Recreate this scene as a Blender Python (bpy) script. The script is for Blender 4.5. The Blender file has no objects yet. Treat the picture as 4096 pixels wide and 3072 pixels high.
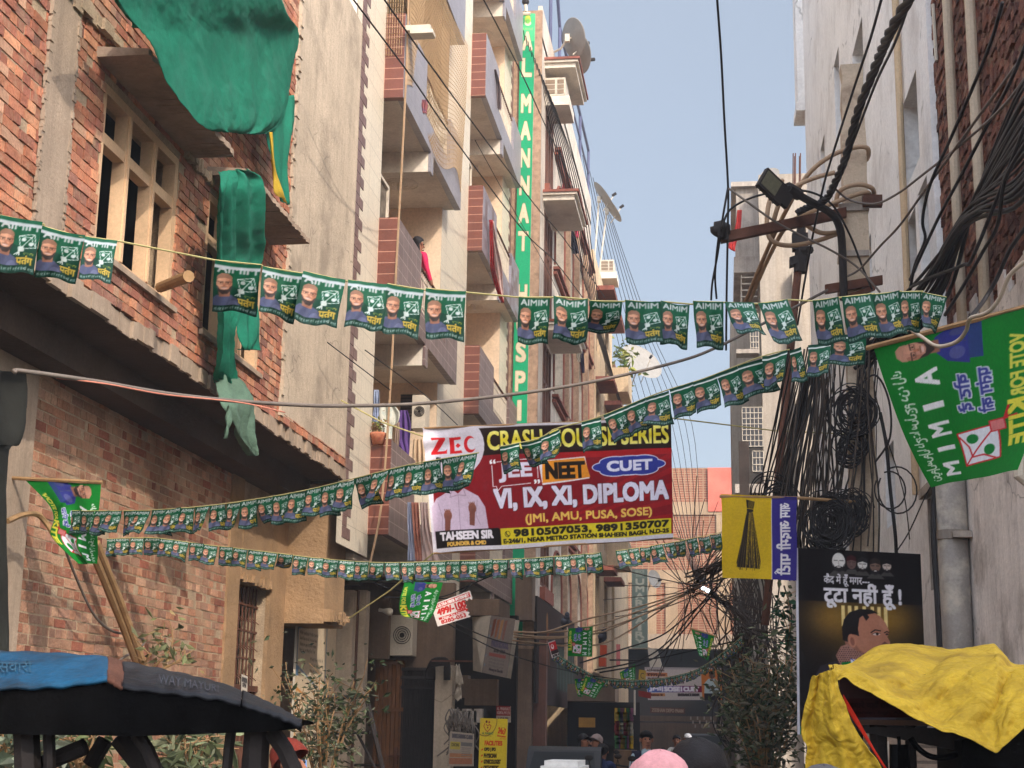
import bpy, math, random
import numpy as np
from mathutils import Vector, Matrix
rnd = random.Random(7)
SC = bpy.context.scene
COL = SC.collection
# ---------------------------------------------------------------- camera
YAW, PITCH, ROLL, FPX = math.radians(7.9), math.radians(12.74), math.radians(.95), 6150.0
CAMP = Vector((0, 0, 1.62))
_f = Vector((-math.sin(YAW)*math.cos(PITCH), math.cos(YAW)*math.cos(PITCH), math.sin(PITCH)))
_r0 = Vector((math.cos(YAW), math.sin(YAW), 0)); _u0 = _r0.cross(_f)
_R = _r0*math.cos(ROLL)+_u0*math.sin(ROLL); _U = -_r0*math.sin(ROLL)+_u0*math.cos(ROLL)
cd = bpy.data.cameras.new('camera'); cd.lens = 36*FPX/4096; cd.sensor_width = 36
cd.clip_start = .05; cd.clip_end = 2000
cam = bpy.data.objects.new('camera', cd); COL.objects.link(cam)
M4 = Matrix((_R, _U, -_f)).transposed().to_4x4(); M4.translation = CAMP
cam.matrix_world = M4
SC.camera = cam
# ---------------------------------------------------------------- light
SUND = Vector((-1, 1.25, -1.12)).normalized()
W = bpy.data.worlds.new('World'); SC.world = W; W.use_nodes = True
nt = W.node_tree; nt.nodes.clear()
sky = nt.nodes.new('ShaderNodeTexSky'); sky.sky_type = 'NISHITA'; sky.sun_disc = False
sky.sun_elevation = math.asin(-SUND.z); sky.sun_rotation = math.atan2(-SUND.x, -SUND.y)
sky.air_density = 1.0; sky.dust_density = 3.0; sky.ozone_density = 1.0
bg = nt.nodes.new('ShaderNodeBackground'); bg.inputs['Strength'].default_value = .15
wo = nt.nodes.new('ShaderNodeOutputWorld')
hz_ = nt.nodes.new('ShaderNodeMix'); hz_.data_type = 'RGBA'; hz_.inputs[0].default_value = .68; hz_.inputs[7].default_value = (2.25, 2.5, 2.85, 1)   # pale winter haze over the blue
# hazy air scatters forward: the sky brightens towards the sun
tc = nt.nodes.new('ShaderNodeTexCoord'); vm = nt.nodes.new('ShaderNodeVectorMath'); vm.operation = 'DOT_PRODUCT'; vm.inputs[1].default_value = -SUND
nt.links.new(tc.outputs['Generated'], vm.inputs[0]); mr = nt.nodes.new('ShaderNodeMapRange'); mr.interpolation_type = 'SMOOTHSTEP'
mr.inputs[1].default_value = -.3; mr.inputs[2].default_value = .85; mr.inputs[3].default_value = 1.0; mr.inputs[4].default_value = 3.6; nt.links.new(vm.outputs['Value'], mr.inputs[0])
gl = nt.nodes.new('ShaderNodeVectorMath'); gl.operation = 'SCALE'; nt.links.new(mr.outputs[0], gl.inputs['Scale'])
nt.links.new(sky.outputs[0], hz_.inputs[6]); nt.links.new(hz_.outputs[2], gl.inputs[0]); nt.links.new(gl.outputs[0], bg.inputs[0]); nt.links.new(bg.outputs[0], wo.inputs[0])
sl = bpy.data.lights.new('sun', 'SUN'); sl.energy = 2.0; sl.angle = math.radians(.6); sl.color = (1, .91, .8)
so = bpy.data.objects.new('sun', sl); COL.objects.link(so)
so.rotation_euler = SUND.to_track_quat('-Z', 'Y').to_euler(); so.location = (20, -25, 40)
SC.view_settings.view_transform = 'Standard'; SC.view_settings.look = 'None'
SC.view_settings.exposure = 0.7; SC.view_settings.gamma = 1
SC.cycles.max_bounces = 8; SC.cycles.diffuse_bounces = 6; SC.cycles.use_denoising = True
# ---------------------------------------------------------------- helpers
def ray(x, y):
    return _f+_R*((x-2048)/FPX)-_U*((y-1536)/FPX)
def aY(x, y, Y): d = ray(x, y); return CAMP+d*(Y/d.y)
def aX(x, y, X): d = ray(x, y); return CAMP+d*(X/d.x)
def aZ(x, y, Z): d = ray(x, y); return CAMP+d*((Z-CAMP.z)/d.z)
def aP(x, y, o, n):
    d = ray(x, y); return CAMP+d*((Vector(o)-CAMP).dot(n)/d.dot(n))
def V(*a): return Vector(a)
def lin(c):
    c = np.asarray(c, float)/255.
    return np.where(c <= .04045, c/12.92, ((c+.055)/1.055)**2.4)
WLOC = {}
class MB:
    def __init__(s): s.v = []; s.f = []; s.m = []; s.c = []
    def face(s, pts, m=0, col=(1, 1, 1)):
        i = len(s.v); s.v += [tuple(p) for p in pts]; s.f.append(tuple(range(i, i+len(pts)))); s.m.append(m); s.c.append(col)
    def faces(s, verts, faces, m=0, col=(1, 1, 1)):
        i = len(s.v); s.v += [tuple(p) for p in verts]
        for f in faces: s.f.append(tuple(i+k for k in f)); s.m.append(m); s.c.append(col)
    def hexa(s, p, m=0, col=(1, 1, 1)):   # 8 pts: bottom ring 0-3, top ring 4-7
        s.faces(p, [(3, 2, 1, 0), (4, 5, 6, 7), (0, 1, 5, 4), (1, 2, 6, 5), (2, 3, 7, 6), (3, 0, 4, 7)], m, col)
    def box(s, x0, x1, y0, y1, z0, z1, m=0, col=(1, 1, 1)):
        x0, x1 = sorted((x0, x1)); y0, y1 = sorted((y0, y1)); z0, z1 = sorted((z0, z1))
        s.hexa([(x0, y0, z0), (x1, y0, z0), (x1, y1, z0), (x0, y1, z0), (x0, y0, z1), (x1, y0, z1), (x1, y1, z1), (x0, y1, z1)], m, col)
    def obox(s, c, u, v, w, m=0, col=(1, 1, 1)):   # centre + half-axes
        c, u, v, w = Vector(c), Vector(u), Vector(v), Vector(w)
        s.hexa([c-u-v-w, c+u-v-w, c+u+v-w, c-u+v-w, c-u-v+w, c+u-v+w, c+u+v+w, c-u+v+w], m, col)
    def slab(s, q, d, m=0, col=(1, 1, 1)):   # quad (4 pts) extruded by vector d
        q = [Vector(p) for p in q]; d = Vector(d)
        s.hexa(q+[p+d for p in q], m, col)
    def prism(s, ring, d, m=0, col=(1, 1, 1)):
        ring = [Vector(p) for p in ring]; d = Vector(d); n = len(ring)
        s.faces(ring+[p+d for p in ring], [tuple(range(n))[::-1], tuple(range(n, 2*n))]+[(i, (i+1) % n, n+(i+1) % n, n+i) for i in range(n)], m, col)
    def tube(s, pts, r, n=6, m=0, col=(1, 1, 1), cap=True):
        pts = [Vector(p) for p in pts]; k = len(pts)
        rs = r if isinstance(r, (list, tuple)) else [r]*k
        V0 = []; prev = None
        for i, p in enumerate(pts):
            t = (pts[min(i+1, k-1)]-pts[max(i-1, 0)]);
            t = t.normalized() if t.length > 1e-9 else Vector((0, 0, 1))
            if prev is None:
                a = t.cross(Vector((0, 0, 1)));
                if a.length < .05: a = t.cross(Vector((0, 1, 0)))
            else: a = prev-t*prev.dot(t)
            a.normalize(); prev = a; b = t.cross(a)
            V0 += [p+(a*math.cos(2*math.pi*j/n)+b*math.sin(2*math.pi*j/n))*rs[i] for j in range(n)]
        F = [(i*n+j, i*n+(j+1) % n, (i+1)*n+(j+1) % n, (i+1)*n+j) for i in range(k-1) for j in range(n)]
        if cap: F += [tuple(range(n))[::-1], tuple(range((k-1)*n, k*n))]
        s.faces(V0, F, m, col)
    def lathe(s, c, prof, n=16, m=0, col=(1, 1, 1), ax=(0, 0, 1)):   # prof: [(r, h)]
        ax = Vector(ax).normalized(); a = ax.cross(Vector((0, 1, 0)) if abs(ax.y) < .9 else Vector((1, 0, 0))).normalized(); b = ax.cross(a); c = Vector(c)
        V0 = [c+ax*h+(a*math.cos(2*math.pi*j/n)+b*math.sin(2*math.pi*j/n))*r for r, h in prof for j in range(n)]
        k = len(prof)
        s.faces(V0, [(i*n+j, i*n+(j+1) % n, (i+1)*n+(j+1) % n, (i+1)*n+j) for i in range(k-1) for j in range(n)], m, col)
    def ball(s, c, r, nu=14, nv=9, m=0, col=(1, 1, 1)):
        c = Vector(c); r = Vector(r) if hasattr(r, '__len__') else Vector((r, r, r))
        V0 = [c+Vector((r.x*math.sin(math.pi*i/nv)*math.cos(2*math.pi*j/nu), r.y*math.sin(math.pi*i/nv)*math.sin(2*math.pi*j/nu), r.z*math.cos(math.pi*i/nv))) for i in range(nv+1) for j in range(nu)]
        s.faces(V0, [(i*nu+j, (i+1)*nu+j, (i+1)*nu+(j+1) % nu, i*nu+(j+1) % nu) for i in range(nv) for j in range(nu)], m, col)
    def grid(s, fn, nu, nv, m=0, col=None):
        V0 = [fn(i/nu, j/nv) for j in range(nv+1) for i in range(nu+1)]
        i0 = len(s.v); s.v += [tuple(p) for p in V0]
        for j in range(nv):
            for i in range(nu):
                a = i0+j*(nu+1)+i; s.f.append((a, a+1, a+nu+2, a+nu+1)); s.m.append(m)
                s.c.append(col((i+.5)/nu, (j+.5)/nv) if col else (1, 1, 1))
    def build(s, name, mats, parent=None, smooth=False, origin=None, useuv=True):
        if not isinstance(mats, (list, tuple)): mats = [mats]
        v = np.array(s.v, dtype=np.float64).reshape(-1, 3)
        if parent is not None: org = np.array(WLOC[parent.name])
        elif origin is not None: org = np.array(origin)
        else: org = np.array([(v[:, 0].min()+v[:, 0].max())/2, (v[:, 1].min()+v[:, 1].max())/2, v[:, 2].min()])
        me = bpy.data.meshes.new(name)
        me.from_pydata((v-org).tolist(), [], s.f)
        for mt in mats: me.materials.append(mt)
        me.polygons.foreach_set('material_index', s.m)
        nl = len(me.loops)
        if any(c != (1, 1, 1) for c in s.c):
            ca = me.color_attributes.new('Col', 'FLOAT_COLOR', 'CORNER')
            cc = np.repeat(np.array([(c[0], c[1], c[2], 1) for c in s.c]), [len(f) for f in s.f], axis=0)
            ca.data.foreach_set('color', cc.ravel().astype(np.float32))
        if useuv:
            uv = me.uv_layers.new(name='UVMap')
            li = np.empty(nl, np.int32); me.loops.foreach_get('vertex_index', li)
            nr = np.empty(len(me.polygons)*3); me.polygons.foreach_get('normal', nr); nr = np.abs(nr.reshape(-1, 3))
            ax = np.repeat(np.argmax(nr, 1), [len(f) for f in s.f])
            P = v[li]; U = np.where((ax == 0)[:, None], P[:, [1, 2]], np.where((ax == 1)[:, None], P[:, [0, 2]], P[:, [0, 1]]))
            uv.data.foreach_set('uv', U.ravel().astype(np.float32))
        if smooth: me.polygons.foreach_set('use_smooth', [True]*len(me.polygons))
        me.update()
        o = bpy.data.objects.new(name, me); COL.objects.link(o)
        if parent is not None: o.parent = parent; WLOC[o.name] = tuple(org)
        else: o.location = org; WLOC[o.name] = tuple(org)
        return o
def tag(o, label=None, cat=None, group=None, kind=None):
    if label: o['label'] = label
    if cat: o['category'] = cat
    if group: o['group'] = group
    if kind: o['kind'] = kind
    return o
def thing(name, label, cat, loc=(0, 0, 0), group=None, kind=None):
    o = bpy.data.objects.new(name, None); COL.objects.link(o); o.empty_display_size = .2
    o.location = loc; WLOC[o.name] = tuple(loc); return tag(o, label, cat, group, kind)
def spline(pts, n=8):
    pts = [Vector(p) for p in pts]
    if len(pts) < 3: return [pts[0].lerp(pts[1], i/n) for i in range(n+1)]
    out = []
    for i in range(len(pts)-1):
        p0, p1, p2, p3 = pts[max(i-1, 0)], pts[i], pts[i+1], pts[min(i+2, len(pts)-1)]
        for k in range(n):
            t = k/n
            out.append(.5*((2*p1)+(p2-p0)*t+(2*p0-5*p1+4*p2-p3)*t*t+(3*p1-p0-3*p2+p3)*t**3))
    out.append(pts[-1]); return out
ORD = 'first second third fourth fifth sixth seventh eighth ninth tenth eleventh twelfth thirteenth fourteenth fifteenth sixteenth seventeenth eighteenth nineteenth'.split()
def ordw(i):
    if i <= 19: return ORD[i-1]
    t, u = divmod(i, 10); T = {2: ('twentieth', 'twenty'), 3: ('thirtieth', 'thirty'), 4: ('fortieth', 'forty'), 5: ('fiftieth', 'fifty'), 6: ('sixtieth', 'sixty')}[t]
    return T[0] if u == 0 else T[1]+'-'+ORD[u-1]
# ---------------------------------------------------------------- materials
def M(name, base, rough=.85, var=.18, vs=2.0, bump=.15, bs=60, tile=None, streak=0, stain=None, attr=False, spec=.25, metal=0, transl=0, emit=None, fine=.1, alpha=None, coat=0, crack=0, cbump=0):
    m = bpy.data.materials.new(name); m.use_nodes = True; t = m.node_tree; N = t.nodes; L = t.links
    b = N['Principled BSDF']; b.inputs['Roughness'].default_value = rough; b.inputs['Metallic'].default_value = metal
    b.inputs['Specular IOR Level'].default_value = spec; b.inputs['Coat Weight'].default_value = coat
    geo = N.new('ShaderNodeNewGeometry'); pos = geo.outputs['Position']
    def noise(scale, vec=None, det=4, rg=.6):
        n = N.new('ShaderNodeTexNoise'); n.inputs['Scale'].default_value = scale; n.inputs['Detail'].default_value = det; n.inputs['Roughness'].default_value = rg
        L.new(vec or pos, n.inputs['Vector']); return n.outputs['Fac']
    def rng(x, a, bb, c, d):
        r = N.new('ShaderNodeMapRange'); r.inputs[1].default_value = a; r.inputs[2].default_value = bb; r.inputs[3].default_value = c; r.inputs[4].default_value = d
        L.new(x, r.inputs[0]); return r.outputs[0]
    def mix(a, bcol, fac, typ='MIX'):
        x = N.new('ShaderNodeMix'); x.data_type = 'RGBA'; x.blend_type = typ
        for inp, val in ((x.inputs[6], a), (x.inputs[7], bcol), (x.inputs[0], fac)):
            if isinstance(val, bpy.types.NodeSocket): L.new(val, inp)
            elif hasattr(val, '__len__'): inp.default_value = (*val[:3], 1)
            else: inp.default_value = val
        return x.outputs[2]
    if attr:
        a = N.new('ShaderNodeAttribute'); a.attribute_name = 'Col'; col = a.outputs['Color']
    else:
        r = N.new('ShaderNodeRGB'); r.outputs[0].default_value = (*base, 1); col = r.outputs[0]
    hb = None
    if tile:
        tw, th, lw, lc, c2 = tile
        u = N.new('ShaderNodeUVMap')
        k = N.new('ShaderNodeTexBrick'); k.offset = 0; k.inputs['Scale'].default_value = 1; k.inputs['Brick Width'].default_value = tw; k.inputs['Row Height'].default_value = th
        k.inputs['Mortar Size'].default_value = lw; k.inputs['Mortar Smooth'].default_value = .1; k.inputs['Color1'].default_value = (*base, 1); k.inputs['Color2'].default_value = (*(c2 or base), 1); k.inputs['Mortar'].default_value = (*lc, 1)
        L.new(u.outputs[0], k.inputs[0]); col = k.outputs[0]; hb = k.outputs[1]
    if var: col = mix(col, rng(noise(vs), .3, .7, 1-var, 1+var), 1., 'MULTIPLY')
    if fine: col = mix(col, rng(noise(vs*13+7), .3, .7, 1-fine, 1+fine), 1., 'MULTIPLY')
    if streak:
        mp = N.new('ShaderNodeVectorMath'); mp.operation = 'MULTIPLY'; mp.inputs[1].default_value = (7, 7, .35); L.new(pos, mp.inputs[0])
        col = mix(col, rng(noise(1.4, mp.outputs[0], 5, .7), .42, .72, 1, 1-streak), 1., 'MULTIPLY')
    if stain:
        sc, am, ss = stain
        col = mix(col, sc, rng(noise(ss, None, 6, .65), .5, .68, 0, am))
    if crack:
        wv = N.new('ShaderNodeTexNoise'); wv.inputs['Scale'].default_value = 3; L.new(pos, wv.inputs['Vector'])
        ad = N.new('ShaderNodeVectorMath'); ad.operation = 'MULTIPLY_ADD'; ad.inputs[1].default_value = (.35, .35, .35); L.new(wv.outputs['Color'], ad.inputs[0]); L.new(pos, ad.inputs[2])
        vo = N.new('ShaderNodeTexVoronoi'); vo.feature = 'DISTANCE_TO_EDGE'; vo.inputs['Scale'].default_value = crack; L.new(ad.outputs[0], vo.inputs['Vector'])
        ln = rng(vo.outputs['Distance'], 0, .012, 1, 0); mk = rng(noise(.9), .5, .58, 0, .55); mu = N.new('ShaderNodeMath'); mu.operation = 'MULTIPLY'; L.new(ln, mu.inputs[0]); L.new(mk, mu.inputs[1]); col = mix(col, (.06, .05, .04), mu.outputs[0])
    L.new(col, b.inputs['Base Color'])
    if bump:
        bn = N.new('ShaderNodeBump'); bn.inputs['Strength'].default_value = bump; bn.inputs['Distance'].default_value = .02
        h = noise(bs, None, 5, .65)
        if hb is not None:
            mm = N.new('ShaderNodeMath'); mm.operation = 'SUBTRACT'; L.new(h, mm.inputs[0]); L.new(hb, mm.inputs[1]); h = mm.outputs[0]
        if cbump:
            wv = N.new('ShaderNodeTexNoise'); wv.inputs['Scale'].default_value = 4; L.new(pos, wv.inputs['Vector'])
            ad = N.new('ShaderNodeVectorMath'); ad.operation = 'MULTIPLY_ADD'; ad.inputs[1].default_value = (.3, .3, .3); L.new(wv.outputs['Color'], ad.inputs[0]); L.new(pos, ad.inputs[2])
            for sc_, wt in ((cbump, 1.6), (cbump*2.7, .8)):
                vo = N.new('ShaderNodeTexVoronoi'); vo.feature = 'DISTANCE_TO_EDGE'; vo.inputs['Scale'].default_value = sc_; L.new(ad.outputs[0], vo.inputs['Vector'])
                mm = N.new('ShaderNodeMath'); mm.operation = 'MULTIPLY_ADD'; mm.inputs[1].default_value = wt*2.2; L.new(vo.outputs['Distance'], mm.inputs[0]); L.new(h, mm.inputs[2]); h = mm.outputs[0]
        L.new(h, bn.inputs['Height']); L.new(bn.outputs[0], b.inputs['Normal'])
    if transl:
        tr = N.new('ShaderNodeBsdfTranslucent'); L.new(col, tr.inputs[0]); ms = N.new('ShaderNodeMixShader'); ms.inputs[0].default_value = transl
        o = N['Material Output']; L.new(b.outputs[0], ms.inputs[1]); L.new(tr.outputs[0], ms.inputs[2]); L.new(ms.outputs[0], o.inputs[0])
    if emit: b.inputs['Emission Color'].default_value = (*emit[0], 1); b.inputs['Emission Strength'].default_value = emit[1]
    return m
def L3(r, g, b): return tuple(float(q) for q in lin((r, g, b)))
# ---------------------------------------------------------------- painted prints (vertex colours of the printed ink)
_GC = {}
def glyphs(s):
    if s in _GC: return _GC[s]
    c = bpy.data.curves.new('t', 'FONT'); c.body = s; c.resolution_u = 3
    o = bpy.data.objects.new('t', c); COL.objects.link(o)
    me = bpy.data.meshes.new_from_object(o.evaluated_get(bpy.context.evaluated_depsgraph_get()))
    me.calc_loop_triangles()
    v = np.array([p.co[:2] for p in me.vertices]); t = np.array([q.vertices[:] for q in me.loop_triangles])
    bpy.data.objects.remove(o); bpy.data.curves.remove(c); bpy.data.meshes.remove(me)
    if len(v):
        mn = v.min(0); mx = v.max(0); v = (v-mn)/(mx-mn+1e-9); v[:, 1] = 1-v[:, 1]
    _GC[s] = (v, t); return _GC[s]
class Art:
    def __init__(s, w, h, bg, ss=3):
        s.w, s.h, s.ss = w, h, ss; s.a = np.empty((h*ss, w*ss, 3)); s.a[:] = np.asarray(bg, float)
    def _fill(s, mask, y0, x0, col, al=1):
        h, w = mask.shape; r = s.a[y0:y0+h, x0:x0+w]
        r += (np.asarray(col, float)-r)*(mask[..., None]*al)
    def _pm(s, P, M=None):
        P = np.asarray(P, float)*s.ss
        H, Wd = s.a.shape[:2]
        x0 = max(int(P[:, 0].min())-1, 0); x1 = min(int(P[:, 0].max())+2, Wd); y0 = max(int(P[:, 1].min())-1, 0); y1 = min(int(P[:, 1].max())+2, H)
        if x1 <= x0 or y1 <= y0: return None
        X, Y = np.meshgrid(np.arange(x0, x1)+.5, np.arange(y0, y1)+.5)
        ins = np.zeros(X.shape, bool); n = len(P)
        for i in range(n):
            xa, ya = P[i]; xb, yb = P[(i+1) % n]
            if ya == yb: continue
            c = ((ya > Y) != (yb > Y)) & (X < (xb-xa)*(Y-ya)/(yb-ya)+xa); ins ^= c
        return ins, y0, x0
    def poly(s, P, col, al=1):
        r = s._pm(P)
        if r: s._fill(r[0].astype(float), r[1], r[2], col, al)
        return s
    def rect(s, x0, y0, x1, y1, col, al=1): return s.poly([(x0, y0), (x1, y0), (x1, y1), (x0, y1)], col, al)
    def ell(s, cx, cy, rx, ry, col, rot=0, al=1):
        t = np.linspace(0, 2*np.pi, 40, endpoint=False); c, q = math.cos(rot), math.sin(rot)
        x, y = rx*np.cos(t), ry*np.sin(t)
        return s.poly(np.stack([cx+x*c-y*q, cy+x*q+y*c], 1), col, al)
    def line(s, P, wd, col, closed=False, al=1):
        P = [np.array(p, float) for p in P]
        if closed: P = P+[P[0]]
        for a, b in zip(P[:-1], P[1:]):
            d = b-a; l = np.hypot(*d)
            if l < 1e-6: continue
            n = np.array([-d[1], d[0]])/l*wd/2; e = d/l*wd*.3
            s.poly([a-e+n, b+e+n, b+e-n, a-e-n], col, al)
        return s
    def text(s, st, x, y, w, h, col, bold=0, rot=0, skew=0, out=None, mir=False, al=1, vgrad=None):
        v, t = glyphs(st)
        if not len(v): return s
        p = v.copy()
        if mir: p[:, 0] = 1-p[:, 0]
        p = p*np.array([w, h]); p[:, 0] += (h/2-p[:, 1])*skew
        p -= np.array([w/2, h/2])
        c, q = math.cos(rot), math.sin(rot)
        p = np.stack([p[:, 0]*c-p[:, 1]*q, p[:, 0]*q+p[:, 1]*c], 1)+np.array([x+w/2, y+h/2])
        H, Wd = s.a.shape[:2]; mask = np.zeros((H, Wd), bool)
        for tri in t:
            r = s._pm(p[tri])
            if r: mask[r[1]:r[1]+r[0].shape[0], r[2]:r[2]+r[0].shape[1]] |= r[0]
        def dil(mk, n):
            for _ in range(n):
                k = mk.copy(); k[1:] |= mk[:-1]; k[:-1] |= mk[1:]; q = k.copy(); q[:, 1:] |= k[:, :-1]; q[:, :-1] |= k[:, 1:]; mk = q
            return mk
        mask = dil(mask, int(round(bold*s.ss)))
        if out: s._fill(dil(mask, max(1, int(round(out[1]*s.ss)))).astype(float), 0, 0, out[0])
        if vgrad is not None:
            yy = np.clip((np.arange(H)/s.ss-y)/h, 0, 1)[:, None, None]; cg = np.asarray(col)+(np.asarray(vgrad)-np.asarray(col))*np.abs(yy*2-1)
            s.a += (cg-s.a)*mask[..., None]
        else: s._fill(mask.astype(float), 0, 0, col, al)
        return s
    def down(s):
        k = s.ss; return s.a.reshape(s.h, k, s.w, k, 3).mean((1, 3))
def print_mesh(name, img, fn, cut=None):
    """sheet mesh with one vertex per printed dot; fn(u,v) arrays -> (n,3)"""
    h, w = img.shape[:2]
    U, Vv = np.meshgrid(np.linspace(0, 1, w), np.linspace(0, 1, h))
    P = fn(U.ravel(), Vv.ravel())
    i = np.arange(h*w).reshape(h, w)
    F = np.stack([i[1:, :-1], i[1:, 1:], i[:-1, 1:], i[:-1, :-1]], -1).reshape(-1, 4)
    if cut is not None:
        uc = (np.arange(w-1)+.5)/(w-1); vc = (np.arange(h-1)+.5)/(h-1); uu, vv = np.meshgrid(uc, vc); F = F[cut(uu, vv).ravel()]
    me = bpy.data.meshes.new(name)
    me.vertices.add(len(P)); me.vertices.foreach_set('co', P.astype(np.float32).ravel())
    me.loops.add(F.size); me.loops.foreach_set('vertex_index', F.ravel().astype(np.int32))
    me.polygons.add(len(F)); me.polygons.foreach_set('loop_start', np.arange(0, F.size, 4).astype(np.int32))
    try: me.polygons.foreach_set('loop_total', np.full(len(F), 4, np.int32))
    except Exception: pass
    me.polygons.foreach_set('use_smooth', np.ones(len(F), bool))
    me.update(calc_edges=True)
    ca = me.color_attributes.new('Col', 'FLOAT_COLOR', 'POINT')
    c = np.ones((h*w, 4), np.float32); c[:, :3] = lin(img.reshape(-1, 3)); ca.data.foreach_set('color', c.ravel())
    return me
def bil(q):   # bilinear patch from TL,TR,BR,BL
    q = [np.array(p) for p in q]
    def fn(u, v):
        u = u[:, None]; v = v[:, None]
        return q[0]*(1-u)*(1-v)+q[1]*u*(1-v)+q[2]*u*v+q[3]*(1-u)*v
    return fn
def sheet(name, img, fn, mat, parent=None, cut=None):
    me = print_mesh(name, img, fn, cut); me.materials.append(mat)
    v = np.empty(len(me.vertices)*3, np.float32); me.vertices.foreach_get('co', v); v = v.reshape(-1, 3)
    org = np.array(WLOC[parent.name]) if parent is not None else np.array([v[:, 0].mean(), v[:, 1].mean(), v[:, 2].min()])
    me.vertices.foreach_set('co', (v-org).astype(np.float32).ravel()); me.update()
    o = bpy.data.objects.new(name, me); COL.objects.link(o)
    if parent is not None: o.parent = parent
    else: o.location = org
    WLOC[o.name] = tuple(org); return o
def rowfn(rows, amp=.02, fr=2.0, seed=1, d=(0, 1, 0)):
    """rows: [(left 3D, right 3D)] from top to bottom -> smooth sheet map with soft folds"""
    A_ = np.array([spl for spl in spline([r[0] for r in rows], 8)]); B_ = np.array([spl for spl in spline([r[1] for r in rows], 8)])
    K = len(A_)-1; x = np.linspace(0, 1, K+1); rr = random.Random(seed); p = [rr.uniform(0, 6.3) for _ in range(5)]; d = np.array(d, float)
    def fn(u, v):
        L_ = np.stack([np.interp(v, x, A_[:, k]) for k in range(3)], 1); R_ = np.stack([np.interp(v, x, B_[:, k]) for k in range(3)], 1)
        P = L_+(R_-L_)*u[:, None]
        f = amp*(np.sin(fr*6.28*u+p[0]+1.6*np.sin(v*3+p[1]))+.5*np.sin(fr*11*u+v*5+p[2])+.5*np.sin(v*7+u*3+p[3]))*np.clip(v*3, .25, 1)
        return P+f[:, None]*d
    return fn
# --- the small green paper flag
SKIN = (196, 140, 110)
def bust(A, cx, cy, k, cap=(142, 104, 84), cloth=(74, 78, 104), skin=SKIN):
    """bearded man in cap and glasses, head centre cx,cy, head half-width k"""
    A.poly([(cx-1.9*k, cy+4.6*k), (cx-1.75*k, cy+2.9*k), (cx-.95*k, cy+1.9*k), (cx+.85*k, cy+1.9*k), (cx+1.8*k, cy+2.7*k), (cx+2.3*k, cy+4.6*k)], cloth)
    A.line([(cx-.1*k, cy+2.1*k), (cx+.1*k, cy+4.4*k)], .1*k, (70, 74, 105)); A.ell(cx-1.2*k, cy+3.9*k, .5*k, .8*k, (78, 82, 116), .4, .6); A.ell(cx+1.1*k, cy+3.6*k, .6*k, .7*k, (112, 116, 150), .4, .5)
    A.poly([(cx-.7*k, cy+1.0*k), (cx+.7*k, cy+1.0*k), (cx+.75*k, cy+2.2*k), (cx-.65*k, cy+2.2*k)], (140, 96, 78))
    A.ell(cx, cy, k, 1.42*k, skin); A.ell(cx-.3*k, cy-.1*k, .55*k, .9*k, (214, 162, 132), 0, .5); A.ell(cx+.75*k, cy+.1*k, .25*k, 1.0*k, (150, 98, 76), 0, .6)
    A.poly([(cx-.98*k, cy+.35*k), (cx-.72*k, cy+.62*k), (cx-.5*k, cy+1.0*k), (cx, cy+1.12*k), (cx+.5*k, cy+1.0*k), (cx+.72*k, cy+.62*k), (cx+.98*k, cy+.35*k), (cx+.85*k, cy+1.15*k), (cx+.4*k, cy+1.78*k), (cx-.25*k, cy+1.82*k), (cx-.8*k, cy+1.2*k)], (58, 48, 46))
    A.ell(cx, cy+.82*k, .4*k, .12*k, (214, 180, 168)); A.ell(cx, cy+.62*k, .48*k, .06*k, (120, 84, 70))
    A.ell(cx, cy+.25*k, .18*k, .28*k, (178, 118, 92)); A.line([(cx-.14*k, cy+.45*k), (cx+.14*k, cy+.45*k)], .08*k, (130, 84, 66))
    A.poly([(cx-1.0*k, cy-.62*k), (cx-.92*k, cy-1.15*k), (cx-.4*k, cy-1.6*k), (cx+.4*k, cy-1.6*k), (cx+.92*k, cy-1.15*k), (cx+1.0*k, cy-.62*k), (cx, cy-.9*k)], cap)
    for sx in (-1, 1):
        A.line([(cx+sx*.14*k, cy-.2*k), (cx+sx*.8*k, cy-.22*k), (cx+sx*.76*k, cy+.14*k), (cx+sx*.2*k, cy+.14*k)], .06*k, (74, 54, 50), True, .8)
        A.line([(cx+sx*.12*k, cy-.22*k), (cx+sx*1.0*k, cy-.26*k)], .09*k, (48, 36, 36)); A.ell(cx+sx*.45*k, cy-.03*k, .15*k, .08*k, (50, 35, 30))
def kite(A, x, y, k, rot, line=(196, 206, 200), fill=None, dot=(190, 200, 196), wd=.09, tail=(190, 200, 195)):
    c, q = math.cos(rot), math.sin(rot)
    T = lambda a, b: (x+(a*c-b*q)*k, y+(a*q+b*c)*k)
    sq = [T(-1, -1), T(1, -1), T(1, 1), T(-1, 1)]
    if fill: A.poly(sq, fill)
    A.line(sq, wd*k, line, True)
    A.line([T(1, -1), T(-.8, .8)], wd*k, line)
    A.line([T(-.75, -.95), T(0, -.62), T(.6, -.55), T(.62, .1), T(.95, .75)], wd*k, line)
    for a, b in ((-.45, -.35), (.4, .42)): A.ell(*T(a, b), .3*k, .3*k, dot)
    A.poly([T(-1.25, .65), T(-.6, .65), T(-.6, 1.35), T(-1.25, 1.35)], tail); A.line([T(-1.25, .65), T(-.6, .65), T(-.6, 1.35), T(-1.25, 1.35)], wd*k*.8, line, True)
    for d in (-.3, 0, .3): A.line([T(-1.2, 1.35), T(-1.55+d, 1.75+d*.4)], wd*k*1.3, line)
GRN = (4, 70, 46); GRN2 = (3, 46, 34)
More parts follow.
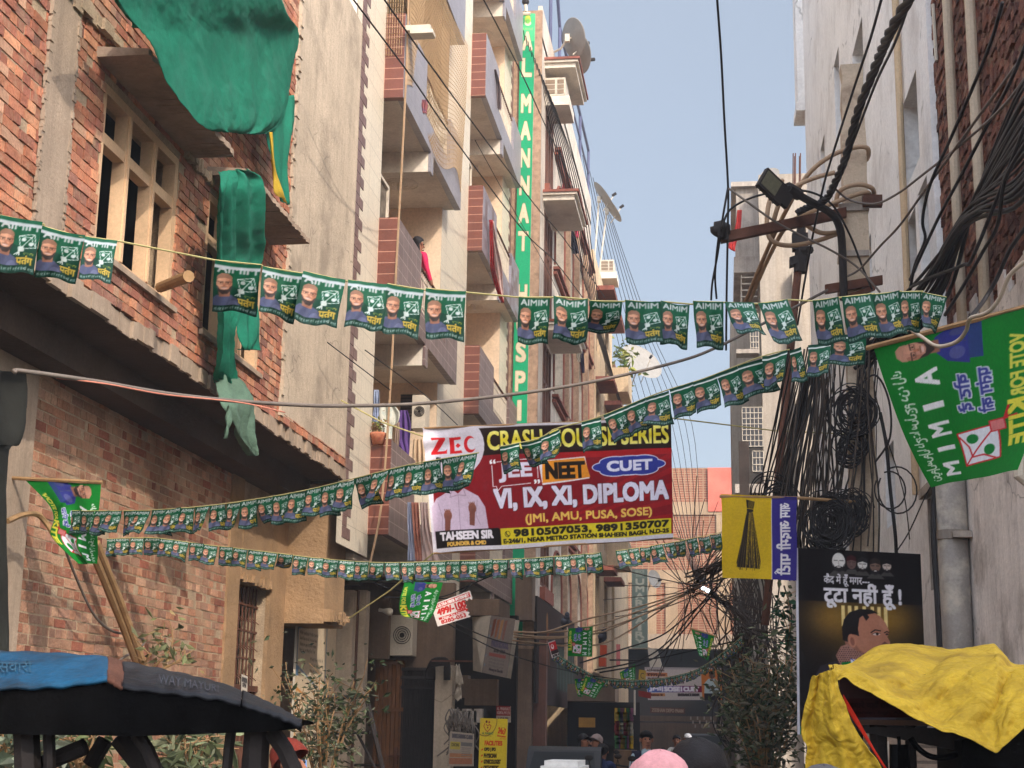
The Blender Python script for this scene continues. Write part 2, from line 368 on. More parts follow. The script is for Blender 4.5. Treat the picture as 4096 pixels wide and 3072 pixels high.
def flag_art(style):
    A = Art(48, 68, GRN)
    for i in range(68*3):
        t = i/(68*3.); A.a[i] = np.array(GRN)*(1-t)+np.array(GRN2)*t
    A.ell(31, 20, 18, 14, (8, 104, 66), 0, .4)
    if style == 0: A.text('AIMIM', 4, 3, 40, 8.5, (172, 180, 178), .45)
    if style == 1:
        A.rect(0, 0, 48, 6, (8, 84, 56)); A.text('AIMIM', 4, 3, 40, 11, (176, 182, 180), .4); A.rect(0, 0, 48, 5.5, (8, 84, 56)); A.rect(0, 5.5, 48, 9.5, (178, 184, 188))
    if style == 2:
        A.rect(0, 0, 48, 9, (8, 60, 44)); A.rect(0, 6.5, 48, 9, (214, 220, 216))
    bust(A, 12, 28, 8.2); A.rect(0, 58, 48, 68, (4, 46, 34))
    kite(A, 35.5, 28, 8.4, -.22, wd=.11)
    A.text('चुनाव चिन्ह', 33, 42, 12, 3.4, (190, 170, 60))
    A.text('पतंग', 26.5, 46, 17.5, 11, (190, 160, 62), .4, out=((30, 50, 25), .35))
    A.rect(0, 58.5, 48, 68, (4, 46, 34))
    A.text('को वोट दे कर भारी मतो सें िवजयी बनायें', 2, 59.5, 44, 5.5, (180, 190, 186), 0)
    return A.down()
WH = (228, 230, 233)
def big_flag_art(ss=3):
    w, h = 230, 165
    A = Art(w, h, (10, 118, 38), ss)
    A.text('كل هند مجلس اتحاد المسلمين', 50, 10, 168, 22, (205, 225, 208), .3, mir=False)
    for i, ch in enumerate('AIMIM'):
        cw = 7 if ch == 'I' else 21
        A.text(ch, 66+i*34-cw/2, 40, cw, 25, WH, .9 if ch != 'I' else .2)
    A.poly([(0, 118), (3, 92), (14, 78), (40, 78), (50, 92), (52, 118), (40, 128), (8, 126)], (46, 52, 128), .85); bust(A, 27, 44, 13, (186, 138, 116), (46, 52, 128), (190, 138, 118)); A.rect(0, 118, 56, 165, (10, 118, 38))
    A.text('वोट दें', 70, 82, 46, 18, (54, 62, 140), .7, out=((200, 205, 220), 1.2))
    A.text('पतंग को', 66, 106, 56, 18, (54, 62, 140), .7, out=((200, 205, 220), 1.2))
    A.poly([(135, 70), (205, 74), (216, 128), (196, 144), (140, 134), (128, 118)], WH, .0)
    kite(A, 172, 102, 27, .1, (190, 30, 40), (218, 222, 230), (10, 120, 50), .085, (205, 120, 120))
    A.text('VOTE FOR', 34, 144, 74, 14, (205, 205, 80), .5); A.text('KITE', 112, 141, 70, 19, (215, 210, 70), 1.2)
    A.rect(0, 0, 3, h, (8, 92, 32))
    return A.down()
def banner_art():
    w, h = 480, 240; A = Art(w, h, (128, 20, 28), 3); X = lambda u: u*w; Y = lambda v: v*h
    for k in range(7):
        A.poly([(X(.42), Y(.9)), (X(1), Y(.15+k*.13)), (X(1), Y(.2+k*.13)), (X(.42), Y(.91))], (158, 28, 32), .7)
    A.poly([(X(.44), Y(.24)), (X(1), Y(.2)), (X(1), Y(.3)), (X(.44), Y(.3))], (170, 30, 32), .8)
    A.rect(0, 0, w, Y(.022), (196, 190, 196)); A.rect(0, Y(.022), w, Y(.245), (38, 22, 18))
    A.rect(X(.30), Y(.245), w, Y(.25), (60, 20, 20))
    A.rect(0, Y(.0), X(.02), h, (206, 200, 208)); A.ell(0, Y(.15), X(.238), Y(.34), (205, 200, 210))
    A.poly([(0, Y(.45)), (X(.06), Y(.42)), (X(.1), Y(.36)), (0, Y(.3))], (205, 200, 210))
    A.text('CRASH COURSE SERIES', X(.252), Y(.055), X(.735), Y(.15), (208, 190, 40), 1.1, out=((30, 20, 12), 1.2), vgrad=(235, 228, 130))
    red = (196, 28, 34)
    A.poly([(X(.03), Y(.085)), (X(.085), Y(.083)), (X(.085), Y(.1)), (X(.05), Y(.195)), (X(.082), Y(.19)), (X(.088), Y(.175)), (X(.088), Y(.215)), (X(.026), Y(.222)), (X(.026), Y(.2)), (X(.06), Y(.1)), (X(.033), Y(.106))], red)
    A.poly([(X(.1), Y(.085)), (X(.145), Y(.08)), (X(.145), Y(.1)), (X(.118), Y(.105)), (X(.118), Y(.195)), (X(.145), Y(.19)), (X(.148), Y(.212)), (X(.1), Y(.218))], red)
    A.poly([(X(.122), Y(.15)), (X(.132), Y(.128)), (X(.143), Y(.148)), (X(.132), Y(.17))], red)
    A.ell(X(.18), Y(.145), X(.024), Y(.068), red); A.ell(X(.188), Y(.143), X(.019), Y(.048), (205, 200, 210))
    A.text('Since 2006', X(.045), Y(.245), X(.12), Y(.036), (30, 28, 30), .6)
    # teacher in a pale shirt (face hidden behind the paper flags in the photo)
    A.ell(X(.118), Y(.42), X(.03), Y(.085), (150, 98, 80)); A.poly([(X(.086), Y(.42)), (X(.09), Y(.34)), (X(.118), Y(.325)), (X(.146), Y(.34)), (X(.15), Y(.42)), (X(.143), Y(.375)), (X(.118), Y(.36)), (X(.093), Y(.375))], (28, 22, 24))
    A.poly([(X(.092), Y(.43)), (X(.143), Y(.43)), (X(.138), Y(.505)), (X(.118), Y(.52)), (X(.098), Y(.505))], (58, 40, 38))
    sh = (196, 176, 196)
    A.poly([(X(.012), Y(.9)), (X(.01), Y(.64)), (X(.03), Y(.57)), (X(.095), Y(.5)), (X(.118), Y(.54)), (X(.143), Y(.5)), (X(.2), Y(.57)), (X(.225), Y(.66)), (X(.232), Y(.84)), (X(.2), Y(.9))], sh)
    A.line([(X(.095), Y(.505)), (X(.085), Y(.565)), (X(.117), Y(.55)), (X(.15), Y(.56)), (X(.142), Y(.505))], 1.6, (160, 140, 160))
    A.line([(X(.118), Y(.55)), (X(.118), Y(.84))], 1.2, (160, 140, 160)); A.line([(X(.035), Y(.6)), (X(.05), Y(.72)), (X(.045), Y(.82))], 1.4, (165, 145, 165)); A.line([(X(.195), Y(.6)), (X(.185), Y(.72)), (X(.2), Y(.8))], 1.4, (165, 145, 165))
    for hx, hy in ((.072, .71), (.172, .665)):
        A.ell(X(hx), Y(hy), X(.016), Y(.045), (128, 78, 66)); A.poly([(X(hx-.012), Y(hy)), (X(hx+.012), Y(hy)), (X(hx+.004), Y(hy+.14)), (X(hx-.016), Y(hy+.13))], (120, 72, 62))
        for q in range(4): A.line([(X(hx-.008+q*.006), Y(hy-.02)), (X(hx-.012+q*.007), Y(hy-.05))], 1.6, (140, 88, 74))
    A.poly([(X(.016), Y(.83)), (X(.272), Y(.83)), (X(.28), Y(.85)), (X(.28), Y(.965)), (X(.016), Y(.965))], (26, 18, 18))
    A.text('TAHSEEN SIR', X(.036), Y(.845), X(.212), Y(.062), (226, 220, 226), 1.0); A.text('FOUNDER & CMD', X(.062), Y(.925), X(.155), Y(.03), (214, 170, 80), .6)
    A.rect(X(.28), Y(.838), X(.992), Y(.965), (208, 190, 36)); A.rect(0, Y(.965), w, h, (206, 200, 206))
    A.text('9810507053, 9891350707', X(.335), Y(.852), X(.645), Y(.06), (30, 26, 20), 1.1)
    A.ell(X(.308), Y(.882), 5.4, 5.8, (30, 26, 20)); A.ell(X(.308), Y(.882), 4.4, 4.8, (208, 190, 36)); A.line([(X(.303), Y(.867)), (X(.304), Y(.885)), (X(.313), Y(.898))], 1.8, (30, 26, 20))
    A.text('E-246/1, NEAR METRO STATION SHAHEEN BAGH, N.D-25', X(.29), Y(.922), X(.69), Y(.036), (30, 26, 20), .75)
    A.text('VI, IX, XI, DIPLOMA', X(.265), Y(.525), X(.715), Y(.17), (214, 210, 226), 2.0, out=((70, 12, 18), 1))
    A.text('(JMI, AMU, PUSA, SOSE)', X(.385), Y(.735), X(.525), Y(.085), (226, 190, 90), .5)
    A.line([(X(.262), Y(.33)), (X(.262), Y(.5)), (X(.275), Y(.5)), (X(.28), Y(.535)), (X(.297), Y(.5)), (X(.415), Y(.49))], 1.4, WH); A.line([(X(.283), Y(.305)), (X(.445), Y(.29)), (X(.446), Y(.45))], 1.4, WH)
    A.text('“', X(.255), Y(.285), X(.022), Y(.03), WH, .6); A.text('”', X(.43), Y(.465), X(.022), Y(.03), WH, .6)
    A.text('JEE', X(.29), Y(.325), X(.13), Y(.14), (214, 210, 226), 1.8)
    A.poly([(X(.45), Y(.31)), (X(.64), Y(.29)), (X(.655), Y(.47)), (X(.462), Y(.51))], (220, 214, 220)); A.poly([(X(.465), Y(.315)), (X(.637), Y(.3)), (X(.658), Y(.46)), (X(.462), Y(.495))], (222, 142, 40))
    A.text('NEET', X(.48), Y(.335), X(.155), Y(.12), (34, 22, 14), 1.9)
    bl = (48, 56, 140)
    for ex, ey, rx, ry, c in [(a, b, r1+.004, r2+.008, (205, 205, 225)) for a, b, r1, r2 in ((.82, .38, .12, .075), (.72, .385, .05, .035), (.92, .38, .05, .035), (.76, .345, .06, .04), (.88, .345, .06, .04), (.76, .42, .06, .04), (.88, .42, .06, .04))]+[(a, b, r1, r2, bl) for a, b, r1, r2 in ((.82, .38, .12, .075), (.72, .385, .05, .035), (.92, .38, .05, .035), (.76, .345, .06, .04), (.88, .345, .06, .04), (.76, .42, .06, .04), (.88, .42, .06, .04))]:
        A.ell(X(ex), Y(ey), X(rx), Y(ry), c)
    A.text('CUET', X(.73), Y(.34), X(.185), Y(.08), (220, 220, 236), 1.4)
    return A.down()
def poster_art():
    w, h = 200, 300; A = Art(w, h, (22, 17, 17), 3)
    sx, sy, o = .5255*w/495, .5255*h/740, lambda x, y: ((x*.5255+3200-3190)/495*w, (y*.5255+2200-2200)/740*h)
    H, Wd = A.a.shape[:2]; yy, xx = np.mgrid[0:H, 0:Wd]/3.
    for gx, gy, rr, k in ((250, 520, 42, .75), (680, 520, 42, .75), (470, 620, 75, .38)):
        cx, cy = o(gx, gy); g = np.exp(-(((xx-cx)/rr)**2+((yy-cy)/(rr*.75))**2))*(yy > o(0, 430)[1]-6)
        A.a += (np.array((150, 112, 40))-A.a)*(g*k)[..., None]
    for bx in (310, 360, 410, 470, 530, 580, 630):
        A.poly([o(bx, 428), o(bx+26, 428), o(bx+26, 585), o(bx, 585)], (222, 196, 128))
    P = lambda L: [o(*p) for p in L]
    # man looking to the right
    A.poly(P([(90, 1300), (95, 980), (150, 890), (240, 860), (330, 830), (420, 850), (520, 900), (620, 1000), (700, 1300)]), (46, 40, 46))
    A.poly(P([(330, 690), (430, 690), (520, 790), (560, 900), (420, 900), (350, 800)]), (140, 92, 74))
    A.poly(P([(345, 560), (440, 470), (545, 470), (600, 500), (640, 550), (664, 610), (660, 640), (648, 655), (668, 690), (670, 708), (655, 722), (645, 745), (625, 775), (560, 800), (500, 800), (440, 760), (400, 700), (360, 690)]), (168, 112, 88))
    A.poly(P([(600, 500), (640, 550), (664, 610), (630, 600), (585, 560)]), (182, 126, 100), .6)
    A.poly(P([(316, 690), (312, 600), (328, 535), (372, 478), (450, 450), (540, 452), (590, 480), (560, 478), (505, 490), (520, 510), (495, 540), (470, 500), (445, 520), (432, 600), (440, 660), (415, 650), (385, 645), (360, 660), (365, 705), (335, 700)]), (30, 24, 24))
    A.ell(*o(385, 695), 30*sx, 52*sy, (176, 118, 94), -.2); A.ell(*o(388, 700), 16*sx, 32*sy, (134, 84, 68), -.2)
    A.line(P([(528, 628), (560, 606), (600, 612)]), 2.0, (36, 26, 24)); A.line(P([(628, 625), (648, 615), (662, 622)]), 1.8, (36, 26, 24))
    A.ell(*o(568, 637), 28*sx, 11*sy, (212, 190, 180)); A.ell(*o(575, 636), 11*sx, 11*sy, (30, 20, 18)); A.line(P([(535, 640), (560, 628), (598, 632)]), 1.0, (40, 28, 26))
    A.ell(*o(648, 636), 12*sx, 8*sy, (60, 40, 36)); A.poly(P([(600, 715), (630, 690), (655, 712), (640, 724)]), (110, 66, 54)); A.line(P([(590, 745), (620, 738), (650, 748)]), 1.8, (120, 60, 58)); A.line(P([(600, 726), (640, 724)]), 1.6, (70, 48, 42))
    A.poly(P([(262, 810), (300, 740), (350, 722), (420, 770), (500, 815), (560, 900), (300, 900)]), (150, 108, 96))
    for i in range(14):
        for j in range(10):
            p = (268+i*17+(j % 2)*8, 745+j*15)
            if p[1] > 905-(p[0]-262)*.1 or p[1] < 735+abs(p[0]-340)*.35: continue
            A.rect(*o(p[0], p[1]), *o(p[0]+8, p[1]+7), (58, 40, 38))
    A.poly(P([(300, 862), (390, 850), (420, 870), (310, 890)]), (20, 110, 50)); A.poly(P([(372, 830), (440, 845), (430, 900), (375, 890)]), (218, 222, 230)); A.line(P([(372, 830), (430, 870), (376, 888)]), 1.4, (60, 60, 150))
    for i, (fx, fy, k, sk, cp, be) in enumerate(((297, 92, 50, (200, 196, 190), (196, 192, 186), 1), (395, 98, 36, (92, 70, 66), (58, 24, 26), 0), (478, 108, 36, (196, 192, 186), (36, 34, 34), 1), (575, 118, 40, (112, 88, 76), (44, 36, 32), 1), (663, 112, 33, (186, 168, 156), (30, 26, 26), 1))):
        cx, cy = o(fx, fy); kx, ky = k*sx, k*sy*1.35
        A.poly([(cx-kx*1.7, cy+ky*1.75), (cx-kx*.8, cy+ky*1.05), (cx+kx*.8, cy+ky*1.05), (cx+kx*1.7, cy+ky*1.75)], (66, 62, 60))
        A.ell(cx, cy, kx, ky, sk)
        if be: A.poly([(cx-kx, cy+ky*.1), (cx-kx*.6, cy+ky*.6), (cx, cy+ky*.45), (cx+kx*.6, cy+ky*.6), (cx+kx, cy+ky*.1), (cx+kx*.6, cy+ky*1.05), (cx, cy+ky*1.2), (cx-kx*.6, cy+ky*1.05)], (34, 30, 30))
        A.ell(cx, cy+ky*.62, kx*.3, ky*.07, (216, 206, 200) if be else (70, 40, 40))
        if i: A.poly([(cx-kx*1.03, cy-ky*.25), (cx-kx*.95, cy-ky*.95), (cx, cy-ky*1.3), (cx+kx*.95, cy-ky*.95), (cx+kx*1.03, cy-ky*.25), (cx, cy-ky*.5)], cp)
        for s_ in (-1, 1):
            A.line([(cx+s_*kx*.15, cy-ky*.12), (cx+s_*kx*.75, cy-ky*.12)], .9, (30, 26, 26))
        A.line([(cx, cy-ky*.1), (cx-kx*.05, cy+ky*.3), (cx+kx*.15, cy+ky*.32)], .6, (120, 100, 90))
    A.text('कैद में हूँ मगर---', *o(182, 188), 345*sx, 95*sy, (206, 202, 206), .35)
    A.text('टूटा नहीं हूँ !', *o(182, 258), 580*sx, 188*sy, (216, 212, 216), .9)
    A.rect(0, h*.955, w, h, (16, 92, 44)); A.rect(0, 0, 1.5, h, (190, 190, 200))
    return A.down()
def broom_art():
    w, h = 190, 210; A = Art(w, h, (206, 172, 22), 3)
    A.rect(127, 0, w, h, (52, 40, 128)); A.rect(126, 0, 127.6, h, (222, 214, 190))
    A.rect(0, 0, 127, 17, (196, 160, 24)); A.rect(127, 0, w, 17, (44, 34, 104)); A.rect(0, 16, 127, 17.2, (176, 140, 20))
    k = 190/690.; o = lambda x, y: ((x-55)*k, (y-85)*h/770.)
    r = random.Random(3); K = (34, 26, 22)
    A.poly([o(*p) for p in ((283, 165), (362, 190), (348, 280), (345, 330), (372, 470), (412, 690), (405, 750), (200, 735), (190, 700), (240, 520), (290, 320), (288, 270))], K)
    for i in range(46):
        t = i/45.; x0 = 290+t*55; x1 = 192+t*215
        A.line([o(x0, 300+r.random()*20), o(x1+r.uniform(-6, 6), 735+r.uniform(-20, 30))], .9, (206, 172, 22) if i % 3 == 0 and t > .35 else ((120, 96, 40) if i % 5 == 1 else K))
    for i in range(5): A.line([o(310+i*10, 180), o(305+i*9, 265)], .7, (190, 160, 30))
    A.line([o(286, 268), o(350, 276)], 1.6, (206, 172, 22))
    T = Art(172, 60, (52, 40, 128), 3)
    T.text('आम आदमी पाटी', 4, 10, 164, 36, (226, 222, 226), .9); T.line([(157, 11), (163, 5), (166, 9)], 2, (226, 222, 226))
    t = np.rot90(T.a, -1)[:, ::-1]
    hh, ww = t.shape[:2]; A.a[26*3:26*3+hh, 128*3+3:128*3+3+ww] = t[:A.a.shape[0]-26*3, :A.a.shape[1]-128*3-3]
    return A.down()
def sign_strip_art():
    w, h = 40, 900; A = Art(w, h, (10, 148, 100), 3)
    A.rect(0, 0, w, 44, (70, 178, 120)); A.ell(20, 11, 8, 8, (178, 196, 70)); A.ell(20, 16, 9, 4, (214, 226, 180)); A.ell(20, 13, 6, 4, (120, 186, 90)); A.text('AL MANNAT', 6, 23, 28, 4, (170, 200, 110), .1)
    y = 31; sp = [14, 36]
    for ch in 'AL MANNAT HOSPITAL':
        if ch == ' ': y += sp.pop(0); continue
        A.text(ch, 8 if ch != 'I' else 15, y, 24 if ch != 'I' else 8, 26, (206, 190, 160), 1.6, out=((120, 70, 50), .35)); y += 41.4
    return A.down()
def simple_art(kind):
    if kind == 'internet':
        A = Art(120, 84, (226, 214, 206), 3); R = (196, 44, 40)
        A.rect(4, 4, 116, 20, R); A.text('42 ULTRA FIBER INTERNET', 8, 7, 104, 10, (236, 226, 220), .5)
        A.text('499/-100', 12, 24, 84, 22, R, 1.2); A.text('FREE', 68, 47, 24, 7, R, .5); A.text('mbps', 98, 28, 16, 6, R, .2)
        A.rect(10, 54, 104, 63, R); A.text('Fiber To Home', 20, 55.5, 70, 7, (236, 226, 220), .4); A.text('8285-053', 14, 66, 72, 13, R, .7)
    elif kind == 'facilities':
        A = Art(84, 130, (196, 174, 46), 3); K = (58, 44, 20); R = (186, 62, 24)
        A.ell(16, 4, 36, 36, (60, 40, 50)); A.ell(16, 4, 34.6, 34.6, (198, 172, 50))
        A.line([(15, 12), (12, 18), (18, 26), (24, 30), (31, 24), (34, 17), (29, 14), (24, 17), (19, 14)], 1.8, (150, 50, 40)); A.ell(20, 8, 3, 3, (90, 30, 40)); A.ell(28, 9, 2.6, 2.6, (140, 50, 40)); A.ell(24, 21, 2, 2, (120, 40, 40))
        A.text('AL MANNAT', 8, 31, 34, 5, (90, 110, 60), .3); A.text('HOSPITAL', 14, 37.5, 22, 3, (120, 80, 50), .1)
        A.text('24x7', 56, 21, 22, 13, R, .8, rot=.15); A.line([(66, 20), (74, 20), (79, 27), (76, 35)], .8, (120, 90, 30)); A.text('Emergency', 54, 37, 25, 4.5, R, .2, rot=.08); A.text('Services', 62, 43, 18, 3, R, .1)
        A.text('FACILITIES', 17, 50, 52, 9.5, R, .8)
        for i, s in enumerate(('OPD | IPD', 'PHYSICIAN', 'GYNECOLOGIST', 'ORTHOPEDIC', 'PAEDIATRICS', 'ENT | N.I.C.U')):
            A.text(s, 16, 65+i*13, {0: 34, 1: 37, 2: 50, 3: 44, 4: 44, 5: 43}[i], 8.5, K, .6); A.poly([(7, 69+i*13), (12, 66+i*13), (13, 69+i*13), (8, 72+i*13)], R)
    elif kind == 'school':
        A = Art(90, 160, (206, 186, 158), 3); K = (70, 62, 56); B = (96, 124, 150); O = (206, 130, 50)
        A.text('RAHEE GLOBAL SCHOOL', 4, 3, 84, 8, (60, 60, 110), .5); A.text('Read Grow Succeed', 30, 17, 44, 6, (90, 74, 50), .4)
        A.line([(2, 36), (66, 28), (66, 88), (2, 66)], 1.6, B, True); A.rect(0, 66, 6, 74, B)
        for i, s in enumerate(('Modern pedagogy & Holistic learning', 'Scientific Temperament & Comprehensive Outlook', 'Global language & Islamic Studies', 'Major Practice of Mindful Time Travel')): A.text(s, 6, 38+i*4.6, 40-i*2, 3.2, K, .1)
        for i, s in enumerate(('Trained & Visionary Teachers', 'Activity Based interactive learning', 'Reading and writing Skills Practice', 'Smart Classes and Smart Curriculum')): A.text(s, 30, 58+i*4.8, 30, 3.2, K, .1)
        A.line([(4, 84), (70, 104), (70, 158)], 1.8, O); A.line([(4, 84), (4, 158)], 1.4, O)
        for i, s in enumerate(('RGS is laying special emphasis on the use of', 'e-learning instruments and techniques in', 'teaching. Each class room is equipped with', 'projector, Smart boards can be converted', 'to smart classes and lessons become lively', 'and enjoyable.')): A.text(s, 8, 106+i*6, 54 if i < 5 else 18, 4, K, .2)
        A.poly([(66, 100), (78, 94), (80, 160), (60, 160)], O, .7)
        for i in range(3):
            for j in range(3): A.line([(68+j*3.5, 110+i*9), (70.5+j*3.5, 110+i*9), (70.5+j*3.5, 116+i*9), (68+j*3.5, 116+i*9)], .5, (150, 90, 40), True)
    elif kind == 'dairy':
        A = Art(34, 140, (104, 118, 112), 3)
        A.text('SINCE', 8, 3, 18, 4, (140, 150, 140), .2); A.text('2001', 9, 9, 16, 5, (140, 150, 140), .2)
        y = 18
        for ch in 'UMAR DAIRY':
            if ch == ' ': y += 5; continue
            A.text(ch, 9 if ch != 'I' else 14, y, 17 if ch != 'I' else 6, 10, (168, 170, 158), .8); y += 12.6
    elif kind == 'cuet':
        A = Art(150, 76, (196, 182, 176), 3)
        A.rect(0, 0, 150, 5, (170, 158, 156)); A.rect(2, 13, 44, 22, (190, 122, 80)); A.text('₹999-1', 5, 14.5, 26, 6.5, (70, 30, 30), .4); A.text('year', 32, 17, 8, 4, (70, 30, 30), .2)
        A.text('ADMISSION', 4, 6, 34, 4, (80, 60, 60), .3); A.text('BEFEE DELHI', 5, 25, 70, 12, (90, 60, 70), .8)
        for i in range(108):
            t = i/108.; c = np.array((70, 110, 180))*(1-t)+np.array((124, 24, 70))*t if t < .6 else np.array((100, 40, 110))*(1-(t-.6)/.4)+np.array((124, 24, 60))*((t-.6)/.4)
            A.rect(2+i, 43, 3.2+i, 58, c)
        for s, x, ww in (('JMI', 6, 22), ('|', 31, 1.5), ('SOSE', 36, 30), ('|', 69, 1.5), ('CUET', 74, 30)): A.text(s, x, 45.5, ww, 10, (224, 216, 222), .9)
        A.text('ENTRANCE EXAM', 62, 61, 42, 5.5, (50, 40, 44), .5); A.rect(4, 60, 36, 67, (190, 130, 84)); A.text('Rahman Sir', 8, 61.5, 24, 4.5, (80, 40, 30), .2)
        A.rect(110, 4, 150, 76, (200, 118, 60)); A.poly([(114, 72), (116, 36), (124, 26), (138, 26), (146, 36), (147, 72)], (176, 188, 190)); A.ell(131, 18, 6, 8, (112, 76, 62)); A.ell(131, 12, 6.2, 4, (30, 24, 24)); A.poly([(114, 60), (147, 60), (147, 76), (114, 76)], (40, 36, 42)); A.line([(118, 40), (132, 50), (144, 42)], 3, (112, 76, 62))
    elif kind == 'rickshaw':
        A = Art(120, 40, (52, 24, 22), 3); A.text('हमारे यहाँ शादी के', 6, 6, 84, 16, (34, 12, 12), .6); A.text('Shaheen Bagh, A.F.E Ind', 12, 26, 100, 8, (34, 12, 12), .4)
    elif kind == 'hotel':
        A = Art(22, 60, (150, 140, 128), 3); T = Art(50, 18, (150, 140, 128), 3); T.text('HOTEL', 3, 3, 44, 12, (30, 26, 26), 1.0); t = np.rot90(T.a, -1); A.a[8*3:8*3+t.shape[0], 2*3:2*3+t.shape[1]] = t
    elif kind == 'tilted':
        A = Art(60, 90, (134, 122, 114), 3)
        for i, c in enumerate(((120, 74, 60), (150, 96, 70), (176, 130, 90), (140, 100, 90))): A.poly([(8+i*9, 6), (15+i*9, 4), (12+i*9, 30+i*2), (7+i*9, 34)], c)
        A.text('PARTH SCHOOL', 12, 38, 40, 9, (92, 84, 104), .5, skew=-.1); A.text('60-80-10060', 20, 50, 26, 5, (70, 62, 62), .4); A.rect(10, 57, 50, 62, (150, 84, 76))
        for i in range(3): A.text('150 Running computerised', 12, 65+i*5, 36, 3, (100, 92, 90), .1)
        A.text('Nursery to Class 8th', 16, 80, 32, 5, (64, 56, 58), .4)
        for i in range(5): A.poly([(2, 14+i*15), (6, 17+i*15), (2, 20+i*15)], (120, 130, 140))
    elif kind == 'airt':
        A = Art(40, 60, (44, 32, 32), 3); A.rect(0, 0, 40, 4, (200, 180, 178)); A.rect(0, 0, 3, 60, (200, 180, 178)); A.rect(3, 4, 40, 34, (176, 40, 44)); A.ell(17, 20, 8, 9, (222, 200, 200)); A.ell(18, 18, 5, 5, (176, 40, 44)); A.line([(22, 16), (20, 28)], 3, (222, 200, 200)); A.rect(3, 48, 40, 60, (206, 196, 190)); A.text('84700 8', 6, 50, 32, 8, (40, 34, 34), .6)
    elif kind == 'paan':
        A = Art(90, 22, (92, 52, 44), 3); A.text('ZEESHAN DEPO PAAN', 5, 5, 80, 12, (176, 150, 130), .6)
    elif kind == 'darkshop':
        A = Art(150, 90, (58, 48, 46), 3)
        for i in range(12): A.rect(56+i*5, 34, 58.5+i*5, 74, (44, 66, 58) if i % 2 else (66, 84, 76))
        A.ell(26, 18, 2.5, 9, (132, 92, 58)); A.ell(28, 30, 3, 8, (110, 60, 40), .3); A.line([(24, 40), (22, 60), (26, 78)], 1.4, (132, 74, 54)); A.line([(30, 40), (33, 56)], 1.4, (132, 74, 54))
    elif kind == 'learn':
        A = Art(70, 90, (150, 138, 124), 3); A.text('RAHEE LEARNING CLASSES', 8, 6, 58, 10, (80, 76, 80), .6)
        A.rect(4, 26, 32, 46, (166, 150, 70)); A.rect(34, 26, 66, 36, (104, 100, 98)); A.text('COACHING', 7, 30, 22, 8, (100, 92, 60), .4); A.rect(4, 56, 66, 66, (160, 92, 50), .6); A.rect(4, 68, 66, 84, (150, 84, 56), .7)
        for i in range(5): A.rect(36, 40+i*5, 62, 42+i*5, (120, 112, 104))
    elif kind == 'paper':
        A = Art(30, 50, (200, 190, 176), 3); A.text('ADMISSION', 3, 5, 24, 7, (60, 56, 56), .5); A.text('OPEN', 6, 14, 18, 6, (60, 56, 56), .5)
        for i in range(5): A.rect(4, 25+i*4, 26, 26.5+i*4, (150, 142, 130))
    elif kind == 'pvt':
        A = Art(50, 44, (168, 152, 138), 3); A.rect(0, 0, 50, 26, (128, 36, 36)); A.text('AL MANNAT', 3, 4, 44, 8, (186, 160, 150), .4); A.text('HOSPITAL PVT LTD', 3, 15, 44, 7, (186, 160, 150), .4); A.text('24 HOUR OPEN', 6, 30, 36, 6, (90, 70, 60), .3)
    return A.down()
# ---------------------------------------------------------------- ground
g = MB(); g.box(-400, 400, -400, 800, -.3, 0); tag(g.build('street', M('dusty_asphalt', L3(74, 68, 63), .95, .25, .8, .4, 14, stain=(L3(98, 88, 78), .6, .5))), kind='structure')
# ---------------------------------------------------------------- materials used by several things
mBRK = M('brick', (1, 1, 1), .95, .2, 3, .7, 45, attr=True, fine=.22, stain=(L3(176, 146, 118), .55, 7))
mMORT = M('mortar', L3(172, 150, 124), .95, .25, 4, .8, 45, fine=.2)
mMORTD = M('mortar_dark', L3(116, 92, 72), .95, .25, 4, .8, 45, fine=.2)
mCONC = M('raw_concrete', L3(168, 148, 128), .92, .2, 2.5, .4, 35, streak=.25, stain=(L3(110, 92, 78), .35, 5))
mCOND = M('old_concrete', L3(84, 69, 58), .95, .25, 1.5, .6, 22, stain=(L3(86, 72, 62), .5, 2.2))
mPLAS = M('weathered_plaster', L3(190, 172, 150), .92, .16, 1.2, .45, 30, streak=.18, stain=(L3(136, 122, 106), .75, 1.3), crack=1.1)
mROUGH = M('rough_plaster', L3(158, 128, 96), .95, .25, 3, 1.0, 18, stain=(L3(110, 84, 58), .4, 6))
mWOODF = M('cream_wood_frame', L3(206, 172, 136), .7, .12, 3, .1, 30)
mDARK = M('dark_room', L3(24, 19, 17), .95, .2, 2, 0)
mCREAM = M('cream_tile', L3(216, 204, 182), .4, .05, 1, .06, 40, tile=(.6, .3, .004, L3(168, 156, 138), L3(212, 198, 176)), streak=.08, spec=.4)
mBROWN = M('brown_tile', L3(112, 62, 48), .4, .1, 3, .06, 40, tile=(.6, .165, .006, L3(176, 128, 108), L3(104, 57, 44)), streak=.12, spec=.4)
mBLUG = M('bluegrey_tile', L3(146, 140, 144), .35, .1, 2, .06, 40, tile=(.3, .22, .004, L3(112, 106, 110), L3(136, 130, 136)), streak=.12, spec=.4)
mPURP = M('purplebrown_tile', L3(120, 98, 94), .4, .15, 3, .06, 40, tile=(.32, .2, .007, L3(166, 148, 138), L3(106, 84, 80)), streak=.12, spec=.4)
mMIXT = M('mixed_tile', L3(150, 146, 158), .4, .1, 3, .06, 40, tile=(.3, .2, .004, L3(124, 112, 112), L3(104, 82, 82)), streak=.12, spec=.4)
mWALL = M('white_wall', L3(214, 202, 186), .9, .1, 1.2, .12, 40, streak=.12)
mPEACH = M('peach_wall', L3(222, 196, 168), .9, .08, 1.2, .08, 40)
mSOFF = M('soffit_paint', L3(212, 200, 184), .9, .1, 1.2, .1, 40, stain=(L3(170, 154, 138), .4, 2))
